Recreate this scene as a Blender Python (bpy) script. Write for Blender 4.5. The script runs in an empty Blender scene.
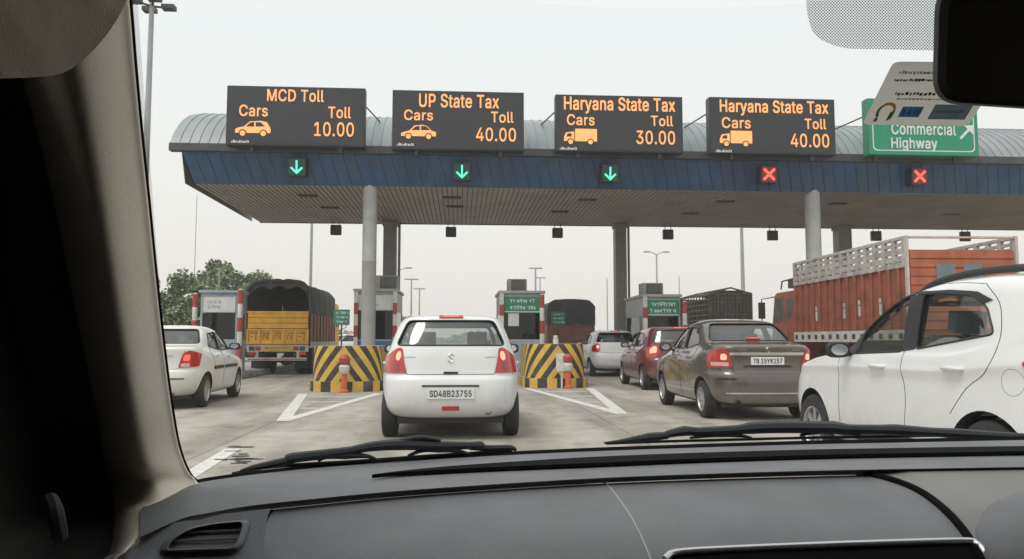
import bpy, bmesh, math, random
from mathutils import Vector, Matrix, Euler
from mathutils.bvhtree import BVHTree
from mathutils.geometry import delaunay_2d_cdt

scene = bpy.context.scene
COL = scene.collection
rad = math.radians
PI = math.pi
random.seed(7)

# ------------------------------------------------------------------ camera
EYE = Vector((0.0, 0.0, 1.2))
FPX = 769.0
camd = bpy.data.cameras.new('camera')
cam = bpy.data.objects.new('camera', camd)
COL.objects.link(cam)
cam.location = EYE
cam.rotation_euler = (rad(94.5), 0, rad(-3.87))
camd.sensor_width = 36.0
camd.lens = 36.0 * FPX / 1024.0
camd.clip_start = 0.02
camd.clip_end = 4000
scene.camera = cam
scene.render.resolution_x, scene.render.resolution_y = 1024, 559
ROT = Euler((rad(94.5), 0, rad(-3.87))).to_matrix()

def ray(px, py):
    return ROT @ Vector(((px - 512) / FPX, (279.5 - py) / FPX, -1))
def at_depth(px, py, d):
    return EYE + ray(px, py) * d
def at_y(px, py, Y):
    d = ray(px, py)
    return EYE + d * (Y / d.y)
def at_z(px, py, Z):
    d = ray(px, py)
    return EYE + d * ((Z - EYE.z) / d.z)

# ------------------------------------------------------------------ sky, sun, exposure
SUN_EL, SUN_AZ = rad(60), rad(232)          # azimuth clockwise from +Y: high behind the camera, veiled by cloud
world = bpy.data.worlds.new('World')
scene.world = world
world.use_nodes = True
wt = world.node_tree
wt.nodes.clear()
def wn(t, **k):
    n = wt.nodes.new(t)
    for a, b in k.items():
        setattr(n, a, b)
    return n
w_out = wn('ShaderNodeOutputWorld')
w_bg = wn('ShaderNodeBackground')
w_sky = wn('ShaderNodeTexSky', sky_type='NISHITA', sun_disc=False, sun_elevation=SUN_EL, sun_rotation=SUN_AZ,
           air_density=1.0, dust_density=6.0, ozone_density=1.0, altitude=0.0)
w_hsv = wn('ShaderNodeHueSaturation')
w_hsv.inputs['Saturation'].default_value = 0.2
w_mix = wn('ShaderNodeMix', data_type='RGBA')
w_mix.inputs[0].default_value = 0.75
w_co = wn('ShaderNodeTexCoord')
w_sep = wn('ShaderNodeSeparateXYZ')
w_ramp = wn('ShaderNodeValToRGB')
w_ramp.color_ramp.elements[0].position = 0.0
w_ramp.color_ramp.elements[0].color = (0.87, 0.81, 0.74, 1)
w_ramp.color_ramp.elements[1].position = 0.36
w_ramp.color_ramp.elements[1].color = (0.815, 0.85, 0.85, 1)
e = w_ramp.color_ramp.elements.new(1.0)
e.color = (0.98, 1.0, 1.0, 1)
w_mul = wn('ShaderNodeVectorMath', operation='SCALE')
w_mul.inputs['Scale'].default_value = 11.5
wt.links.new(w_co.outputs['Generated'], w_sep.inputs[0])
wt.links.new(w_sep.outputs['Z'], w_ramp.inputs[0])
wt.links.new(w_ramp.outputs[0], w_mul.inputs[0])
wt.links.new(w_sky.outputs[0], w_hsv.inputs['Color'])
wt.links.new(w_hsv.outputs[0], w_mix.inputs[6])
wt.links.new(w_mul.outputs[0], w_mix.inputs[7])
wt.links.new(w_mix.outputs[2], w_bg.inputs[0])
w_bg.inputs[1].default_value = 0.1
wt.links.new(w_bg.outputs[0], w_out.inputs[0])

sund = bpy.data.lights.new('sun', 'SUN')
sund.energy = 1.1
sund.angle = rad(25)
sund.color = (1.0, 0.96, 0.9)
sun = bpy.data.objects.new('sun', sund)
COL.objects.link(sun)
sdir = Vector((math.sin(SUN_AZ) * math.cos(SUN_EL), math.cos(SUN_AZ) * math.cos(SUN_EL), math.sin(SUN_EL)))
sun.rotation_euler = sdir.to_track_quat('Z', 'Y').to_euler()

scene.view_settings.view_transform = 'Standard'
scene.view_settings.look = 'None'
scene.view_settings.exposure = 0.22
scene.view_settings.gamma = 1.0
scene.render.engine = 'CYCLES'
scene.cycles.use_denoising = True
scene.cycles.max_bounces = 8
scene.cycles.transparent_max_bounces = 16
scene.cycles.volume_bounces = 3

# ------------------------------------------------------------------ materials
def lin(c):
    return tuple((x / 255 / 12.92) if x / 255 <= 0.04045 else ((x / 255 + 0.055) / 1.055) ** 2.4 for x in c)

def mat(name, col, rough=0.5, metal=0.0, var=0.12, scale=4.0, bump=0.0, bscale=60.0, coat=0.0, spec=0.5,
        emit=None, estr=1.0, dirt=0.0, dirtcol=(0.16, 0.13, 0.10)):
    m = bpy.data.materials.new(name)
    m.use_nodes = True
    t = m.node_tree
    b = t.nodes['Principled BSDF']
    b.inputs['Roughness'].default_value = rough
    b.inputs['Metallic'].default_value = metal
    b.inputs['Specular IOR Level'].default_value = spec
    b.inputs['Coat Weight'].default_value = coat
    b.inputs['Coat Roughness'].default_value = 0.06
    co = t.nodes.new('ShaderNodeTexCoord')
    ns = t.nodes.new('ShaderNodeTexNoise')
    ns.inputs['Scale'].default_value = scale
    ns.inputs['Detail'].default_value = 6
    t.links.new(co.outputs['Object'], ns.inputs['Vector'])
    rp = t.nodes.new('ShaderNodeValToRGB')
    rp.color_ramp.elements[0].position, rp.color_ramp.elements[1].position = 0.3, 0.7
    rp.color_ramp.elements[0].color = (*[max(0, c * (1 - var)) for c in col], 1)
    rp.color_ramp.elements[1].color = (*[min(1, c * (1 + var)) for c in col], 1)
    t.links.new(ns.outputs['Fac'], rp.inputs[0])
    out = rp.outputs[0]
    if dirt > 0:
        n2 = t.nodes.new('ShaderNodeTexNoise')
        n2.inputs['Scale'].default_value = scale * 0.6
        n2.inputs['Detail'].default_value = 8
        n2.inputs['Roughness'].default_value = 0.7
        t.links.new(co.outputs['Object'], n2.inputs['Vector'])
        mr = t.nodes.new('ShaderNodeMapRange')
        mr.inputs[1].default_value, mr.inputs[2].default_value = 0.48, 0.72
        mr.inputs[3].default_value, mr.inputs[4].default_value = 0.0, dirt
        t.links.new(n2.outputs['Fac'], mr.inputs[0])
        mx = t.nodes.new('ShaderNodeMix')
        mx.data_type = 'RGBA'
        mx.inputs[7].default_value = (*dirtcol, 1)
        t.links.new(mr.outputs[0], mx.inputs[0])
        t.links.new(out, mx.inputs[6])
        out = mx.outputs[2]
    t.links.new(out, b.inputs['Base Color'])
    if bump > 0:
        n3 = t.nodes.new('ShaderNodeTexNoise')
        n3.inputs['Scale'].default_value = bscale
        n3.inputs['Detail'].default_value = 4
        t.links.new(co.outputs['Object'], n3.inputs['Vector'])
        bp = t.nodes.new('ShaderNodeBump')
        bp.inputs['Strength'].default_value = bump
        bp.inputs['Distance'].default_value = 0.01
        t.links.new(n3.outputs['Fac'], bp.inputs['Height'])
        t.links.new(bp.outputs[0], b.inputs['Normal'])
    if emit:
        b.inputs['Emission Color'].default_value = (*emit, 1)
        b.inputs['Emission Strength'].default_value = estr
    return m

def glass(name, tint, rough=0.02, ior=1.5):
    m = bpy.data.materials.new(name)
    m.use_nodes = True
    t = m.node_tree
    t.nodes.clear()
    o = t.nodes.new('ShaderNodeOutputMaterial')
    tr = t.nodes.new('ShaderNodeBsdfTransparent')
    tr.inputs[0].default_value = (*tint, 1)
    gl = t.nodes.new('ShaderNodeBsdfAnisotropic')
    gl.inputs['Roughness'].default_value = rough
    fr = t.nodes.new('ShaderNodeFresnel')
    ge = t.nodes.new('ShaderNodeNewGeometry')      # a thin pane mirrors alike from both faces
    mr = t.nodes.new('ShaderNodeMapRange')
    mr.inputs[3].default_value, mr.inputs[4].default_value = ior, 1 / ior
    t.links.new(ge.outputs['Backfacing'], mr.inputs[0])
    t.links.new(mr.outputs[0], fr.inputs[0])
    mx = t.nodes.new('ShaderNodeMixShader')
    t.links.new(fr.outputs[0], mx.inputs[0])
    t.links.new(tr.outputs[0], mx.inputs[1])
    t.links.new(gl.outputs[0], mx.inputs[2])
    t.links.new(mx.outputs[0], o.inputs[0])
    return m

M = {}
M['white_paint'] = mat('white_paint', (0.73, 0.735, 0.725), 0.35, var=0.02, scale=2, coat=0.7, dirt=0.10, dirtcol=(0.45, 0.42, 0.37))
M['cream_paint'] = mat('cream_paint', (0.74, 0.73, 0.68), 0.35, var=0.03, scale=2, coat=0.6, dirt=0.12, dirtcol=(0.45, 0.42, 0.36))
M['brown_paint'] = mat('brown_paint', (0.120, 0.102, 0.086), 0.26, metal=0.4, var=0.08, scale=2, coat=0.9, dirt=0.10, dirtcol=(0.22, 0.19, 0.16))
M['maroon_paint'] = mat('maroon_paint', (0.13, 0.022, 0.026), 0.3, metal=0.2, var=0.1, scale=2, coat=0.9)
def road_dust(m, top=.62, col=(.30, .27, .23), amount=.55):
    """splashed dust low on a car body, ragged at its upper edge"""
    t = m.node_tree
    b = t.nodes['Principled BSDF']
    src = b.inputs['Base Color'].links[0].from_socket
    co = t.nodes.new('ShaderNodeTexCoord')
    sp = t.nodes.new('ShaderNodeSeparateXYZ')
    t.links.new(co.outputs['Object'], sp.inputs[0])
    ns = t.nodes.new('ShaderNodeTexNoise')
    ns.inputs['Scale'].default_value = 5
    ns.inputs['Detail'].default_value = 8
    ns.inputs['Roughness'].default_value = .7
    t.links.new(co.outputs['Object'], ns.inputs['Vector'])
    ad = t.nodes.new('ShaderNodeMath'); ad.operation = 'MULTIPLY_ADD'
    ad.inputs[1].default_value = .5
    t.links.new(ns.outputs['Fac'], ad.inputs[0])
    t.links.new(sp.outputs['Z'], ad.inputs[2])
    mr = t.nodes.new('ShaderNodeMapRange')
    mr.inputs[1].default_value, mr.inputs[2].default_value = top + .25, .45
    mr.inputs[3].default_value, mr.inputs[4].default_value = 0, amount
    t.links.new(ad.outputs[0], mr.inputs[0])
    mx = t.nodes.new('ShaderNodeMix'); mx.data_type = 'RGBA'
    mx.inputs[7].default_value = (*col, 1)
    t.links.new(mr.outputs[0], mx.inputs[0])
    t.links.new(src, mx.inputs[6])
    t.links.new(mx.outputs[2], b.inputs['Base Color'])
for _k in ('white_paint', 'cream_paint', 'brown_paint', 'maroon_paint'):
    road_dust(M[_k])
M['black_plastic'] = mat('black_plastic', (0.022, 0.022, 0.024), 0.55, var=0.2, bump=0.05)
M['rubber'] = mat('rubber', (0.02, 0.02, 0.021), 0.75, var=0.25, scale=10, dirt=0.35, dirtcol=(0.09, 0.08, 0.07))
M['seam'] = mat('seam', (0.03, 0.03, 0.032), 0.7)
M['cabin_dark'] = mat('cabin_dark', (0.11, 0.105, 0.10), 0.8, var=0.2)
M['cabin_pale'] = mat('cabin_pale', (0.46, 0.44, 0.40), 0.8, var=0.1)
M['seat_pale'] = mat('seat_pale', (0.30, 0.30, 0.29), 0.9, var=0.15, scale=30)
M['seat_fabric'] = mat('seat_fabric', (0.12, 0.12, 0.12), 0.9, var=0.2, scale=30)
M['car_glass'] = glass('car_glass', (0.74, 0.79, 0.77), ior=2.2)
M['suv_glass'] = glass('suv_glass', (0.86, 0.90, 0.87), ior=2.4)
M['dark_glass'] = glass('dark_glass', (0.30, 0.34, 0.35))
M['red_lens'] = mat('red_lens', (0.36, 0.015, 0.013), 0.18, var=0.12, scale=25, coat=0.9, emit=(0.9, 0.04, 0.03), estr=0.06)
M['clear_lens'] = mat('clear_lens', (0.62, 0.40, 0.38), 0.18, var=0.15, scale=30, coat=0.9)
M['smoked_lens'] = mat('smoked_lens', (0.22, 0.05, 0.045), 0.15, var=0.2, scale=30, coat=0.9)
M['brake_glow'] = mat('brake_glow', (0.8, 0.12, 0.08), 0.3, emit=(1.0, 0.42, 0.28), estr=1.2)
M['brake_red'] = mat('brake_red', (0.8, 0.06, 0.05), 0.3, emit=(1.0, 0.16, 0.11), estr=0.6)
M['chrome'] = mat('chrome', (0.80, 0.80, 0.80), 0.24, metal=1.0, var=0.03)
M['alloy'] = mat('alloy', (0.50, 0.50, 0.51), 0.35, metal=0.7, var=0.08, scale=12, dirt=0.3)
M['plate_white'] = mat('plate_white', (0.72, 0.72, 0.70), 0.45, var=0.04, scale=10)
M['plate_yellow'] = mat('plate_yellow', (0.62, 0.42, 0.07), 0.5, var=0.15, scale=12, dirt=0.3)
M['ink'] = mat('ink', (0.025, 0.025, 0.028), 0.6)
M['badge'] = mat('badge', (0.50, 0.50, 0.50), 0.25, metal=0.8)
M['steel_dark'] = mat('steel_dark', (0.06, 0.058, 0.055), 0.6, metal=0.3, var=0.3, dirt=0.4)

# ------------------------------------------------------------------ mesh helpers
class MB:
    def __init__(self):
        self.v, self.f, self.m, self.uv = [], [], [], None
    def face(self, pts, m=0):
        i = len(self.v)
        self.v += [Vector(p) for p in pts]
        self.f.append(tuple(range(i, i + len(pts))))
        self.m.append(m)
    def quads(self, rows, m=0, close=False):
        i = len(self.v)
        nc = len(rows[0])
        for r in rows:
            self.v += [Vector(p) for p in r]
        for a in range(len(rows) - 1):
            for b in range(nc if close else nc - 1):
                c = (b + 1) % nc
                self.f.append((i + a * nc + b, i + a * nc + c, i + (a + 1) * nc + c, i + (a + 1) * nc + b))
                self.m.append(m)
    def box(self, x0, x1, y0, y1, z0, z1, m=0, mx=None):
        p = [Vector((x, y, z)) for z in (z0, z1) for y in (y0, y1) for x in (x0, x1)]
        if mx is not None:
            p = [mx @ q for q in p]
        i = len(self.v)
        self.v += p
        for q in ((0, 2, 3, 1), (4, 5, 7, 6), (0, 1, 5, 4), (2, 6, 7, 3), (0, 4, 6, 2), (1, 3, 7, 5)):
            self.f.append(tuple(i + k for k in q))
            self.m.append(m)
    def tube(self, pts, r, n=8, m=0, closed=False, flat=None):
        pts = [Vector(p) for p in pts]
        k = len(pts)
        rs = r if isinstance(r, (list, tuple)) else [r] * k
        rows, nrm = [], None
        for i, p in enumerate(pts):
            if closed:
                t = pts[(i + 1) % k] - pts[i - 1]
            else:
                t = pts[min(i + 1, k - 1)] - pts[max(i - 1, 0)]
            if t.length < 1e-9:
                t = Vector((0, 0, 1))
            t.normalize()
            if nrm is None:
                nrm = t.orthogonal().normalized() if abs(t.z) > 0.9 else t.cross(Vector((0, 0, 1))).normalized()
            else:
                nrm = (nrm - t * nrm.dot(t))
                nrm = nrm.normalized() if nrm.length > 1e-6 else t.orthogonal().normalized()
            b = t.cross(nrm)
            rows.append([p + (nrm * math.cos(2 * PI * j / n) + b * math.sin(2 * PI * j / n)) * rs[i] for j in range(n)])
        i0 = len(self.v)
        self.quads(rows + ([rows[0]] if closed else []), m, True)
        if not closed:
            self.face(list(reversed(rows[0])), m)
            self.face(rows[-1], m)
    def lathe(self, prof, mx, n=24, m=0, caps=False):
        rows = [[mx @ Vector((r * math.cos(2 * PI * j / n), r * math.sin(2 * PI * j / n), h)) for j in range(n)] for r, h in prof]
        self.quads(rows, m, True)
        if caps:
            self.face(list(reversed(rows[0])), m)
            self.face(rows[-1], m)
    def prism(self, poly, fn, d0, d1, m=0):
        a = [Vector(fn(x, y, d0)) for x, y in poly]
        b = [Vector(fn(x, y, d1)) for x, y in poly]
        self.face(list(reversed(a)), m)
        self.face(b, m)
        k = len(poly)
        for i in range(k):
            j = (i + 1) % k
            self.face([a[i], a[j], b[j], b[i]], m)
    def add(self, verts, faces, m=0):
        i = len(self.v)
        self.v += [Vector(p) for p in verts]
        for f in faces:
            self.f.append(tuple(i + k for k in f))
            self.m.append(m)
    def build(self, name, mats, parent=None, bevel=0.0, seg=1, angle=38, weld=True, uvs=None):
        me = bpy.data.meshes.new(name)
        me.from_pydata([tuple(p) for p in self.v], [], self.f)
        if not isinstance(mats, (list, tuple)):
            mats = [mats]
        for q in mats:
            me.materials.append(q)
        me.polygons.foreach_set('material_index', self.m)
        if uvs:
            l = me.uv_layers.new(name='UVMap')
            for lp in me.loops:
                l.data[lp.index].uv = uvs[lp.vertex_index]
        if weld:
            bm = bmesh.new()
            bm.from_mesh(me)
            bmesh.ops.remove_doubles(bm, verts=bm.verts, dist=1e-5)
            bmesh.ops.recalc_face_normals(bm, faces=bm.faces)
            if bevel > 0:
                ed = [x for x in bm.edges if len(x.link_faces) == 2 and x.calc_face_angle(0) > 0.5]
                bmesh.ops.bevel(bm, geom=ed, offset=bevel, segments=seg, affect='EDGES', profile=0.5, clamp_overlap=True)
            bm.to_mesh(me)
            bm.free()
        me.shade_smooth()
        me.set_sharp_from_angle(angle=rad(angle))
        o = bpy.data.objects.new(name, me)
        COL.objects.link(o)
        if parent is not None:
            o.parent = parent
        return o

def thing(name, label, cat, loc=(0, 0, 0), rz=0.0, group=None):
    o = bpy.data.objects.new(name, None)
    o.empty_display_size = 0.2
    COL.objects.link(o)
    o.location = loc
    o.rotation_euler = (0, 0, rz)
    o['label'] = label
    o['category'] = cat
    if group:
        o['group'] = group
    return o
def tag(o, label, cat, group=None, kind=None):
    if label:
        o['label'] = label
    if cat:
        o['category'] = cat
    if group:
        o['group'] = group
    if kind:
        o['kind'] = kind
    return o
def copy_tree(o, parent=None):
    c = o.copy()
    COL.objects.link(c)
    c.parent = parent
    for ch in list(o.children):
        copy_tree(ch, c)
    return c
def sub_empty(name, parent, loc, rz=0.0):
    o = bpy.data.objects.new(name, None)
    o.empty_display_size = 0.1
    COL.objects.link(o)
    o.parent = parent
    o.location = loc
    o.rotation_euler = (0, 0, rz)
    return o

_txt = {}
def text_raw(body, bold):
    """outline letters laid side by side, scaled to a unit box; front at z=.5, back at z=-.5"""
    k = body
    if k not in _txt:
        vs, fs, x = [], [], 0.0
        for ch in body:
            adv, co, tris = GLYPHS[ch]
            i0, n = len(vs), len(co) // 2
            P = [(x + co[2 * i], co[2 * i + 1]) for i in range(n)]
            vs += [(a, b, .5) for a, b in P] + [(a, b, -.5) for a, b in P]
            cnt = {}
            for t in tris:
                fs.append(tuple(i0 + q for q in t))
                for a, b in zip(t, t[1:] + t[:1]):
                    cnt[(a, b)] = cnt.get((a, b), 0) + 1
            for (a, b) in cnt:
                if (b, a) not in cnt:
                    fs.append((i0 + a, i0 + n + a, i0 + n + b, i0 + b))
            x += adv + 22
        x0, x1 = min(v[0] for v in vs), max(v[0] for v in vs)
        y0, y1 = min(v[1] for v in vs), max(v[1] for v in vs)
        _txt[k] = ([Vector(((a - x0) / (x1 - x0), (b - y0) / (y1 - y0), c)) for a, b, c in vs], fs)
    return _txt[k]
def text(mb, body, o, right, up, depth=0.008, bold=0.02, m=0):
    """letters filling the box at o spanned by right and up, standing `depth` proud"""
    vs, fs = text_raw(body, bold)
    n = right.cross(up).normalized()
    b = bold * 1.5
    ratio = up.length                     # stroke is thickened by laying shifted copies, each a hair further out
    ur, uu = right.normalized(), up.normalized()
    k = 0
    for dx, dy in ((0, 0), (-b, -b), (b, -b), (-b, b), (b, b)) if bold > 0 else ((0, 0),):
        w, h = right - ur * (2 * b * ratio), up - uu * (2 * b * ratio)
        c = o + ur * ((b + dx) * ratio) + uu * ((b + dy) * ratio)
        mb.add([c + w * v.x + h * v.y + n * ((v.z + 0.5) * depth + k * .0004) for v in vs], fs, m)
        k += 1

def clamp(x, a, b):
    return max(a, min(b, x))
def sstep(a, b, x):
    t = clamp((x - a) / (b - a), 0, 1)
    return t * t * (3 - 2 * t)
def pchip(ys, t):
    n = len(ys)
    i = int(clamp(math.floor(t), 0, n - 2))
    u = t - i
    d = [ys[k + 1] - ys[k] for k in range(n - 1)]
    def slope(k):
        if k == 0:
            return d[0]
        if k == n - 1:
            return d[-1]
        return 0.0 if d[k - 1] * d[k] <= 0 else 2 * d[k - 1] * d[k] / (d[k - 1] + d[k])
    a, b, p, q = ys[i], ys[i + 1], slope(i), slope(i + 1)
    return (2 * u**3 - 3 * u * u + 1) * a + (u**3 - 2 * u * u + u) * p + (-2 * u**3 + 3 * u * u) * b + (u**3 - u * u) * q
def spline(pts, k=6):
    """smooth curve through points"""
    out = []
    P = [Vector(p) for p in pts]
    for i in range(len(P) - 1):
        p0, p1, p2, p3 = P[max(i - 1, 0)], P[i], P[i + 1], P[min(i + 2, len(P) - 1)]
        for j in range(k):
            u = j / k
            out.append(0.5 * ((2 * p1) + (p2 - p0) * u + (2 * p0 - 5 * p1 + 4 * p2 - p3) * u * u + (3 * p1 - p0 - 3 * p2 + p3) * u**3))
    out.append(P[-1])
    return out
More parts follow.
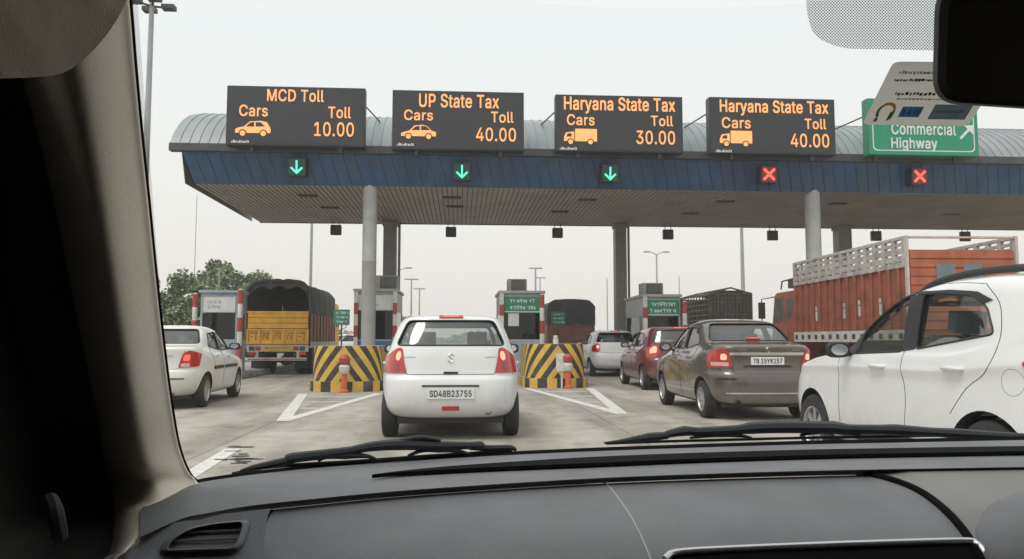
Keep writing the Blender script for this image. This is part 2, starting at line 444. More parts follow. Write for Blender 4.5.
GLYPHS = {
'.': (188, [95,-4,78,-1,63,9,53,24,50,41,53,59,63,73,78,83,95,87,113,83,128,73,138,59,141,41,138,24,128,9,113,-1], [[4,3,2],[1,0,2],[0,6,2],[4,2,6],[5,4,6],[12,11,10],[13,12,14],[12,10,8],[9,8,10],[15,14,0],[14,12,0],[12,8,0],[6,0,8],[7,6,8]]),
'0': (453, [227,-7,174,1,130,24,95,62,69,113,53,178,48,254,53,330,69,395,95,447,130,484,174,508,227,516,279,508,323,484,358,447,384,395,400,330,405,254,400,178,384,113,359,62,323,24,279,1,227,50,261,56,290,74,313,103,330,144,340,194,344,254,340,314,330,365,313,405,290,435,261,453,227,460,192,453,163,435,140,405,123,365,113,314,109,254,113,194,123,144,140,103,163,74,192,56], [[5,4,44],[44,43,5],[6,5,43],[43,42,6],[42,41,6],[7,6,41],[41,40,7],[8,7,40],[0,24,1],[47,1,24],[1,47,2],[46,2,47],[10,38,37],[37,11,10],[2,46,3],[46,45,3],[4,3,45],[44,4,45],[8,40,39],[9,8,39],[39,38,9],[38,10,9],[35,13,36],[12,36,13],[25,23,22],[22,26,25],[34,14,35],[13,35,14],[20,19,28],[29,28,19],[19,18,29],[30,29,18],[31,30,18],[18,17,31],[32,31,17],[17,16,32],[26,22,21],[27,26,21],[21,20,27],[20,28,27],[32,16,33],[16,15,33],[34,33,15],[14,34,15],[24,0,23],[23,25,24],[11,37,36],[36,12,11]]),
'1': (453, [76,0,76,55,391,55,391,0,276,509,276,0,212,0,212,448,209,448,86,358,86,427,198,509,276,55,212,55], [[11,10,8],[8,10,9],[3,2,5],[13,12,7],[1,0,6],[11,8,7],[7,4,11],[12,13,6],[4,7,12],[5,2,12],[6,5,12],[1,6,13]]),
'2': (453, [64,0,64,47,234,229,261,257,282,282,299,305,311,327,318,348,320,371,317,397,308,419,293,436,273,449,250,457,224,460,196,457,172,447,153,433,139,413,130,390,127,362,66,362,71,405,86,442,111,473,143,496,182,511,225,516,268,511,306,497,337,474,361,445,376,411,381,372,378,345,371,318,357,290,336,259,306,223,267,180,153,60,153,57,389,57,389,0], [[1,0,41],[20,19,21],[22,21,19],[19,18,22],[23,22,18],[18,24,23],[26,16,15],[27,14,13],[39,2,40],[14,27,15],[26,15,27],[1,41,40],[40,2,1],[24,18,17],[25,24,17],[17,16,25],[16,26,25],[12,11,29],[28,12,29],[34,33,8],[33,32,8],[4,38,37],[5,4,37],[37,36,5],[6,5,36],[36,35,6],[7,6,35],[35,34,7],[34,8,7],[8,32,9],[32,31,9],[10,9,31],[31,30,10],[11,10,30],[29,11,30],[41,0,43],[43,42,41],[2,39,38],[3,2,38],[38,4,3],[12,28,13],[27,13,28]]),
'3': (453, [218,-7,173,-3,133,10,98,30,70,57,52,91,44,132,109,132,115,107,126,87,144,71,165,59,191,52,219,50,248,53,275,61,297,74,315,93,325,116,329,145,326,172,316,196,299,217,275,234,242,244,201,248,157,248,157,299,288,448,288,452,70,452,70,509,372,509,372,461,211,278,211,289,264,288,308,276,344,253,371,222,387,186,393,145,387,103,370,66,344,36,309,12,266,-2,221,289], [[2,10,3],[10,9,3],[3,9,4],[9,8,4],[5,4,8],[8,7,5],[6,5,7],[1,12,11],[14,13,0],[12,1,0],[0,13,12],[24,34,25],[26,25,34],[27,26,34],[34,35,27],[1,11,2],[10,2,11],[15,46,45],[45,16,15],[22,37,23],[36,23,37],[18,43,42],[19,18,42],[42,41,19],[41,40,19],[20,19,40],[40,39,20],[16,45,44],[17,16,44],[44,43,17],[43,18,17],[20,39,21],[39,38,21],[22,21,38],[37,22,38],[33,28,35],[29,28,33],[33,32,29],[14,0,46],[46,15,14],[23,36,24],[34,24,36],[27,35,28],[31,30,29],[29,32,31],[34,36,47],[35,34,47],[33,35,47]]),
'4': (453, [40,105,40,158,247,509,311,509,109,166,109,163,413,163,413,105,282,0,282,121,282,146,282,318,343,318,343,0,282,105,282,163,343,163,343,105], [[1,0,5],[1,5,4],[4,2,1],[5,0,9],[5,9,10],[16,15,10],[2,4,3],[15,16,11],[8,13,14],[9,0,14],[5,10,15],[12,11,16],[7,6,16],[17,7,16],[14,17,9],[17,16,10],[10,9,17],[17,14,13]]),
'5': (453, [221,-7,178,-2,140,11,108,32,83,60,66,93,60,130,122,130,127,108,138,89,154,73,173,60,196,52,221,50,250,53,276,64,298,82,314,104,324,131,328,162,324,193,314,221,297,244,275,262,248,273,218,277,192,275,167,268,145,258,128,246,67,253,96,509,366,509,366,452,151,452,134,301,136,301,155,315,178,325,203,331,229,334,263,330,294,321,321,306,345,285,364,260,379,231,388,199,391,163,385,117,369,76,343,41,309,15,268,-1], [[4,3,9],[9,8,4],[5,4,8],[8,7,5],[6,5,7],[29,35,30],[31,30,35],[12,1,0],[0,13,12],[25,39,26],[1,12,11],[37,27,26],[38,37,26],[26,39,38],[1,11,2],[11,10,2],[3,2,10],[9,3,10],[35,29,28],[36,35,28],[28,27,36],[27,37,36],[31,35,34],[40,24,41],[52,16,15],[52,15,53],[14,53,15],[24,23,42],[41,24,42],[50,49,18],[19,18,49],[49,48,19],[48,47,19],[20,19,47],[47,46,20],[16,52,51],[17,16,51],[51,50,17],[50,18,17],[20,46,21],[46,45,21],[22,21,45],[45,44,22],[44,43,22],[23,22,43],[42,23,43],[53,14,0],[13,0,14],[24,40,25],[39,25,40],[33,32,34],[31,34,32]]),
'7': (453, [97,0,323,448,323,452,62,452,62,509,391,509,391,449,165,0], [[0,7,1],[2,1,6],[6,5,2],[6,1,7],[4,3,2],[2,5,4]]),
'8': (453, [226,-7,178,-2,136,11,101,33,74,62,57,96,52,135,55,166,65,195,81,220,101,241,125,256,153,265,153,267,119,282,93,308,76,342,70,380,75,417,90,450,114,477,146,498,184,511,226,516,269,511,306,498,337,477,361,450,377,417,382,380,376,342,359,308,333,282,300,267,300,265,327,256,351,241,372,220,387,195,397,166,401,135,395,96,378,62,352,33,317,11,275,-2,226,49,258,52,285,60,307,74,323,91,333,113,337,139,333,165,322,189,305,208,283,223,256,232,226,235,196,232,169,223,147,208,130,189,119,165,115,139,119,113,129,91,145,74,167,60,195,52,226,290,252,292,274,300,293,313,307,330,316,351,319,376,316,399,308,420,294,437,275,449,252,457,226,460,200,457,177,449,159,437,145,420,136,399,133,376,136,351,145,330,159,313,178,300,201,292], [[3,66,4],[66,65,4],[5,4,65],[6,5,65],[65,64,6],[7,6,64],[64,63,7],[8,7,63],[63,62,8],[9,8,62],[62,10,9],[17,16,88],[93,59,58],[69,1,0],[0,46,69],[22,84,83],[1,69,68],[60,59,12],[59,93,12],[13,12,93],[93,92,13],[91,13,92],[21,85,84],[84,22,21],[1,68,2],[68,67,2],[3,2,67],[66,3,67],[10,62,61],[11,10,61],[61,60,11],[60,12,11],[13,91,14],[91,90,14],[15,14,90],[90,89,15],[16,15,89],[88,16,89],[17,88,87],[18,17,87],[19,18,87],[87,86,19],[20,19,86],[86,85,20],[85,21,20],[81,23,82],[80,24,81],[23,81,24],[47,45,48],[56,34,57],[71,57,34],[34,33,71],[72,71,33],[33,73,72],[79,25,80],[24,80,25],[43,42,50],[51,50,42],[42,41,51],[41,40,51],[52,51,40],[40,39,52],[53,52,39],[39,38,53],[54,53,38],[38,37,54],[36,54,37],[30,29,76],[77,76,29],[29,28,77],[28,27,77],[48,45,44],[49,48,44],[44,43,49],[43,50,49],[54,36,55],[36,35,55],[56,55,35],[34,56,35],[73,33,32],[74,73,32],[32,31,74],[75,74,31],[31,30,75],[30,76,75],[77,27,78],[27,26,78],[79,78,26],[25,79,26],[45,47,0],[46,0,47],[57,71,58],[71,70,58],[93,58,70],[82,23,83],[22,83,23]]),
'B': (456, [60,0,60,509,241,509,289,504,329,491,359,469,381,442,394,410,398,374,395,344,387,320,373,301,356,286,336,275,315,267,315,262,339,257,363,245,385,227,402,203,414,173,418,136,413,100,400,67,377,39,344,18,301,4,247,0,125,57,245,57,296,63,330,80,349,105,355,137,352,161,342,184,327,203,306,218,279,228,248,231,125,231,125,285,238,285,265,288,288,296,308,309,323,326,333,348,336,372,330,403,313,429,283,446,240,452,125,452], [[0,28,40],[1,0,40],[40,41,1],[41,53,1],[39,43,42],[28,0,27],[27,29,28],[39,42,40],[41,40,42],[52,2,53],[1,53,2],[38,37,15],[14,45,44],[50,4,51],[3,51,4],[29,27,26],[26,30,29],[43,39,38],[38,15,43],[15,14,43],[14,44,43],[51,3,52],[2,52,3],[31,25,24],[24,23,31],[32,31,23],[23,22,32],[33,32,22],[22,21,33],[21,20,33],[34,33,20],[20,19,34],[35,34,19],[19,18,35],[11,10,47],[10,9,47],[48,47,9],[9,8,48],[8,7,48],[49,48,7],[7,6,49],[30,26,25],[25,31,30],[35,18,36],[18,17,36],[17,16,36],[37,36,16],[15,37,16],[45,14,13],[46,45,13],[13,12,46],[12,11,46],[11,47,46],[49,6,50],[6,5,50],[4,50,5]]),
'C': (510, [267,-7,205,1,150,25,104,63,70,115,48,179,40,254,48,329,70,393,104,445,150,484,205,508,267,516,305,513,340,504,373,490,402,471,427,447,448,418,463,385,473,348,408,348,401,373,389,395,375,413,357,428,337,440,315,449,292,454,267,456,223,450,184,432,150,403,125,364,109,314,103,254,109,194,125,145,151,105,184,76,223,59,267,53,292,55,315,60,337,69,357,81,375,96,389,114,401,136,408,160,473,160,463,124,448,91,428,62,402,38,373,19,341,5,305,-4], [[5,4,37],[37,36,5],[6,5,36],[35,6,36],[6,35,34],[7,6,34],[34,33,7],[8,7,33],[30,11,31],[40,0,41],[28,13,12],[41,0,42],[28,12,29],[0,40,1],[39,1,40],[29,12,30],[11,30,12],[1,39,2],[39,38,2],[3,2,38],[4,3,38],[37,4,38],[8,33,32],[9,8,32],[32,31,9],[10,9,31],[31,11,10],[43,57,56],[56,44,43],[26,14,27],[44,56,55],[55,45,44],[25,15,26],[14,26,15],[52,51,48],[49,48,51],[51,50,49],[20,19,21],[22,21,19],[19,18,22],[23,22,18],[18,17,23],[45,55,54],[46,45,54],[54,53,46],[47,46,53],[53,52,47],[52,48,47],[23,17,24],[17,16,24],[25,24,16],[15,25,16],[42,0,57],[57,43,42],[13,28,27],[27,14,13]]),
'D': (502, [219,0,96,0,96,57,215,57,272,63,318,81,354,110,379,149,394,198,399,255,394,312,379,361,354,399,320,428,275,446,221,452,93,452,93,509,225,509,294,501,353,478,399,441,433,391,455,329,462,255,455,181,433,119,398,68,351,31,291,8,125,509,125,0,60,0,60,509,125,452,125,57], [[33,32,16],[16,17,33],[2,1,31],[1,2,32],[16,32,2],[17,16,30],[29,5,4],[29,4,0],[3,0,4],[18,15,14],[14,19,18],[0,3,31],[2,31,35],[16,2,34],[30,16,34],[15,18,30],[20,13,12],[10,9,24],[24,23,10],[6,28,27],[27,26,6],[7,6,26],[26,25,7],[8,7,25],[25,24,8],[24,9,8],[10,23,11],[23,22,11],[12,11,22],[22,21,12],[20,12,21],[5,29,28],[28,6,5],[19,14,13],[13,20,19],[15,30,34],[2,35,34],[31,3,35]]),
'H': (517, [60,0,60,509,125,509,125,289,392,289,392,509,457,509,457,0,392,0,392,232,125,232,125,0], [[0,11,10],[1,0,10],[10,3,1],[3,2,1],[9,8,7],[7,6,9],[4,9,6],[6,5,4],[3,10,9],[9,4,3]]),
'K': (467, [104,145,104,216,122,239,139,261,157,282,174,303,193,324,212,344,364,509,448,509,231,276,228,276,60,0,60,509,125,509,125,334,124,225,125,193,125,0,372,0,188,259,228,309,449,0,124,242,125,167,198,245,243,288], [[0,1,12],[13,12,1],[0,12,18],[1,0,17],[17,16,1],[2,1,16],[2,16,23],[2,23,15],[1,2,15],[13,1,15],[15,14,13],[5,4,20],[20,11,21],[19,22,10],[10,22,26],[21,10,26],[8,21,9],[10,21,11],[6,5,21],[7,6,21],[21,8,7],[16,17,20],[3,16,20],[20,4,3],[0,18,24],[17,0,24],[16,3,23],[11,20,25],[10,11,25],[19,10,25],[17,24,25],[20,17,25],[5,20,21],[9,21,26]]),
'M': (628, [60,0,60,509,152,509,277,187,282,174,287,159,293,141,299,123,305,103,311,84,317,65,322,49,307,49,312,65,318,83,324,102,330,121,336,140,342,158,348,174,352,187,476,509,568,509,568,0,504,0,504,291,504,308,504,327,505,347,505,369,506,391,506,413,507,435,507,457,513,457,505,433,498,409,490,386,482,363,474,341,467,322,461,305,456,291,342,0,286,0,170,291,165,304,159,321,152,340,145,361,137,384,129,408,121,432,112,457,119,457,119,437,120,416,120,394,121,372,121,350,122,328,122,309,122,291,122,0,315,73,507,437,119,436], [[55,53,66],[57,56,1],[53,1,56],[54,53,55],[55,52,54],[63,62,0],[1,0,62],[62,61,1],[61,60,1],[60,59,1],[59,58,1],[57,1,58],[13,9,12],[8,12,9],[12,8,44],[49,2,50],[51,50,2],[52,51,2],[54,52,2],[53,54,2],[1,53,2],[14,10,11],[11,15,14],[31,30,22],[22,34,31],[32,31,34],[34,33,65],[65,33,35],[25,24,23],[23,22,25],[26,25,22],[27,26,22],[28,27,22],[29,28,22],[22,30,29],[20,19,42],[21,38,37],[37,36,21],[36,35,21],[35,33,21],[33,34,21],[34,22,21],[12,44,43],[43,11,12],[13,12,11],[11,10,13],[13,10,64],[42,41,20],[2,49,48],[46,45,3],[3,2,48],[48,47,3],[47,46,3],[10,14,64],[9,13,64],[38,21,39],[21,20,39],[40,39,20],[41,40,20],[32,34,65],[15,11,43],[43,42,18],[19,18,42],[18,17,43],[17,16,43],[16,15,43],[4,3,45],[45,44,5],[6,5,44],[7,6,44],[8,7,44],[5,4,45],[53,56,66],[52,55,66]]),
'P': (445, [60,0,60,509,235,509,289,503,332,487,366,462,390,430,404,391,409,348,404,304,390,265,366,233,332,207,289,191,235,186,109,186,109,242,233,242,269,246,297,256,318,272,333,294,342,319,344,348,342,376,333,402,318,423,297,439,268,449,232,452,125,452,125,0,125,242,125,186], [[15,16,0],[1,0,16],[15,0,31],[16,15,33],[16,32,30],[1,16,30],[18,14,13],[13,19,18],[27,3,28],[2,28,3],[15,31,33],[14,18,17],[28,2,29],[30,29,2],[1,30,2],[20,12,11],[21,20,11],[11,10,21],[10,9,21],[22,21,9],[9,8,22],[8,23,22],[23,8,24],[8,7,24],[25,24,7],[7,6,25],[6,5,25],[26,25,5],[4,26,5],[19,13,12],[12,20,19],[26,4,27],[3,27,4],[14,17,33],[17,32,33],[32,16,33]]),
'S': (447, [224,-9,172,-4,128,9,91,31,64,60,46,96,38,137,104,137,110,110,123,88,142,71,166,59,194,52,224,49,257,52,286,60,311,74,329,92,341,114,346,139,342,161,332,179,316,193,296,205,272,214,245,222,184,239,128,260,86,289,60,326,52,372,58,413,75,448,102,476,138,498,180,511,227,516,275,511,316,498,351,476,377,449,394,415,401,378,337,378,326,412,302,437,267,453,225,459,194,456,167,448,145,435,129,418,118,398,115,376,119,352,131,334,148,319,169,308,191,300,212,293,264,279,287,272,312,264,336,252,359,238,379,220,395,198,405,171,408,139,403,99,386,64,360,34,323,11,278,-4], [[4,3,9],[9,8,4],[5,4,8],[8,7,5],[6,5,7],[30,29,54],[54,53,30],[31,30,53],[53,52,31],[32,31,52],[50,49,34],[12,1,0],[0,13,12],[58,26,59],[1,12,11],[26,58,57],[48,35,49],[34,49,35],[1,11,2],[11,10,2],[3,2,10],[9,3,10],[26,57,27],[57,56,27],[28,27,56],[56,55,28],[29,28,55],[54,29,55],[32,52,51],[33,32,51],[51,50,33],[50,34,33],[73,15,14],[60,25,24],[15,73,72],[72,16,15],[23,62,24],[62,61,24],[60,24,61],[45,38,46],[37,46,38],[71,70,17],[18,17,70],[70,69,18],[19,18,69],[69,68,19],[68,67,19],[20,19,67],[67,66,20],[21,20,66],[66,65,21],[64,21,65],[42,41,43],[16,72,71],[71,17,16],[21,64,22],[64,63,22],[23,22,63],[62,23,63],[43,41,44],[41,40,44],[40,39,44],[45,44,39],[38,45,39],[73,14,0],[13,0,14],[59,26,25],[25,60,59],[46,37,47],[37,36,47],[48,47,36],[35,48,36]]),
'T': (449, [32,452,32,509,417,509,417,452,257,452,257,0,193,0,193,452], [[1,0,7],[3,2,4],[7,6,5],[5,4,7],[4,2,7],[1,7,2]]),
'U': (517, [259,-8,203,-2,154,15,114,43,85,80,66,124,60,173,60,509,124,509,124,178,128,144,141,113,160,87,187,68,220,56,259,52,298,56,331,68,357,87,377,113,389,144,393,178,393,509,457,509,457,173,451,124,433,80,403,43,363,15,315,-2], [[7,6,9],[9,8,7],[0,14,1],[13,1,14],[1,13,2],[12,2,13],[2,12,3],[12,11,3],[4,3,11],[5,4,11],[11,10,5],[6,5,10],[9,6,10],[18,17,28],[28,17,29],[16,29,17],[25,24,20],[21,20,24],[24,23,21],[22,21,23],[18,28,27],[19,18,27],[27,26,19],[26,25,19],[25,20,19],[29,16,0],[16,15,0],[14,0,15]]),
'Y': (472, [203,0,203,208,16,509,91,509,192,344,208,318,222,292,236,264,250,230,224,230,237,265,251,293,265,318,280,344,381,509,455,509,268,208,268,0,237,262], [[3,2,4],[6,9,7],[9,6,1],[5,1,6],[4,2,1],[1,5,4],[10,8,11],[14,13,15],[15,13,16],[11,8,16],[12,11,16],[16,13,12],[1,0,17],[17,16,1],[9,1,16],[16,8,9],[9,8,18],[8,10,18],[7,9,18]]),
'a': (389, [160,-9,126,-5,94,5,68,22,48,45,35,73,30,108,34,138,43,161,58,179,78,193,100,203,125,211,152,216,178,220,209,224,234,227,252,230,265,235,273,243,276,255,276,257,273,279,267,297,256,311,240,322,220,329,196,331,171,329,149,322,132,313,118,301,107,288,100,274,41,291,57,322,79,346,104,364,133,375,163,382,194,384,215,383,239,379,263,372,286,360,306,343,322,320,333,290,337,251,337,0,277,0,277,52,272,52,264,38,252,25,236,12,215,1,190,-6,170,45,202,49,228,59,248,74,263,93,272,115,276,138,276,190,270,186,259,182,246,179,231,176,216,173,200,171,186,169,175,168,154,164,134,159,117,150,103,139,95,124,92,105,94,87,102,72,114,61,130,52,149,47], [[4,3,81],[81,80,4],[5,4,80],[80,79,5],[6,5,79],[79,78,6],[7,6,78],[8,7,78],[78,77,8],[9,8,77],[10,9,77],[35,34,33],[33,32,35],[84,83,1],[72,14,73],[57,58,0],[13,74,73],[73,14,13],[84,1,0],[0,58,84],[12,75,74],[74,13,12],[29,28,38],[28,39,38],[1,83,2],[83,82,2],[3,2,82],[81,3,82],[10,77,76],[11,10,76],[76,75,11],[75,12,11],[35,32,31],[36,35,31],[31,30,36],[37,36,30],[30,29,37],[29,38,37],[15,71,70],[26,41,27],[40,27,41],[16,69,68],[68,67,16],[67,17,16],[59,56,55],[60,59,55],[55,54,60],[15,70,69],[69,16,15],[25,42,26],[41,26,42],[51,50,49],[21,20,48],[48,47,21],[62,52,51],[63,62,51],[51,49,63],[64,63,49],[49,48,64],[48,65,64],[19,18,65],[65,48,19],[48,20,19],[21,47,22],[47,46,22],[23,22,46],[46,45,23],[60,54,53],[61,60,53],[53,52,61],[52,62,61],[17,67,66],[66,65,17],[65,18,17],[23,45,24],[45,44,24],[25,24,44],[44,43,25],[42,25,43],[56,59,57],[58,57,59],[14,72,71],[71,15,14],[27,40,28],[39,28,40]]),
'c': (396, [207,-8,159,-2,117,16,82,46,56,85,40,133,34,187,40,243,56,291,82,330,117,360,159,378,207,384,234,383,260,377,284,368,305,356,324,341,340,322,353,301,362,277,303,262,298,276,290,289,281,301,270,311,257,319,242,325,226,329,207,330,173,325,145,310,124,287,108,258,99,224,96,187,99,151,108,117,124,89,145,66,173,51,207,46,226,48,243,52,258,58,271,66,282,76,292,89,299,102,304,117,363,102,354,78,341,56,325,37,306,21,285,9,261,-1,235,-6], [[5,4,37],[37,36,5],[6,5,36],[36,35,6],[35,34,6],[7,6,34],[34,33,7],[8,7,33],[12,28,13],[41,0,42],[28,12,29],[0,41,1],[40,1,41],[30,29,11],[29,12,11],[1,40,2],[40,39,2],[3,2,39],[39,38,3],[4,3,38],[37,4,38],[8,33,32],[9,8,32],[32,31,9],[10,9,31],[31,30,10],[30,11,10],[43,57,56],[56,44,43],[26,14,27],[44,56,55],[55,45,44],[25,15,26],[14,26,15],[53,52,47],[48,47,52],[52,51,48],[49,48,51],[51,50,49],[20,19,21],[22,21,19],[19,18,22],[45,55,54],[46,45,54],[54,53,46],[53,47,46],[22,18,23],[18,17,23],[24,23,17],[17,16,24],[25,24,16],[15,25,16],[42,0,57],[57,43,42],[13,28,27],[27,14,13]]),
'e': (404, [212,-8,161,-2,117,16,82,46,56,85,40,132,34,187,39,242,55,290,81,329,115,359,157,378,205,384,236,382,266,374,294,361,319,341,341,315,357,282,368,242,371,194,371,169,75,169,75,221,338,221,310,202,307,237,298,269,283,294,263,314,237,326,205,330,173,326,146,313,125,294,109,270,99,241,96,211,96,178,100,139,110,106,128,80,151,61,179,50,212,46,234,48,254,53,271,61,285,73,297,88,306,105,365,91,353,63,335,39,311,19,283,4,249,-5,308,221,97,221,97,169], [[6,5,22],[22,23,6],[7,6,23],[5,4,39],[22,5,39],[38,37,22],[23,22,37],[25,24,57],[7,23,36],[8,7,36],[36,35,8],[35,9,8],[42,41,2],[34,33,10],[0,43,1],[31,12,32],[11,32,12],[42,2,1],[1,43,42],[32,11,33],[10,33,11],[2,41,3],[41,40,3],[4,3,40],[39,4,40],[9,35,34],[34,10,9],[56,46,45],[46,56,55],[55,47,46],[15,14,29],[30,29,14],[13,30,14],[20,19,24],[18,24,19],[52,51,50],[21,25,38],[21,20,25],[20,24,25],[24,18,26],[27,26,18],[18,17,27],[47,55,54],[48,47,54],[54,53,48],[49,48,53],[53,52,49],[52,50,49],[27,17,28],[17,16,28],[29,28,16],[15,29,16],[56,45,0],[45,44,0],[43,0,44],[37,38,25],[30,13,31],[12,31,13],[22,39,59],[38,22,59],[36,23,58],[24,26,57],[23,37,58],[37,25,57],[37,57,58],[21,38,59]]),
'g': (425, [207,-151,168,-148,134,-140,105,-127,82,-110,64,-91,51,-69,101,-41,110,-53,122,-66,136,-78,154,-88,178,-95,207,-97,249,-92,282,-75,304,-47,311,-6,311,68,306,68,298,56,287,41,272,28,252,16,227,8,195,5,152,10,113,27,80,53,55,90,39,136,34,191,39,246,55,293,80,332,112,361,152,378,196,384,228,382,253,373,273,360,288,346,299,331,308,319,313,319,313,379,372,379,372,-9,367,-54,350,-90,324,-117,291,-136,251,-147,205,59,237,63,264,75,285,95,300,121,309,154,312,193,309,231,300,264,285,291,264,312,237,325,205,330,172,325,145,312,124,290,109,262,99,229,96,193,99,155,109,123,124,96,145,76,172,63], [[8,7,5],[6,5,7],[30,29,73],[73,72,30],[31,30,72],[72,71,31],[71,70,31],[32,31,70],[70,69,32],[33,32,69],[26,75,27],[11,1,12],[25,53,76],[65,37,66],[36,66,37],[1,11,2],[10,2,11],[25,76,26],[75,26,76],[66,36,67],[2,10,3],[4,3,10],[10,9,4],[5,4,9],[8,5,9],[27,75,28],[75,74,28],[29,28,74],[73,29,74],[33,69,68],[34,33,68],[68,67,34],[35,34,67],[67,36,35],[13,0,52],[52,14,13],[23,54,24],[55,22,21],[40,63,41],[54,23,22],[22,55,54],[63,40,64],[40,39,64],[38,64,39],[48,47,17],[18,17,47],[47,46,59],[45,44,46],[49,48,16],[48,17,16],[58,57,18],[18,47,58],[47,59,58],[59,46,60],[46,44,60],[61,60,44],[14,52,51],[15,14,51],[51,50,15],[50,49,15],[49,16,15],[55,21,20],[56,55,20],[20,19,56],[19,18,56],[18,57,56],[61,44,62],[44,43,62],[63,62,43],[43,42,63],[41,63,42],[12,1,0],[0,13,12],[53,25,24],[24,54,53],[64,38,65],[37,65,38]]),
'h': (410, [114,227,114,0,53,0,53,509,114,509,114,287,102,287,124,332,152,362,187,379,227,384,264,380,295,369,321,349,341,321,353,285,357,240,357,0,296,0,296,235,290,275,273,304,246,323,210,329,184,326,161,317,141,303,126,283,117,257,114,311], [[3,2,6],[1,0,2],[6,2,0],[25,24,8],[26,25,7],[25,8,7],[6,0,28],[5,6,28],[28,27,5],[27,26,5],[26,7,5],[3,6,4],[9,23,10],[10,23,22],[22,11,10],[19,18,17],[17,16,19],[19,16,20],[16,15,20],[15,14,20],[21,20,14],[14,13,21],[13,12,21],[22,21,12],[11,22,12],[23,9,24],[8,24,9],[5,7,29],[6,5,29],[4,6,29]]),
'i': (167, [53,0,53,379,114,379,114,0,84,443,67,446,54,455,44,468,41,483,44,499,54,512,67,521,84,524,100,521,114,512,123,499,126,483,123,468,114,455,100,446], [[11,5,4],[10,6,5],[5,11,10],[8,7,6],[6,10,8],[9,8,10],[12,19,13],[17,16,18],[14,18,16],[16,15,14],[13,19,18],[18,14,13],[1,0,3],[3,2,1],[19,12,4],[11,4,12]]),
'l': (189, [139,-2,101,3,74,20,58,47,53,84,53,509,114,509,114,99,115,77,120,62,130,54,146,52,154,52,160,53,165,53,170,54,181,3,172,1,162,-1,151,-2], [[10,9,1],[2,1,9],[3,2,9],[9,8,3],[4,3,8],[8,7,4],[5,4,7],[7,6,5],[11,0,19],[19,12,11],[17,16,14],[16,15,14],[12,19,18],[13,12,18],[18,17,13],[17,14,13],[10,1,0],[0,11,10]]),
'm': (610, [53,0,53,379,112,379,112,295,108,295,118,323,132,346,151,363,172,376,195,384,219,386,257,380,287,361,309,331,321,295,312,295,322,321,337,343,357,361,381,375,407,383,437,386,468,383,497,372,522,354,541,328,553,296,557,255,557,0,496,0,496,254,490,289,473,313,447,326,419,330,395,328,374,320,358,307,345,290,338,270,335,247,335,0,274,0,274,260,269,288,253,311,229,326,199,330,178,328,158,320,140,307,126,289,117,266,114,238,114,0,112,308,317,307], [[50,6,5],[0,54,53],[1,0,53],[4,1,53],[53,52,4],[3,4,52],[52,51,3],[51,50,3],[50,5,3],[1,4,2],[46,10,47],[9,47,10],[8,48,47],[47,9,8],[45,44,13],[13,12,45],[45,12,46],[12,11,46],[10,46,11],[6,50,49],[7,6,49],[49,48,7],[48,8,7],[14,15,39],[35,20,19],[36,35,18],[35,19,18],[14,39,38],[16,14,38],[38,37,16],[17,16,37],[37,36,17],[36,18,17],[21,34,33],[21,33,22],[28,27,30],[27,26,30],[28,30,29],[30,26,31],[26,25,31],[32,31,25],[25,24,32],[24,23,32],[33,32,23],[22,33,23],[20,35,34],[34,21,20],[41,40,42],[43,42,40],[40,39,43],[39,15,43],[44,43,15],[13,44,15],[15,14,56],[3,5,55],[4,3,55],[2,4,55],[14,16,56],[13,15,56]]),
'n': (410, [114,227,114,0,53,0,53,379,112,379,112,287,102,287,124,332,152,362,187,379,227,384,264,380,295,369,321,349,341,321,353,285,357,240,357,0,296,0,296,235,290,275,273,304,246,323,210,329,184,326,161,317,141,303,126,283,117,257,112,308], [[1,0,2],[3,2,0],[6,3,0],[25,24,8],[26,25,7],[25,8,7],[6,0,28],[5,6,28],[28,27,5],[27,26,5],[26,7,5],[3,6,4],[9,23,10],[10,23,22],[22,11,10],[19,18,17],[17,16,19],[19,16,20],[16,15,20],[15,14,20],[21,20,14],[14,13,21],[13,12,21],[22,21,12],[11,22,12],[23,9,24],[8,24,9],[5,7,29],[6,5,29],[4,6,29]]),
'o': (415, [207,-8,159,-2,117,16,82,46,56,85,40,133,34,187,40,243,56,291,82,330,117,360,159,378,207,384,256,378,299,360,333,330,359,291,376,243,381,187,376,133,359,85,333,46,299,16,256,-2,207,46,242,51,270,66,292,89,307,117,316,151,319,187,316,224,307,258,292,287,270,310,242,325,207,330,173,325,145,310,124,287,108,258,99,224,96,187,99,151,108,117,124,89,145,66,173,51], [[5,4,44],[44,43,5],[6,5,43],[43,42,6],[42,41,6],[7,6,41],[41,40,7],[8,7,40],[0,24,1],[47,1,24],[1,47,2],[46,2,47],[10,38,37],[37,11,10],[2,46,3],[46,45,3],[4,3,45],[44,4,45],[8,40,39],[9,8,39],[39,38,9],[38,10,9],[36,35,13],[12,36,13],[25,23,22],[22,26,25],[34,14,35],[13,35,14],[20,19,28],[29,28,19],[19,18,29],[30,29,18],[31,30,18],[18,17,31],[32,31,17],[17,16,32],[26,22,21],[27,26,21],[21,20,27],[20,28,27],[32,16,33],[16,15,33],[34,33,15],[14,34,15],[24,0,23],[23,25,24],[11,37,36],[36,12,11]]),
'r': (259, [53,0,53,379,112,379,112,321,115,321,130,347,152,367,181,380,213,385,221,385,229,384,237,384,243,384,243,322,239,323,230,324,219,325,207,326,182,323,159,315,140,301,126,284,117,262,114,237,114,0], [[24,23,0],[1,0,23],[1,3,2],[4,21,20],[1,23,22],[3,1,22],[22,21,3],[21,4,3],[8,17,16],[7,18,17],[17,8,7],[13,12,14],[11,14,12],[14,11,15],[10,15,11],[15,10,16],[10,9,16],[8,16,9],[4,20,19],[5,4,19],[6,5,19],[19,18,6],[18,7,6]]),
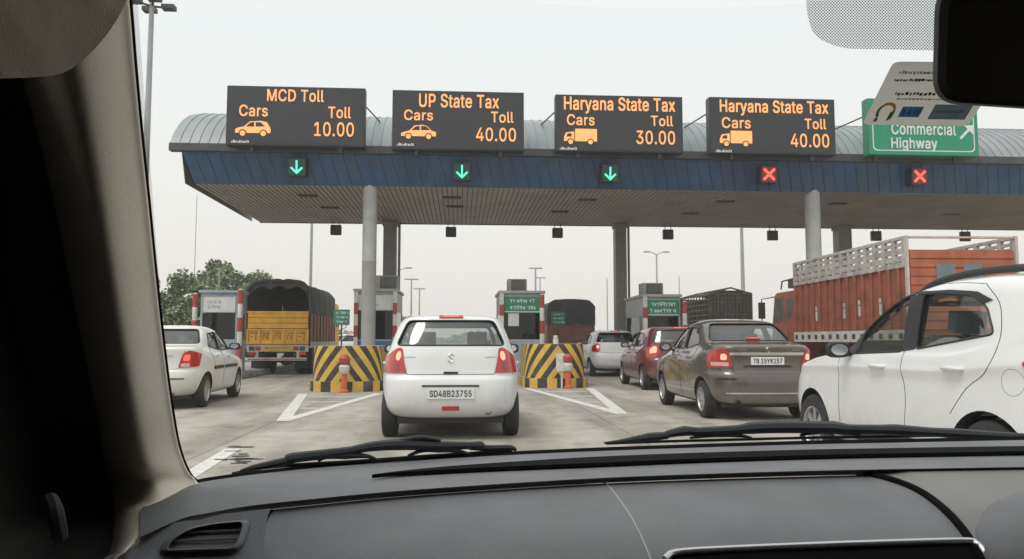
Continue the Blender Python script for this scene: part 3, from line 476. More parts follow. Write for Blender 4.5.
's': (365, [182,-8,145,-5,112,3,84,18,62,38,45,63,36,94,94,107,105,79,124,60,150,49,181,45,217,50,244,62,262,81,268,103,265,121,254,136,237,147,212,155,149,170,104,186,72,208,53,237,47,274,51,305,65,332,87,354,115,370,149,381,187,384,223,381,254,372,279,358,299,339,314,316,324,290,268,277,258,298,243,316,219,328,187,333,156,329,131,317,114,299,109,277,112,258,124,243,144,232,172,223,229,209,275,194,306,171,325,142,331,107,326,75,312,47,290,24,260,6,223,-5], [[3,8,4],[5,4,8],[8,7,5],[6,5,7],[25,24,45],[0,11,1],[10,1,11],[20,49,48],[28,43,42],[42,29,28],[1,10,2],[10,9,2],[3,2,9],[8,3,9],[20,48,21],[48,47,21],[22,21,47],[47,46,22],[23,22,46],[24,23,46],[45,24,46],[25,45,44],[26,25,44],[27,26,44],[44,43,27],[43,28,27],[40,31,41],[30,41,31],[12,59,58],[58,13,12],[18,50,19],[39,32,40],[31,40,32],[14,57,56],[56,55,14],[15,14,55],[55,54,15],[16,15,54],[54,53,16],[53,52,16],[36,35,37],[13,58,57],[57,14,13],[16,52,17],[52,51,17],[18,17,51],[50,18,51],[37,35,38],[35,34,38],[39,38,34],[34,33,39],[32,39,33],[11,0,59],[59,12,11],[49,20,19],[19,50,49],[29,42,41],[41,30,29]]),
't': (227, [204,379,204,327,6,327,6,379,65,471,126,471,126,98,128,76,136,61,150,53,170,50,177,50,185,51,194,52,202,54,213,2,203,-1,192,-3,180,-4,168,-4,125,2,92,21,72,52,65,93,126,379,126,327,65,327,65,379], [[9,8,20],[20,8,21],[22,21,8],[8,7,22],[23,22,7],[7,6,23],[25,26,6],[10,19,18],[11,10,18],[18,17,11],[17,12,11],[13,16,15],[14,13,15],[12,17,16],[16,13,12],[9,20,19],[19,10,9],[24,27,25],[27,24,5],[1,0,24],[25,1,24],[23,6,26],[3,2,26],[27,3,26],[26,25,27],[5,4,27]]),
'w': (567, [138,0,23,379,87,379,133,214,143,177,154,137,165,91,175,41,165,41,175,90,186,135,196,176,206,214,252,379,316,379,362,214,371,176,382,136,392,91,402,41,391,41,402,90,413,135,423,176,434,214,480,379,545,379,429,0,368,0,319,172,312,198,305,225,297,252,291,280,284,309,277,338,291,338,284,309,277,280,270,252,263,225,255,198,248,172,199,0,170,65,397,67,284,309], [[3,0,4],[0,3,1],[2,1,3],[8,7,44],[8,6,0],[6,5,0],[4,0,5],[42,12,11],[35,38,46],[12,42,41],[41,40,12],[40,39,12],[39,38,12],[38,35,12],[13,12,35],[8,0,43],[7,8,43],[9,7,43],[43,42,9],[10,9,42],[42,11,10],[37,33,36],[16,15,29],[30,29,15],[30,15,31],[32,31,15],[33,32,15],[15,14,33],[36,33,14],[20,19,45],[23,22,27],[25,24,26],[26,24,27],[23,27,24],[21,19,27],[27,22,21],[27,19,28],[19,20,28],[20,18,28],[29,28,18],[18,17,29],[16,29,17],[33,37,34],[35,46,37],[37,36,35],[13,35,36],[36,14,13],[7,9,44],[6,8,44],[19,21,45],[18,20,45],[34,37,46]]),
'x': (379, [21,0,171,218,171,171,29,379,100,379,147,306,164,279,179,253,193,229,207,206,175,206,190,229,202,253,216,279,233,306,282,379,352,379,209,169,209,214,358,0,287,0,231,85,214,112,200,136,187,159,173,182,205,182,191,159,178,136,165,112,148,85,91,0,155,194,191,232,224,192,189,155], [[0,31,30],[4,3,5],[1,2,25],[25,10,1],[28,24,2],[25,2,24],[1,10,11],[11,7,1],[28,2,29],[30,29,2],[0,30,2],[2,1,32],[5,3,1],[6,5,1],[1,7,6],[9,26,17],[17,18,9],[27,23,17],[17,26,27],[9,18,8],[12,8,18],[20,19,21],[16,15,14],[17,23,22],[22,21,17],[21,19,17],[17,19,34],[18,17,34],[16,14,18],[14,13,18],[12,18,13],[27,24,35],[27,26,24],[25,24,26],[10,25,26],[26,9,10],[9,8,10],[11,10,8],[11,8,33],[1,3,32],[0,2,32],[8,12,33],[7,11,33],[16,18,34],[24,28,35],[23,27,35]]),
'y': (389, [47,-139,61,-86,71,-87,88,-90,104,-89,118,-84,130,-74,141,-58,151,-36,163,-1,17,379,84,379,165,155,177,121,187,87,196,53,206,21,184,21,193,53,202,87,212,121,224,155,305,379,371,379,204,-58,191,-85,177,-107,159,-124,139,-136,117,-143,91,-145,77,-145,65,-143,54,-141,195,58], [[33,1,0],[2,32,31],[32,2,33],[1,33,2],[29,4,30],[3,30,4],[4,29,28],[28,5,4],[30,3,31],[2,31,3],[14,13,9],[22,21,23],[23,21,16],[20,16,21],[23,16,24],[19,15,16],[16,20,19],[24,16,9],[17,9,16],[16,15,17],[15,18,17],[9,17,18],[14,9,18],[18,15,34],[5,28,27],[6,5,27],[27,26,6],[7,6,26],[26,25,7],[25,24,7],[8,7,24],[24,9,8],[9,13,12],[11,10,12],[12,10,9],[15,19,34],[14,18,34]]),
' ': (188, [], []),
}
# ------------------------------------------------------------------ cars
def square_ring(nu):
    pts = []
    q = nu // 4
    for s in range(4):
        for k in range(q):
            a = -1 + 2 * k / q
            pts.append([(a, -1), (1, a), (-a, 1), (-1, -a)][s])
    return pts

def loft(rings, nsub=4, nu=112):
    cols = list(zip(*rings))
    n = len(rings)
    sq = square_ring(nu)
    rows = []
    T = [i + k / nsub for i in range(n - 1) for k in range(nsub)] + [n - 1]
    for t in T:
        yr, zr, yf, zf, w, zm, ex = [pchip(c, t) for c in cols]
        row = []
        for qx, qy in sq:
            s = (abs(qx) ** ex + abs(qy) ** ex) ** (1 / ex)
            x, yh = qx / s * w, qy / s
            f = (yh + 1) / 2
            y = yr + (yf - yr) * f
            z = zr + (zm - zr) * sstep(0.02, 0.36, f) if f < 0.5 else zm + (zf - zm) * sstep(0.58, 0.99, f)
            row.append((x, y, z))
        rows.append(row)
    mb = MB()
    mb.quads(rows, 0, True)
    for r, rev in ((rows[0], True), (rows[-1], False)):
        c = sum((Vector(p) for p in r), Vector()) / len(r)
        for i in range(len(r)):
            a, b = r[i], r[(i + 1) % len(r)]
            mb.face([b, a, c] if rev else [a, b, c])
    return mb

def raw_mesh(mb, mi=None):
    me = bpy.data.meshes.new('tmp')
    me.from_pydata([tuple(p) for p in mb.v], [], mb.f)
    bm = bmesh.new()
    bm.from_mesh(me)
    bmesh.ops.remove_doubles(bm, verts=bm.verts, dist=1e-5)
    bmesh.ops.recalc_face_normals(bm, faces=bm.faces)
    if mi is not None:
        for f in bm.faces:
            f.material_index = mi
    bm.to_mesh(me)
    bm.free()
    return me

def cut(base_me, cutters, mats):
    tmp = []
    ob = bpy.data.objects.new('tmp', base_me)
    COL.objects.link(ob)
    for q in mats:
        base_me.materials.append(q)
    for me in cutters:
        for q in mats:
            me.materials.append(q)
        c = bpy.data.objects.new('tmpc', me)
        COL.objects.link(c)
        tmp.append(c)
        md = ob.modifiers.new('b', 'BOOLEAN')
        md.operation = 'DIFFERENCE'
        md.solver = 'EXACT'
        md.object = c
    dg = bpy.context.evaluated_depsgraph_get()
    me = bpy.data.meshes.new_from_object(ob.evaluated_get(dg))
    for c in tmp + [ob]:
        d = c.data
        bpy.data.objects.remove(c)
        bpy.data.meshes.remove(d)
    return me

def poly_fill(poly, res):
    out = []
    for i, p in enumerate(poly):
        q = poly[(i + 1) % len(poly)]
        L = math.dist(p, q)
        k = max(1, int(round(L / res)))
        out += [(p[0] + (q[0] - p[0]) * j / k, p[1] + (q[1] - p[1]) * j / k) for j in range(k)]
    n = len(out)
    def inside(x, y):
        c = False
        for i in range(n):
            (x1, y1), (x2, y2) = out[i], out[i - 1]
            if (y1 > y) != (y2 > y) and x < (x2 - x1) * (y - y1) / (y2 - y1) + x1:
                c = not c
        return c
    xs = [p[0] for p in out]
    ys = [p[1] for p in out]
    pts = list(out)
    x = min(xs) + res / 2
    while x < max(xs):
        y = min(ys) + res / 2
        while y < max(ys):
            if inside(x, y) and min(math.dist((x, y), p) for p in out) > res * 0.5:
                pts.append((x, y))
            y += res
        x += res
    r = delaunay_2d_cdt([Vector(p) for p in pts], [(i, (i + 1) % n) for i in range(n)], [], 1, 1e-6)
    return out, [tuple(v) for v in r[0]], r[2]

def rounded(poly, r, k=3):
    """round the corners of a 2-D polygon"""
    out = []
    n = len(poly)
    for i in range(n):
        p, a, b = Vector(poly[i]), Vector(poly[i - 1]), Vector(poly[(i + 1) % n])
        d1, d2 = (a - p), (b - p)
        rr = min(r, d1.length * 0.45, d2.length * 0.45)
        s, t = p + d1.normalized() * rr, p + d2.normalized() * rr
        for j in range(k + 1):
            u = j / k
            q = s * (1 - u) ** 2 + p * 2 * u * (1 - u) + t * u * u
            out.append((q.x, q.y))
    return out

class Skin:
    """the outer shell of a vehicle, for laying lamps, panes and trim on it"""
    def __init__(self, mb, yc=0.9):
        self.b = BVHTree.FromPolygons([tuple(v) for v in mb.v], mb.f)
        self.yc = yc
    def hit(self, o, d):
        p, n, i, dist = self.b.ray_cast(o, d)
        if p is None:
            p, n, i, dist = self.b.find_nearest(o + d * 2.2)
        if n.dot(d) > 0:
            n = -n
        return p, n
    def rear(self, x, z):
        return self.hit(Vector((x, -3, z)), Vector((0, 1, 0)))
    def front(self, x, z):
        return self.hit(Vector((x, 8, z)), Vector((0, -1, 0)))
    def top(self, x, y):
        return self.hit(Vector((x, y, 4)), Vector((0, 0, -1)))
    def side(self, s):
        return lambda y, z: self.hit(Vector((3 * s, y, z)), Vector((-s, 0, 0)))
    def cyl(self, psi, z):
        d = Vector((math.sin(psi), -math.cos(psi), 0))
        o = Vector((0, self.yc, z)) + d * 3
        return self.hit(o, -d)
    def psi(self, kind, a, s=1):
        """angle of a spot given as ('r', x) on the rear or ('s', y) on the flank"""
        return s * (math.atan2(a, self.yc - 0.05) if kind == 'r' else math.atan2(0.83, self.yc - a))

def lay(mb, poly, fn, off=0.003, thick=0.0, res=0.05, m=0, edge=None, edge_r=0.008, edge_m=1, back=0.004):
    bd, vs, fs = poly_fill(poly, res)
    hits = [fn(a, b) for a, b in vs]
    i = len(mb.v)
    mb.add([p + n * (off + thick) for p, n in hits], fs, m)
    if thick > 0:
        bh = [fn(a, b) for a, b in bd]
        top = [p + n * (off + thick) for p, n in bh]
        bot = [p - n * back for p, n in bh]
        k = len(bd)
        for j in range(k):
            q = (j + 1) % k
            mb.face([bot[j], bot[q], top[q], top[j]], m)
    if edge:
        bh = [fn(a, b) for a, b in bd]
        mb.tube([p + n * edge for p, n in bh], edge_r, 6, edge_m, closed=True)

def line(mb, pts, fn, r=0.004, m=0, k=6, smooth=True, off=0.0):
    if smooth and len(pts) > 2:
        P = spline([(a, b, 0) for a, b in pts], k)
    else:
        P = []
        for i in range(len(pts) - 1):
            L = max(2, int(math.dist(pts[i], pts[i + 1]) / 0.06))
            P += [Vector((pts[i][0] + (pts[i + 1][0] - pts[i][0]) * j / L, pts[i][1] + (pts[i + 1][1] - pts[i][1]) * j / L, 0)) for j in range(L)]
        P.append(Vector((*pts[-1], 0)))
    H = [fn(p.x, p.y) for p in P]
    mb.tube([p + n * off for p, n in H], r, 6, m)

_wheel = {}
def wheel(parent, pos, side, r=0.29, w=0.18, spokes=8, rim='alloy', dual=False):
    e = sub_empty('wheel', parent, pos, 0 if side > 0 else PI)
    key = (r, w, spokes, rim, dual)
    ax = Matrix.Rotation(PI / 2, 4, 'Y')      # lathe axis -> +x
    if key not in _wheel:
        t = MB()
        for c in ((0.0,) if not dual else (0.0, -w * 1.15)):
            pr = [(r * .64, -w / 2), (r * .88, -w / 2), (r * .965, -w * .44), (r, -w * .30), (r, -w * .06), (r * .985, -w * .05), (r * .985, w * .05), (r, w * .06), (r, w * .30), (r * .965, w * .44), (r * .88, w / 2), (r * .64, w / 2), (r * .62, w * .3), (r * .62, -w * .3), (r * .64, -w / 2)]
            t.lathe([(a, b + c) for a, b in pr], ax, 36)
        to = t.build('tyre', M['rubber'], e)
        q = MB()
        R = r * .64
        q.lathe([(R, w * .5), (R * .94, w * .48), (R * .88, w * .30), (R * .87, -w * .2)], ax, 36, 0)
        q.lathe([(R * .9, w * .02), (0.01, w * .02)], ax, 36, 1)
        q.lathe([(R * .26, w * .12), (R * .26, w * .36), (R * .18, w * .42), (0.002, w * .43)], ax, 20, 0)
        for k in range(spokes):
            a = 2 * PI * k / spokes
            mx = Matrix.Rotation(a, 4, 'X')
            hw0, hw1 = R * .10, R * .16
            pts = [(w * .38, -hw0, R * .2), (w * .38, hw0, R * .2), (w * .40, hw1, R * .9), (w * .40, -hw1, R * .9)]
            top = [mx @ Vector(p) for p in pts]
            bot = [mx @ Vector((w * .25, p[1], p[2])) for p in pts]
            q.face(top, 0)
            for j in range(4):
                q.face([bot[j], bot[(j + 1) % 4], top[(j + 1) % 4], top[j]], 0)
        ro = q.build('rim', [M[rim], M['steel_dark']], e)
        _wheel[key] = (to.data, ro.data)
    else:
        for nm, me in zip(('tyre', 'rim'), _wheel[key]):
            o = bpy.data.objects.new(nm, me)
            COL.objects.link(o)
            o.parent = e
    return e

def mirror_half(h):
    return [(x, z) for x, z in h] + [(-x, z) for x, z in reversed(h)]

def inset_rings(rings, start, L, floor=0.68):
    """rings of the cabin hollow: the greenhouse a few centimetres inside the shell, on a floor"""
    g = rings[start]
    out = [(g[0] + .25, floor, g[2] - .15, floor, g[4] - .06, floor, 4),
           (g[0] + .14, floor + .06, g[2] - .08, floor + .06, g[4] - .05, floor + .06, 4.5)]
    for r in rings[start:]:
        yr, zr, yf, zf, w, zm, n = r
        out.append((yr + .055, zr - .028, yf - .055, zf - .03, max(w - .05, .02), zm - .032, n))
    return out

def make_car(name, label, cat, loc, rz, paint, rings, c, group=None):
    t = thing(name, label, cat, loc, rz, group)
    shell = loft(rings)
    sk = Skin(shell, c.get('yc', 0.9))
    base = raw_mesh(shell, 0)
    cav = raw_mesh(loft(inset_rings(rings, c['green'], c['L']), 3, 64), 1)
    side = MB()
    for p in c['side_windows']:
        side.prism(rounded(p, .04), lambda a, b, d: (d, a, b), -1.2, 1.2)
    ends = MB()
    rg = rounded(mirror_half(c['rear_glass']), .06)
    ends.prism(rg, lambda a, b, d: (a, d, b), -0.6, c['rear_cut'])
    wg = rounded(mirror_half(c['windscreen']), .06)
    ends.prism(wg, lambda a, b, d: (a, d, b), c['front_cut'], c['L'] + .5)
    arch = MB()
    r = c['wr'] + .045
    W = max(q[4] for q in rings)
    for y in (c['rear_axle'], c['front_axle']):
        for s in (-1, 1):
            mx = Matrix.Translation((s * (W - .26), y, c['wr'] + .015)) @ Matrix.Rotation(PI / 2, 4, 'Y')
            arch.lathe([(r, -.26 if s < 0 else -.0), (r, .0 if s < 0 else .26 + .2)] if False else [(r, -.27), (r, .5)] if s > 0 else [(r, -.5), (r, .27)], mx, 40, 0, True)
    me = cut(base, [cav, raw_mesh(side, 2), raw_mesh(ends, 2), raw_mesh(arch, 3)], [paint, M[c.get('cabin', 'cabin_dark')], M['black_plastic'], M['seam']])
    # shut lines drawn on the shell and joined to the body
    sm = MB()
    for kind, pts in c.get('seams', []):
        if kind == 'rear':
            line(sm, pts, sk.rear, c.get('seam_r', .004), 3, smooth=False)
        elif kind == 'rear2':
            line(sm, pts, sk.rear, c.get('seam_r', .004), 3, smooth=False)
            line(sm, [(-a, b) for a, b in pts], sk.rear, c.get('seam_r', .004), 3, smooth=False)
        elif kind in ('side', 'flap'):
            for s in (-1, 1):
                line(sm, pts, sk.side(s), c.get('seam_r', .004) * (1 if kind == 'side' else .45), 3)
    bm = bmesh.new()
    bm.from_mesh(me)
    i0 = len(bm.verts)
    nv = [bm.verts.new(p) for p in sm.v]
    for f in sm.f:
        q = bm.faces.new([nv[k] for k in f])
        q.material_index = 3
    bm.normal_update()
    bm.to_mesh(me)
    bm.free()
    me.shade_smooth()
    me.set_sharp_from_angle(angle=rad(32))
    me.name = 'body'
    body = bpy.data.objects.new('body', me)
    COL.objects.link(body)
    body.parent = t
    G = M[c.get('glass', 'car_glass')]
    def grow(poly, k):
        cx = sum(p[0] for p in poly) / len(poly)
        cy = sum(p[1] for p in poly) / len(poly)
        return [(cx + (p[0] - cx) * (1 + k), cy + (p[1] - cy) * (1 + k)) for p in poly]
    def pane(nm, poly, fn):
        mb = MB()
        lay(mb, grow(poly, .02), fn, -.012, 0, .08)
        o = mb.build(nm, [G], t)
        s2 = MB()
        bd = poly_fill(poly, .05)[0]
        H = [fn(a, b) for a, b in bd]
        s2.tube([p + n * .0005 for p, n in H], c.get('seal_r', .010), 6, 0, closed=True)
        s2.build('window_seal', M['black_plastic'], o)
        return o
    pane('rear_window', rg, sk.rear)
    pane('windscreen', wg, sk.front)
    for p in c['side_windows']:
        for s in (-1, 1):
            pane('side_window', rounded(p, .04), sk.side(s))
    # tail lamps wrapping round the corners
    for s in (-1, 1):
        mb = MB()
        poly = rounded([(sk.psi(k, a, s), z) for k, a, z in c['lamp']], .03)
        lay(mb, poly, sk.cyl, .002, .014, .05)
        lo = mb.build('tail_lamp', M['red_lens'], t)
        mb = MB()
        poly = rounded([(sk.psi(k, a, s), z) for k, a, z in c['brake']], .03)
        lay(mb, poly, sk.cyl, .014, .008, .04)
        mb.build('brake_bulb', M[c.get('brake_mat', 'brake_glow')], lo)
        if 'clear' in c:
            mb = MB()
            poly = rounded([(sk.psi(k, a, s), z) for k, a, z in c['clear']], .02)
            lay(mb, poly, sk.cyl, .014, .006, .05)
            mb.build('reversing_lens', M[c.get('clear_mat', 'clear_lens')], lo)
    # third brake lamp
    if 'third' in c:
        z, hw, hh = c['third']
        mb = MB()
        lay(mb, rounded(mirror_half([(hw, z - hh), (hw, z + hh)]), .01), sk.rear, .004, .014, .05)
        ho = mb.build('high_brake_lamp', M['red_lens'], t)
        mb = MB()
        lay(mb, rounded(mirror_half([(hw * .62, z - hh * .55), (hw * .62, z + hh * .55)]), .006), sk.rear, .018, .004, .05)
        mb.build('brake_bulb', M['brake_red'], ho)
    # number plate with its recess
    if 'plate' in c:
        x, z, w, h, body_txt = c['plate']
        p, n = sk.rear(x, z)
        y = min(sk.rear(x + dx, z + dz)[0].y for dx in (-w / 2, w / 2) for dz in (-h / 2, h / 2)) - .012
        mb = MB()
        mb.box(x - w / 2, x + w / 2, y - .004, y + .05, z - h / 2, z + h / 2, 0)
        po = mb.build('number_plate', [M['plate_white']], t, .002)
        mb = MB()
        if body_txt:
            text(mb, body_txt, Vector((x - w * .44, y - .0045, z - h * .31)), Vector((w * .88, 0, 0)), Vector((0, 0, h * .62)), .002, .012)
            mb.build('plate_lettering', M['ink'], po)
    for (x0, x1, z0, z1, mt, nm) in c.get('rear_bits', []):
        mb = MB()
        lay(mb, rounded([(x0, z0), (x1, z0), (x1, z1), (x0, z1)], min(.012, (z1 - z0) * .4)), sk.rear, .001, .010, .06)
        mb.build(nm, M[mt], t)
    if 'badge' in c:
        x, z, s = c['badge']
        mb = MB()
        p, n = sk.rear(x, z)
        for sg in (1, -1):
            pts = [(.6, .55), (0, 1.0), (-.6, .5), (0, .0)]
            q = [(sg * a * s, sg * b * s) for a, b in pts]
            mb.tube([sk.rear(x + a, z + b)[0] + Vector((0, -.006, 0)) for a, b in q], s * .13, 6)
        mb.build('badge', M['badge'], t)
    for (x0, z0, w, h) in c.get('script', []):     # small unreadable chrome model scripts
        mb = MB()
        k = 5
        for i in range(k):
            xx = x0 + w * i / k
            pts = [(xx, z0), (xx + w / k * .2, z0 + h), (xx + w / k * .6, z0 + h * (.3 + .6 * ((i * 7) % 3) / 2)), (xx + w / k * .7, z0)]
            mb.tube([sk.rear(a, b)[0] + Vector((0, -.003, 0)) for a, b in pts], .0028, 5)
        mb.build('badge_script', M['badge'], t)
    if 'exhaust' in c:
        x, z = c['exhaust']
        mb = MB()
        mb.lathe([(.030, .25), (.032, 0), (.026, 0), (.026, .2)], Matrix.Translation((x, .06, z)) @ Matrix.Rotation(-PI / 2, 4, 'X'), 16)
        mb.build('exhaust_pipe', M['steel_dark'], t)
    # dark underside between the wheels
    mb = MB()
    mb.box(-W + .22, W - .22, .26, c['L'] - .3, .19, .32)
    mb.box(-W + .30, W - .30, c['rear_axle'] - .05, c['rear_axle'] + .05, .22, .34)
    mb.build('underbody', M['seam'], t)
    for y in (c['rear_axle'], c['front_axle']):
        for s in (-1, 1):
            wheel(t, (s * (W - .115), y, c['wr']), s, c['wr'], .18, c.get('spokes', 8), c.get('rim', 'alloy'))
    # door mirrors and handles
    my, mz = c['mirror']
    for s in (-1, 1):
        p, n = sk.side(s)(my, mz)
        mb = MB()
        mx = Matrix.Translation(p + Vector((s * .13, -.02, .045)))
        prof = [(.02, -.035), (.075, -.03), (.09, 0.0), (.075, .04), (.03, .07)]
        rows = []
        for rr, yy in prof:
            rows.append([mx @ Vector((1.25 * rr * math.copysign(abs(math.cos(a)) ** .6, math.cos(a)), yy, .80 * rr * math.copysign(abs(math.sin(a)) ** .6, math.sin(a)))) for a in [2 * PI * j / 20 for j in range(20)]])
        mb.quads(rows, 0, True)
        mb.face(list(reversed(rows[0])), 0)
        mb.face(rows[-1], 0)
        mb.tube([p - Vector((s * .02, 0, 0)), p + Vector((s * .10, -.01, .02))], .022, 8, 1)
        mo = mb.build('door_mirror', [M[c['mirror_mat']] if 'mirror_mat' in c else paint, M['black_plastic']], t)
        mb = MB()
        mb.lathe([(.001, 0), (.062, 0), (.062, .004)], mx @ Matrix.Translation((0, -.037, 0)) @ Matrix.Diagonal((1.25, 1, .8, 1)) @ Matrix.Rotation(-PI / 2, 4, 'X'), 20)
        mb.build('mirror_glass', M['chrome'], mo)
        for hy, hz in c.get('handles', []):
            fn = sk.side(s)
            mb = MB()
            pts = [fn(hy - .10, hz)[0] - Vector((s * .01, 0, 0)), fn(hy - .085, hz)[0] + Vector((s * .022, 0, 0)), fn(hy, hz + .004)[0] + Vector((s * .034, 0, 0)), fn(hy + .085, hz)[0] + Vector((s * .022, 0, 0)), fn(hy + .10, hz)[0] - Vector((s * .01, 0, 0))]
            mb.tube(spline(pts, 4), .017, 8, 0)
            mb.build('door_handle', paint, t)
        for (y0, y1, z0, z1) in c.get('side_strip', []):
            mb = MB()
            lay(mb, [(y0, z0), (y1, z0), (y1, z1), (y0, z1)], sk.side(s), .001, .012, .08)
            mb.build('side_moulding', M['black_plastic'], t)
    # seats
    zb = c.get('seat_z', .50)
    for (x, y, w) in c.get('seats', [(-.34, 1.75, .50), (.34, 1.75, .50), (0, .85, 1.18)]):
        mb = MB()
        tilt = Matrix.Translation((x, y, zb)) @ Matrix.Rotation(rad(12), 4, 'X')
        top = .62 if w < .8 else .50
        mb.box(-w / 2, w / 2, -.07, .07, 0, top, 0, tilt)
        mb.box(-w / 2, w / 2, .08, .55, -.04, .10, 0, Matrix.Translation((x, y, zb)))
        for hx in ((0,) if w < .8 else (-.36, .36)):
            mb.box(hx - .13, hx + .13, -.05, .05, top + .03, top + .20, 0, tilt)
            mb.box(hx - .03, hx + .03, -.01, .01, top - .02, top + .06, 0, tilt)
        mb.build('seat', M[c.get('fabric', 'seat_fabric')], t, .045, 2)
    if c.get('wheel_steer', True):
        mb = MB()
        mb.tube([Vector((.34 + .18 * math.cos(a), c['front_cut'] - .15 + .06 * math.sin(a), .98 + .17 * math.sin(a))) for a in [2 * PI * i / 20 for i in range(20)]], .014, 6, 0, closed=True)
        mb.build('steering_wheel', M['black_plastic'], t)
    return t, sk

HATCH = [
 (.35, .24, 3.35, .22, .50, .24, 4), (.11, .28, 3.60, .24, .755, .24, 5), (.02, .40, 3.68, .36, .825, .34, 5.5),
 (.00, .58, 3.70, .55, .845, .55, 5.5), (.012, .72, 3.69, .66, .848, .70, 5.5), (.055, .785, 3.62, .74, .846, .80, 5.5),
 (.085, 1.0, 3.45, .84, .825, .93, 5.0), (.12, 1.125, 2.75, 1.02, .775, 1.03, 4.8), (.21, 1.29, 2.40, 1.22, .705, 1.25, 4.8),
 (.30, 1.43, 1.98, 1.41, .625, 1.43, 4.6), (.34, 1.485, 1.80, 1.46, .565, 1.485, 4), (.62, 1.52, 1.6, 1.51, .40, 1.525, 3),
 (1.1, 1.53, 1.4, 1.53, .05, 1.535, 2.5)]
SEDAN = [
 (.35, .22, 3.70, .22, .50, .24, 4), (.10, .26, 3.90, .24, .755, .24, 5), (.02, .40, 3.97, .36, .825, .34, 5.5),
 (.00, .56, 3.99, .55, .845, .55, 5.5), (.012, .68, 3.98, .66, .848, .70, 5.5), (.05, .74, 3.95, .70, .848, .76, 5.5),
 (.055, .90, 3.88, .77, .845, .86, 5.5), (.025, 1.085, 3.72, .85, .82, .955, 5.2), (.06, 1.125, 3.55, .90, .80, .985, 5),
 (.50, 1.165, 3.02, 1.04, .765, 1.03, 4.8), (.72, 1.29, 2.67, 1.24, .705, 1.25, 4.6), (1.00, 1.44, 2.24, 1.42, .625, 1.44, 4.6),
 (1.15, 1.495, 2.05, 1.47, .56, 1.495, 4), (1.40, 1.535, 1.85, 1.53, .38, 1.54, 3), (1.6, 1.55, 1.7, 1.55, .05, 1.555, 2.5)]
SUV = [
 (.35, .28, 3.70, .26, .55, .28, 4), (.10, .34, 3.90, .28, .79, .28, 5), (.02, .50, 3.97, .40, .862, .36, 5.5),
 (.0, .65, 4.0, .60, .880, .58, 5.5), (.03, .85, 3.97, .78, .876, .77, 5.5), (.045, .96, 3.93, .86, .872, .89, 5.5), (.06, 1.05, 3.86, .94, .884, .965, 5.5), (.065, 1.07, 3.84, .95, .882, .985, 5.5),
 (.09, 1.19, 3.60, 1.02, .862, 1.065, 5), (.12, 1.27, 2.95, 1.11, .835, 1.125, 5), (.20, 1.42, 2.58, 1.32, .788, 1.36, 5),
 (.28, 1.55, 2.15, 1.52, .735, 1.575, 5), (.34, 1.61, 1.95, 1.58, .665, 1.632, 4.4), (.65, 1.655, 1.75, 1.645, .45, 1.668, 3.2),
 (1.1, 1.67, 1.5, 1.67, .05, 1.68, 2.5)]

HC = dict(L=3.70, green=7, wr=.29, rear_axle=.62, front_axle=3.0, yc=.9, rear_cut=.75, front_cut=1.95,
          side_windows=[[(.72, 1.10), (.88, 1.34), (1.55, 1.41), (1.55, 1.05)], [(1.64, 1.05), (1.64, 1.41), (1.95, 1.39), (2.5, 1.07)]],
          rear_glass=[(.645, 1.135), (.515, 1.44)], windscreen=[(.62, 1.08), (.52, 1.38)],
          mirror=(2.38, 1.03), mirror_mat='black_plastic', handles=[(1.15, .90), (2.0, .88)],
          seats=[(-.34, 1.6, .48), (.34, 1.6, .48), (0, .75, 1.15)])
DC = dict(L=3.99, green=9, wr=.29, rear_axle=.68, front_axle=3.08, yc=1.0, rear_cut=1.25, front_cut=2.2,
          side_windows=[[(1.00, 1.14), (1.22, 1.385), (1.72, 1.42), (1.72, 1.055)], [(1.80, 1.055), (1.80, 1.42), (2.14, 1.40), (2.72, 1.07)]],
          rear_glass=[(.655, 1.19), (.53, 1.465)], windscreen=[(.62, 1.09), (.52, 1.39)],
          mirror=(2.62, 1.03), mirror_mat='black_plastic', handles=[(1.30, .92), (2.15, .90)],
          seats=[(-.34, 1.85, .48), (.34, 1.85, .48), (0, 1.05, 1.15)])
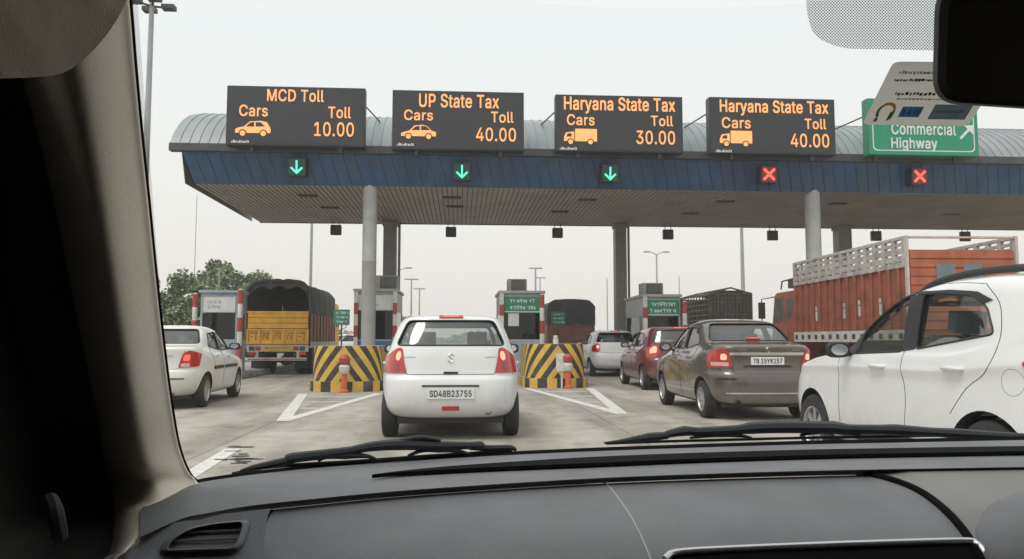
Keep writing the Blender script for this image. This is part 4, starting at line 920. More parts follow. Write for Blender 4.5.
# ------------------------------------------------------------------ materials of the place
def ground_mat():
    m = bpy.data.materials.new('worn_concrete')
    m.use_nodes = True
    t = m.node_tree
    b = t.nodes['Principled BSDF']
    b.inputs['Roughness'].default_value = 0.8
    b.inputs['Specular IOR Level'].default_value = 0.35
    co = t.nodes.new('ShaderNodeTexCoord')
    def noise(s, d=6, r=.6):
        n = t.nodes.new('ShaderNodeTexNoise')
        n.inputs['Scale'].default_value = s
        n.inputs['Detail'].default_value = d
        n.inputs['Roughness'].default_value = r
        t.links.new(co.outputs['Object'], n.inputs['Vector'])
        return n.outputs['Fac']
    def ramp(src, stops):
        r = t.nodes.new('ShaderNodeValToRGB')
        r.color_ramp.elements[0].position, r.color_ramp.elements[0].color = stops[0][0], (*stops[0][1], 1)
        r.color_ramp.elements[1].position, r.color_ramp.elements[1].color = stops[-1][0], (*stops[-1][1], 1)
        for p, c in stops[1:-1]:
            e = r.color_ramp.elements.new(p)
            e.color = (*c, 1)
        t.links.new(src, r.inputs[0])
        return r.outputs[0]
    def mult(a, b_, f=1.0):
        x = t.nodes.new('ShaderNodeMix')
        x.data_type, x.blend_type = 'RGBA', 'MULTIPLY'
        x.inputs[0].default_value = f
        t.links.new(a, x.inputs[6])
        t.links.new(b_, x.inputs[7])
        return x.outputs[2]
    big = ramp(noise(.28, 5), [(.35, (.355, .328, .288)), (.65, (.455, .425, .375))])
    mid = ramp(noise(2.2, 7, .7), [(.35, (.80, .79, .78)), (.62, (1.08, 1.07, 1.06))])
    fin = ramp(noise(60, 3), [(.3, (.86, .86, .86)), (.7, (1.12, 1.12, 1.12))])
    # oil drips and rubber down the middle of each lane, stretched along the road
    mp = t.nodes.new('ShaderNodeMapping')
    mp.inputs['Scale'].default_value = (.9, .10, 1)
    t.links.new(co.outputs['Object'], mp.inputs[0])
    ns = t.nodes.new('ShaderNodeTexNoise')
    ns.inputs['Scale'].default_value = 1.5
    ns.inputs['Detail'].default_value = 6
    t.links.new(mp.outputs[0], ns.inputs['Vector'])
    strk = ramp(ns.outputs['Fac'], [(.38, (.70, .69, .68)), (.58, (1.0, 1.0, 1.0))])
    spots = ramp(noise(1.1, 9, .75), [(.30, (.55, .54, .53)), (.40, (1, 1, 1))])
    # cast joints across and along the slabs
    sp = t.nodes.new('ShaderNodeSeparateXYZ')
    t.links.new(co.outputs['Object'], sp.inputs[0])
    def joint(axis, pitch, off):
        a = t.nodes.new('ShaderNodeMath'); a.operation = 'ADD'; a.inputs[1].default_value = off
        t.links.new(sp.outputs[axis], a.inputs[0])
        q = t.nodes.new('ShaderNodeMath'); q.operation = 'PINGPONG'; q.inputs[1].default_value = pitch / 2
        t.links.new(a.outputs[0], q.inputs[0])
        g = t.nodes.new('ShaderNodeMath'); g.operation = 'GREATER_THAN'; g.inputs[1].default_value = .012
        t.links.new(q.outputs[0], g.inputs[0])
        mr = t.nodes.new('ShaderNodeMapRange'); mr.inputs[3].default_value = .55
        t.links.new(g.outputs[0], mr.inputs[0])
        return mr.outputs[0]
    c = mult(mult(mult(mult(big, mid), fin), strk), spots)
    vo = t.nodes.new('ShaderNodeTexVoronoi')         # hair cracks wandering over the slabs
    vo.feature = 'DISTANCE_TO_EDGE'
    vo.inputs['Scale'].default_value = .32
    wob = t.nodes.new('ShaderNodeVectorMath'); wob.operation = 'ADD'
    nv = t.nodes.new('ShaderNodeTexNoise')
    nv.inputs['Scale'].default_value = 1.6
    nv.inputs['Detail'].default_value = 6
    t.links.new(co.outputs['Object'], nv.inputs['Vector'])
    t.links.new(co.outputs['Object'], wob.inputs[0])
    t.links.new(nv.outputs['Color'], wob.inputs[1])
    t.links.new(wob.outputs[0], vo.inputs['Vector'])
    ck = ramp(vo.outputs['Distance'], [(.0015, (.68, .67, .65)), (.0045, (1, 1, 1))])
    c = mult(c, ck)
    for ax, p, o in (('X', 4.9, 2.72), ('Y', 6.0, 1.0)):
        j = joint(ax, p, o)
        cb = t.nodes.new('ShaderNodeCombineXYZ')
        for k in range(3):
            t.links.new(j, cb.inputs[k])
        c = mult(c, cb.outputs[0])
    t.links.new(c, b.inputs['Base Color'])
    bp = t.nodes.new('ShaderNodeBump')
    bp.inputs['Strength'].default_value = .25
    bp.inputs['Distance'].default_value = .01
    t.links.new(noise(90, 4), bp.inputs['Height'])
    t.links.new(bp.outputs[0], b.inputs['Normal'])
    return m

M['road'] = ground_mat()
M['earth'] = mat('earth', (.16, .14, .10), .95, var=.3, scale=.6, bump=.3, bscale=20)
M['road_white'] = mat('road_white', (.64, .625, .585), .7, var=.12, scale=8, dirt=.8, dirtcol=(.40, .385, .36))
M['kerb'] = mat('kerb', (.30, .29, .27), .85, var=.2, scale=3, dirt=.4)
M['blue_clad'] = mat('blue_clad', (.020, .075, .165), .42, var=.22, scale=1.4, dirt=.35, dirtcol=(.075, .095, .115))
_t = M['blue_clad'].node_tree            # rain streaks down the cladding
_b = _t.nodes['Principled BSDF']
_src = _b.inputs['Base Color'].links[0].from_socket
_co = _t.nodes.new('ShaderNodeTexCoord')
_mp = _t.nodes.new('ShaderNodeMapping')
_mp.inputs['Scale'].default_value = (5, .3, .35)
_ns = _t.nodes.new('ShaderNodeTexNoise')
_ns.inputs['Scale'].default_value = 1.0
_ns.inputs['Detail'].default_value = 6
_t.links.new(_co.outputs['Object'], _mp.inputs[0])
_t.links.new(_mp.outputs[0], _ns.inputs['Vector'])
_mr = _t.nodes.new('ShaderNodeMapRange')
_mr.inputs[1].default_value, _mr.inputs[2].default_value, _mr.inputs[4].default_value = .50, .75, .65
_t.links.new(_ns.outputs['Fac'], _mr.inputs[0])
_mx = _t.nodes.new('ShaderNodeMix')
_mx.data_type = 'RGBA'
_mx.inputs[7].default_value = (.085, .105, .12, 1)
_t.links.new(_mr.outputs[0], _mx.inputs[0])
_t.links.new(_src, _mx.inputs[6])
_t.links.new(_mx.outputs[2], _b.inputs['Base Color'])
M['gutter'] = mat('gutter', (.055, .060, .068), .5, var=.25, dirt=.3)
M['roof_sheet'] = mat('roof_sheet', (.275, .31, .318), .45, metal=.2, var=.12, scale=1.2, dirt=.3, dirtcol=(.26, .25, .23))
M['soffit'] = mat('soffit', (.44, .39, .325), .6, var=.12, scale=1.0, dirt=.35, dirtcol=(.26, .24, .21))
M['soffit_gap'] = mat('soffit_gap', (.10, .095, .085), .8)
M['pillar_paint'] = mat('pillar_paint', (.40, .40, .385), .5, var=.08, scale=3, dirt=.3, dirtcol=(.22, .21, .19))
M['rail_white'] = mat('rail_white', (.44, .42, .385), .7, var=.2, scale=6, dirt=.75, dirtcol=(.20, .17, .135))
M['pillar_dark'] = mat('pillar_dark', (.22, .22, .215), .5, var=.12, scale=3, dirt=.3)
M['board_face'] = mat('board_face', (.030, .033, .037), .5, var=.10, scale=30)
M['board_case'] = mat('board_case', (.03, .033, .038), .5, var=.2)
M['led_orange'] = mat('led_orange', (.6, .28, .10), .5, var=.05, emit=(1.0, .40, .14), estr=.80)
_t = M['led_orange'].node_tree            # lamps of uneven brightness
_b = _t.nodes['Principled BSDF']
_ns = _t.nodes.new('ShaderNodeTexNoise')
_ns.inputs['Scale'].default_value = 16
_co = _t.nodes.new('ShaderNodeTexCoord')
_t.links.new(_co.outputs['Object'], _ns.inputs['Vector'])
_mr = _t.nodes.new('ShaderNodeMapRange')
_mr.inputs[1].default_value, _mr.inputs[2].default_value, _mr.inputs[3].default_value, _mr.inputs[4].default_value = .3, .7, .60, .90
_t.links.new(_ns.outputs['Fac'], _mr.inputs[0])
_t.links.new(_mr.outputs[0], _b.inputs['Emission Strength'])
M['led_green'] = mat('led_green', (.1, .6, .4), .5, var=.02, emit=(.10, 1.0, .55), estr=1.1)
M['led_green_dim'] = mat('led_green_dim', (.012, .045, .035), .5, emit=(.0, .30, .16), estr=.06)
M['led_red'] = mat('led_red', (.7, .1, .08), .5, var=.02, emit=(1.0, .13, .10), estr=1.0)
M['led_red_dim'] = mat('led_red_dim', (.16, .02, .02), .5, emit=(.5, .02, .02), estr=.16)
M['sign_green'] = mat('sign_green', (.012, .27, .145), .4, var=.06, scale=6)
M['sign_green_dull'] = mat('sign_green_dull', (.03, .20, .12), .5, var=.15, scale=8)
M['sign_white'] = mat('sign_white', (.74, .76, .74), .5, var=.03)
M['booth_grey'] = mat('booth_grey', (.36, .37, .37), .45, var=.08, scale=3, dirt=.3)
M['booth_blue'] = mat('booth_blue', (.035, .13, .33), .45, var=.12, scale=3, dirt=.3)
M['booth_pale'] = mat('booth_pale', (.30, .36, .42), .45, var=.1, scale=3, dirt=.3)
M['hazard_red'] = mat('hazard_red', (.36, .045, .04), .5, var=.2, scale=8, dirt=.3)
M['hazard_white'] = mat('hazard_white', (.62, .60, .56), .5, var=.1, scale=8, dirt=.4)
M['ac_grey'] = mat('ac_grey', (.33, .32, .30), .6, var=.15, dirt=.6)
M['ac_fan'] = mat('ac_fan', (.10, .10, .095), .6, var=.3, dirt=.3)
M['pole_grey'] = mat('pole_grey', (.36, .37, .37), .5, metal=.3, var=.08)
M['paper'] = mat('paper', (.60, .61, .59), .8, var=.08)
M['orange_plastic'] = mat('orange_plastic', (.62, .13, .045), .5, var=.15, scale=10, dirt=.35)
M['truck_orange'] = mat('truck_orange', (.275, .082, .046), .62, var=.30, scale=3.5, dirt=.6, dirtcol=(.17, .08, .055))
M['gate_orange'] = mat('gate_orange', (.40, .115, .05), .6, var=.25, scale=3.5, dirt=.65, dirtcol=(.24, .10, .06))
M['truck_white'] = mat('truck_white', (.52, .50, .46), .6, var=.15, scale=4, dirt=.6, dirtcol=(.24, .20, .16))
M['truck_yellow'] = mat('truck_yellow', (.80, .42, .045), .55, var=.15, scale=4, dirt=.4, dirtcol=(.42, .22, .05))
M['truck_red'] = mat('truck_red', (.28, .04, .03), .6, var=.2, scale=3, dirt=.4)
M['truck_brown'] = mat('truck_brown', (.13, .05, .035), .7, var=.25, scale=4, dirt=.4, dirtcol=(.08, .05, .04))
M['tarp'] = mat('tarp', (.060, .062, .055), .85, var=.25, scale=2, bump=.5, bscale=9, dirt=.35, dirtcol=(.12, .115, .10))
M['tarp_black'] = mat('tarp_black', (.020, .023, .027), .75, var=.3, scale=2, bump=.4, bscale=9)
M['cage'] = mat('cage', (.075, .060, .050), .75, var=.3, scale=4, dirt=.3)
M['grey_patch'] = mat('grey_patch', (.16, .20, .22), .6, var=.2)
M['leaf'] = mat('leaf', (.125, .178, .072), .65, var=.55, scale=.9)
M['leaf_light'] = mat('leaf_light', (.20, .25, .11), .65, var=.4, scale=.9)
M['bark'] = mat('bark', (.12, .095, .07), .9, var=.3, scale=6)
M['wall_cream'] = mat('wall_cream', (.42, .36, .26), .85, var=.1, dirt=.3)
M['jar'] = mat('jar', (.66, .63, .56), .4, var=.1)

# ------------------------------------------------------------------ dusty winter air
m = bpy.data.materials.new('haze_air')
m.use_nodes = True
nt = m.node_tree
nt.nodes.clear()
_o = nt.nodes.new('ShaderNodeOutputMaterial')
_v = nt.nodes.new('ShaderNodeVolumePrincipled')
_v.inputs['Color'].default_value = (.99, .99, .985, 1)
_v.inputs['Density'].default_value = .0014
_v.inputs['Anisotropy'].default_value = .2
nt.links.new(_v.outputs[0], _o.inputs['Volume'])
mb = MB()
mb.box(-540, 640, -70, 480, -1.2, 22)
tag(mb.build('haze', m), 'thin pale dusty haze over the plaza', None, kind='stuff')

# ------------------------------------------------------------------ ground
mb = MB()
mb.face([(-520, -60, -.012), (620, -60, -.012), (620, 460, -.012), (-520, 460, -.012)])
tag(mb.build('ground', M['earth'], weld=False), 'bare dusty earth stretching away past the toll plaza', None, kind='structure')
mb = MB()
mb.face([(-15, -40, 0), (40, -40, 0), (40, 160, 0), (-15, 160, 0)])
tag(mb.build('road', M['road'], weld=False), 'worn pale grey concrete road with stains and joints', None, kind='structure')

def stroke(mb, a, b, w, z=.004):
    a, b = Vector((a[0], a[1], z)), Vector((b[0], b[1], z))
    n = (b - a).cross(Vector((0, 0, 1))).normalized() * w / 2
    k = max(1, int((b - a).length / 1.0))
    for i in range(k):
        p, q = a + (b - a) * i / k, a + (b - a) * (i + 1) / k
        mb.face([p - n, q - n, q + n, p + n])
def gore(px_apex, px_l, px_r, label, bars):
    A, L_, R_ = at_z(*px_apex, 0), at_z(*px_l, 0), at_z(*px_r, 0)
    mb = MB()
    stroke(mb, A, L_, .20, .004)
    stroke(mb, A, R_, .20, .0045)
    mb2 = mb
    for f in bars:
        p, q = A + (L_ - A) * f, A + (R_ - A) * f
        d = (q - p).normalized() * .16
        stroke(mb, p + d, q - d, .16, .005)
    tag(mb.build('road_marking', M['road_white'], weld=False), label, None, kind='structure')
gore((283, 421), (303, 394), (379, 393.5), 'white painted triangle on the road before the left striped block', (.36, .60, .82))
gore((622, 414), (590, 388.5), (527, 388.5), 'white painted triangle on the road before the middle striped block', (.36, .60, .82))
mb = MB()
stroke(mb, at_z(172, 486, 0), at_z(233, 449, 0), .17)
for i in range(16):      # worn black skid flecks over the tip of the line
    c = at_z(random.uniform(218, 236), random.uniform(448, 462), 0)
tag(mb.build('road_marking', M['road_white'], weld=False), 'white lane line ending beside the windscreen corner', None, kind='structure')
mb = MB()
for i in range(14):
    c = at_z(random.uniform(213, 240), random.uniform(446, 464), 0)
    a = random.uniform(-.4, .4)
    L = random.uniform(.08, .28)
    stroke(mb, c, c + Vector((L, a * L, 0)), random.uniform(.03, .06), .008)
tag(mb.build('road_stain', M['seam'], weld=False), 'scatter of black tar flecks at the tip of the lane line', None, kind='structure')

# ------------------------------------------------------------------ traffic islands
def striped_mat(name, kind):
    m = bpy.data.materials.new(name)
    m.use_nodes = True
    t = m.node_tree
    b = t.nodes['Principled BSDF']
    b.inputs['Roughness'].default_value = .6
    uv = t.nodes.new('ShaderNodeUVMap')
    sp = t.nodes.new('ShaderNodeSeparateXYZ')
    t.links.new(uv.outputs[0], sp.inputs[0])
    def mt(op, a, b_=None):
        n = t.nodes.new('ShaderNodeMath'); n.operation = op
        for i, x in enumerate((a, b_)):
            if x is None:
                continue
            if isinstance(x, (int, float)):
                n.inputs[i].default_value = x
            else:
                t.links.new(x, n.inputs[i])
        return n.outputs[0]
    if kind == 'chevron':
        s = mt('ADD', mt('MULTIPLY', mt('ABSOLUTE', sp.outputs['X']), 1.35), sp.outputs['Y'])
        s = mt('FRACT', mt('DIVIDE', mt('ADD', s, .30), .46))
    else:
        s = mt('FRACT', mt('DIVIDE', mt('ADD', sp.outputs['X'], 10.03), .50))
    tc = t.nodes.new('ShaderNodeTexCoord')
    ns = t.nodes.new('ShaderNodeTexNoise')
    ns.inputs['Scale'].default_value = 14
    ns.inputs['Detail'].default_value = 6
    t.links.new(tc.outputs['Object'], ns.inputs['Vector'])
    edge = mt('ADD', s, mt('MULTIPLY', mt('SUBTRACT', ns.outputs['Fac'], .5), .06))
    fac = mt('GREATER_THAN', edge, .5)
    mx = t.nodes.new('ShaderNodeMix'); mx.data_type = 'RGBA'
    mx.inputs[6].default_value = (.035, .034, .032, 1)
    mx.inputs[7].default_value = (.72, .45, .065, 1)
    t.links.new(fac, mx.inputs[0])
    n2 = t.nodes.new('ShaderNodeTexNoise')
    n2.inputs['Scale'].default_value = 3.5
    n2.inputs['Detail'].default_value = 9
    n2.inputs['Roughness'].default_value = .75
    t.links.new(tc.outputs['Object'], n2.inputs['Vector'])
    mr = t.nodes.new('ShaderNodeMapRange')
    mr.inputs[1].default_value, mr.inputs[2].default_value, mr.inputs[4].default_value = .45, .75, .6
    t.links.new(n2.outputs['Fac'], mr.inputs[0])
    m2 = t.nodes.new('ShaderNodeMix'); m2.data_type = 'RGBA'
    m2.inputs[7].default_value = (.20, .16, .11, 1)
    t.links.new(mr.outputs[0], m2.inputs[0])
    t.links.new(mx.outputs[2], m2.inputs[6])
    t.links.new(m2.outputs[2], b.inputs['Base Color'])
    return m
M['chevron'] = striped_mat('chevron', 'chevron')
M['kerb_stripe'] = striped_mat('kerb_stripe', 'band')

def nose_block(cx, y0, w, h, label, plinth=.24):
    t = thing('crash_block', label, 'crash barrier', (cx, y0, 0), 0, 'striped crash blocks before the toll islands')
    def outline(w, d, grow):
        pts, arc = [], []
        hw = w / 2 + grow
        n = 28
        back = 2.2
        pts.append((-hw, back))
        for i in range(n + 1):
            a = PI - PI * i / n
            ca, sa = math.cos(a), math.sin(a)
            pts.append((hw * math.copysign(abs(ca) ** .72, ca), d - (d + grow) * abs(sa) ** .80))
        pts.append((hw, back))
        L = [0]
        for i in range(1, len(pts)):
            L.append(L[-1] + math.dist(pts[i], pts[i - 1]))
        return pts, [l - L[-1] / 2 for l in L]
    def shell(name, w, d, grow, z0, z1, mt, taper=0.0):
        pts, arc = outline(w, d, grow)
        mb = MB()
        uvs = []
        zs = [z0, z0 + (z1 - z0) * .5, z1]
        for z in zs:
            s = 1 - taper * (z - z0) / (z1 - z0)
            for (x, y), a in zip(pts, arc):
                mb.v.append(Vector((x * s, y + (1 - s) * .3, z)))
                uvs.append((a, z))
        n = len(pts)
        for r in range(2):
            for i in range(n - 1):
                mb.f.append((r * n + i, r * n + i + 1, (r + 1) * n + i + 1, (r + 1) * n + i))
                mb.m.append(0)
            mb.f.append((r * n + n - 1, r * n, (r + 1) * n, (r + 1) * n + n - 1))
            mb.m.append(0)
        mb.f.append(tuple(range(2 * n, 3 * n)))
        mb.m.append(1)
        return mb.build(name, [mt, M['kerb']], t, weld=False, uvs=uvs, angle=50)
    shell('plinth', w, .85, .06, 0, plinth, M['kerb_stripe'])
    shell('striped_face', w - .02, .85, 0, plinth + .0, h, M['chevron'], .03)
    return t
BL = at_z(343, 392, 0)
BM = at_z(558, 388, 0)
nose_block(BL.x, BL.y, 1.66, 1.06, 'yellow and black chevron crash block left of the white hatchback in the middle lane')
nose_block(BM.x, BM.y, 1.58, 1.10, 'yellow and black chevron crash block right of the white hatchback in the middle lane')

def island(x, y0, y1, w):
    mb = MB()
    mb.box(x - w / 2, x + w / 2, y0, y1, 0, .20)
    o = mb.build('traffic_island', M['kerb'], None, .03, 2)
    tag(o, 'raised concrete toll island carrying a booth', None, kind='structure')
ISL = [-7.45, -2.72, 2.02, 6.25]
island(BL.x, BL.y + 2.2, 38, 1.5)
island(BM.x - .10, BM.y + 2.2, 38, 1.45)
island(-7.45, 19, 38, 1.5)
island(6.35, 21.5, 38, 1.4)

# marker posts standing in front of the blocks
def marker(loc, label, white_plate):
    t = thing('marker_post', label, 'marker post', loc, 0, 'marker posts at the crash blocks')
    mb = MB()
    I = Matrix.Identity(4)
    mb.lathe([(.10, 0), (.10, .05), (.075, .07), (.065, .42), (.001, .43)], I, 18)
    mb.build('base_tube', M['orange_plastic'], t)
    mb = MB()
    mb.lathe([(.085, .43), (.12, .50), (.125, .60), (.085, .64)], I, 18)
    mb.build('white_band', M['hazard_white'], t)
    mb = MB()
    mb.lathe([(.085, .645), (.125, .68), (.13, .78), (.07, .86), (.001, .87)], I, 18)
    mb.build('red_head', M['hazard_red'], t)
    if white_plate:
        mb = MB()
        mb.box(-.30, -.02, -.02, .0, .42, .86)
        mb.box(-.18, -.13, .0, .04, 0, .86)
        mb.build('white_plate', M['hazard_white'], t, .01)
    return t
marker((BL.x + .06, BL.y - .26, 0), 'orange tube post with white band before the left chevron block', False)
marker((BM.x + .22, BM.y - .26, 0), 'red post with a white plate before the middle chevron block', True)
t = thing('paint_tin', 'small pale tin standing on top of the middle chevron block', 'tin', (BM.x - .02, BM.y + .25, 1.10))
mb = MB(); mb.lathe([(.001, 0), (.07, 0), (.075, .13)], Matrix.Identity(4), 16); mb.lathe([(.06, .135), (.06, .21), (.001, .22)], Matrix.Identity(4), 16, 1)
mb.build('tin_body', [M['jar'], M['hazard_white']], t)

# ------------------------------------------------------------------ canopy
def ribbed(mb, prof, x0, x1, pitch, gap, depth, m=0, mg=1, slant=0.0):
    """sheet swept along x over profile [(y, z)], pressed into ribs `depth` deep"""
    n = len(prof)
    nr = []
    for i in range(n):
        a, b = prof[max(i - 1, 0)], prof[min(i + 1, n - 1)]
        d = Vector((b[0] - a[0], b[1] - a[1])).normalized()
        nr.append(Vector((-d.y, d.x)))
    xs = []
    x = x0
    while x < x1 - 1e-6:
        xs += [(x, 0), (min(x + pitch - gap, x1), 0)]
        if x + pitch - gap < x1:
            xs += [(x + pitch - gap + .004, 1), (min(x + pitch - .004, x1), 1)]
        x += pitch
    rows = [[(X + slant * i / (n - 1), p[0] + nr[i].x * depth * d, p[1] + nr[i].y * depth * d) for i, p in enumerate(prof)] for X, d in xs]
    base = len(mb.v)
    for r in rows:
        mb.v += [Vector(q) for q in r]
    for a in range(len(rows) - 1):
        for b in range(n - 1):
            mb.f.append((base + a * n + b, base + (a + 1) * n + b, base + (a + 1) * n + b + 1, base + a * n + b + 1))
            mb.m.append(mg if xs[a][1] and xs[a + 1][1] else m)

CY0, CY1, CZ = 23.3, 30.8, 5.86
CX0, CX1 = at_y(195, 185, CY0).x, 26.0
can = thing('toll_canopy', 'long blue edged toll plaza canopy with a curved ribbed metal roof on round pillars', 'canopy', (0, 0, 0))
TOPY, TOPZ = 22.92, 6.76
mb = MB()
ribbed(mb, [(CY0, CZ), (CY0 - .19, CZ + .45), (TOPY, TOPZ)], CX0, CX1, .36, .03, -.018, 0, 1, -.28)
mb.build('fascia', [M['blue_clad'], M['gutter']], can, weld=False)
mb = MB()
ribbed(mb, [(CY1, CZ), (CY0, CZ)], CX0, CX1, .16, .03, .03, 0, 1)
mb.build('soffit', [M['soffit'], M['soffit_gap']], can, weld=False)
mb = MB()
mb.box(CX0 - .62, CX1, TOPY - .14, TOPY + .10, TOPZ - .02, TOPZ + .22)
mb.build('gutter', M['gutter'], can, .02)
EZ = TOPZ + .23
arc = []
for i in range(17):
    a = PI * (.13 + .74 * i / 16)
    R = 4.9
    arc.append((26.8 - 3.92 * math.cos(a) * 1.0 / math.cos(PI * .13), EZ + (math.sin(a) - math.sin(PI * .13)) * 2.95))
mb = MB()
ribbed(mb, arc, CX0 - .62, CX1, .28, .045, .024, 0, 0)
ro = mb.build('roof_sheet', M['roof_sheet'], can, weld=False, angle=25)
mb = MB()
mb.face([(CX0 - .30, y, z) for y, z in [(CY0 + .02, CZ + .01), (CY1, CZ + .01), (CY1, EZ)] + [(a[0], a[1] - .05) for a in reversed(arc)]])
mb.build('end_panel', M['roof_sheet'], can, weld=False)
mb = MB()
mb.box(CX0, CX1, CY1 + .002, CY1 + .05, CZ - .03, EZ)
mb.build('rear_fascia', M['blue_clad'], can)
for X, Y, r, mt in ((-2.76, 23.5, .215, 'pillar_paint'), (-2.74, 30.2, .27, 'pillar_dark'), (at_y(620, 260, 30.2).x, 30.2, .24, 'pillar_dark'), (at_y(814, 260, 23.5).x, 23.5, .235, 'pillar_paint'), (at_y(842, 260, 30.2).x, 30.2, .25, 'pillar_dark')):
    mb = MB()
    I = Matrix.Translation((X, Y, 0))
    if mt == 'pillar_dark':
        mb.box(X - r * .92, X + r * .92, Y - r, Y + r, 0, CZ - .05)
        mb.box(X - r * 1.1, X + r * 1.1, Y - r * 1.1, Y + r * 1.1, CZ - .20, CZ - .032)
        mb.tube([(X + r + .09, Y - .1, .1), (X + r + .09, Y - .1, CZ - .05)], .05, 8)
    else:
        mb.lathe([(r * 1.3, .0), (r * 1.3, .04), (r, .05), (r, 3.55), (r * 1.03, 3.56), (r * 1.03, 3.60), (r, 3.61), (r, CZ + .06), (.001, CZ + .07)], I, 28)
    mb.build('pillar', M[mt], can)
for (px, py) in ((700 / 1024 * 260 + 130, 195), (452, 197), (455, 206), (587, 199), (725, 201), (838, 203), (950, 214), (690, 213), (330, 207), (560, 211)):
    p = at_z(px, py, CZ)
    mb = MB()
    mb.box(p.x - .30, p.x + .30, p.y - .12, p.y + .12, CZ - .05, CZ - .004)
    mb.build('recessed_light', M['steel_dark'], can, .01)

# lane signal heads on the fascia
def signal(px, py, kind, label):
    p = at_y(px, py, 22.80)
    t = thing('lane_signal', label, 'lane signal', (p.x, p.y - .02, p.z), 0, 'lane signals along the canopy edge')
    sl = Matrix.Rotation(rad(6), 4, 'X')
    mb = MB()
    s = .27
    mb.box(-s, s, -.03, .34, -s, s, 0, sl)
    mb.build('signal_housing', M['board_case'], t, .015)
    mb = MB()
    mb.box(-s * .82, s * .82, -.036, -.031, -s * .82, s * .82, 0, sl)
    mb.build('lens_panel', M['led_green_dim' if kind == 'go' else 'led_red_dim'], t)
    mb = MB()
    def bar(a, b, w):
        a, b = Vector((a[0], 0, a[1])), Vector((b[0], 0, b[1]))
        n = (b - a).cross(Vector((0, 1, 0))).normalized() * w
        q = [a - n, b - n, b + n, a + n]
        f = [sl @ (p_ + Vector((0, -.045, 0))) for p_ in q]
        g = [sl @ (p_ + Vector((0, -.035, 0))) for p_ in q]
        mb.face(f)
        for i in range(4):
            mb.face([f[i], f[(i + 1) % 4], g[(i + 1) % 4], g[i]])
    if kind == 'go':
        bar((0, .19), (0, -.17), .024)
        bar((-.165, -.02), (.012, -.195), .026)
        bar((.165, -.02), (-.012, -.195), .026)
        mb.build('green_arrow', M['led_green'], t)
    else:
        bar((-.17, .17), (.17, -.17), .040)
        bar((.17, .17), (-.17, -.17), .040)
        mb.build('red_cross', M['led_red'], t)
signal(297, 167, 'go', 'lit green down arrow signal under the leftmost display board reading 10.00')
signal(462, 171.5, 'go', 'lit green down arrow signal under the display board headed UP State Tax')
signal(610, 173.5, 'go', 'lit green down arrow signal under the display board showing 30.00')
signal(768.5, 174.5, 'stop', 'lit red cross signal under the fourth display board with a lorry and 40.00')
signal(919, 176.5, 'stop', 'lit red cross signal under the green highway sign')

# dark boxes hanging at the back edge of the soffit
nm = ['left of the first round pillar', 'above the white hatchback in the middle lane', 'just right of centre above the middle booth', 'right of the dark square pillar', 'just left of the right round pillar', 'right of the far right dark pillar', 'furthest right above the orange truck']
for (px, py), lb in zip(((336, 230), (451, 232), (557.5, 233), (668, 234.5), (772.5, 235.5), (876, 236), (965, 236.5)), nm):
    p = at_y(px, py, 30.4)
    t = thing('signal_box', 'small dark box hung from the canopy, ' + lb, 'signal box', p, 0, 'dark boxes hanging under the canopy rear edge')
    mb = MB()
    mb.box(-.21, .21, -.08, .08, -.20, .20)
    bx = mb.build('housing', M['board_case'], t, .02)
    mb = MB()
    mb.box(-.17, .17, -.10, -.081, -.16, .16)
    mb.build('face_panel', M['steel_dark'], t)
    mb = MB()
    for sx in (-.12, .12):
        mb.tube([(sx, 0, .19), (sx, 0, CZ - p.z + .02)], .015, 6)
    mb.build('hanger', M['steel_dark'], t)

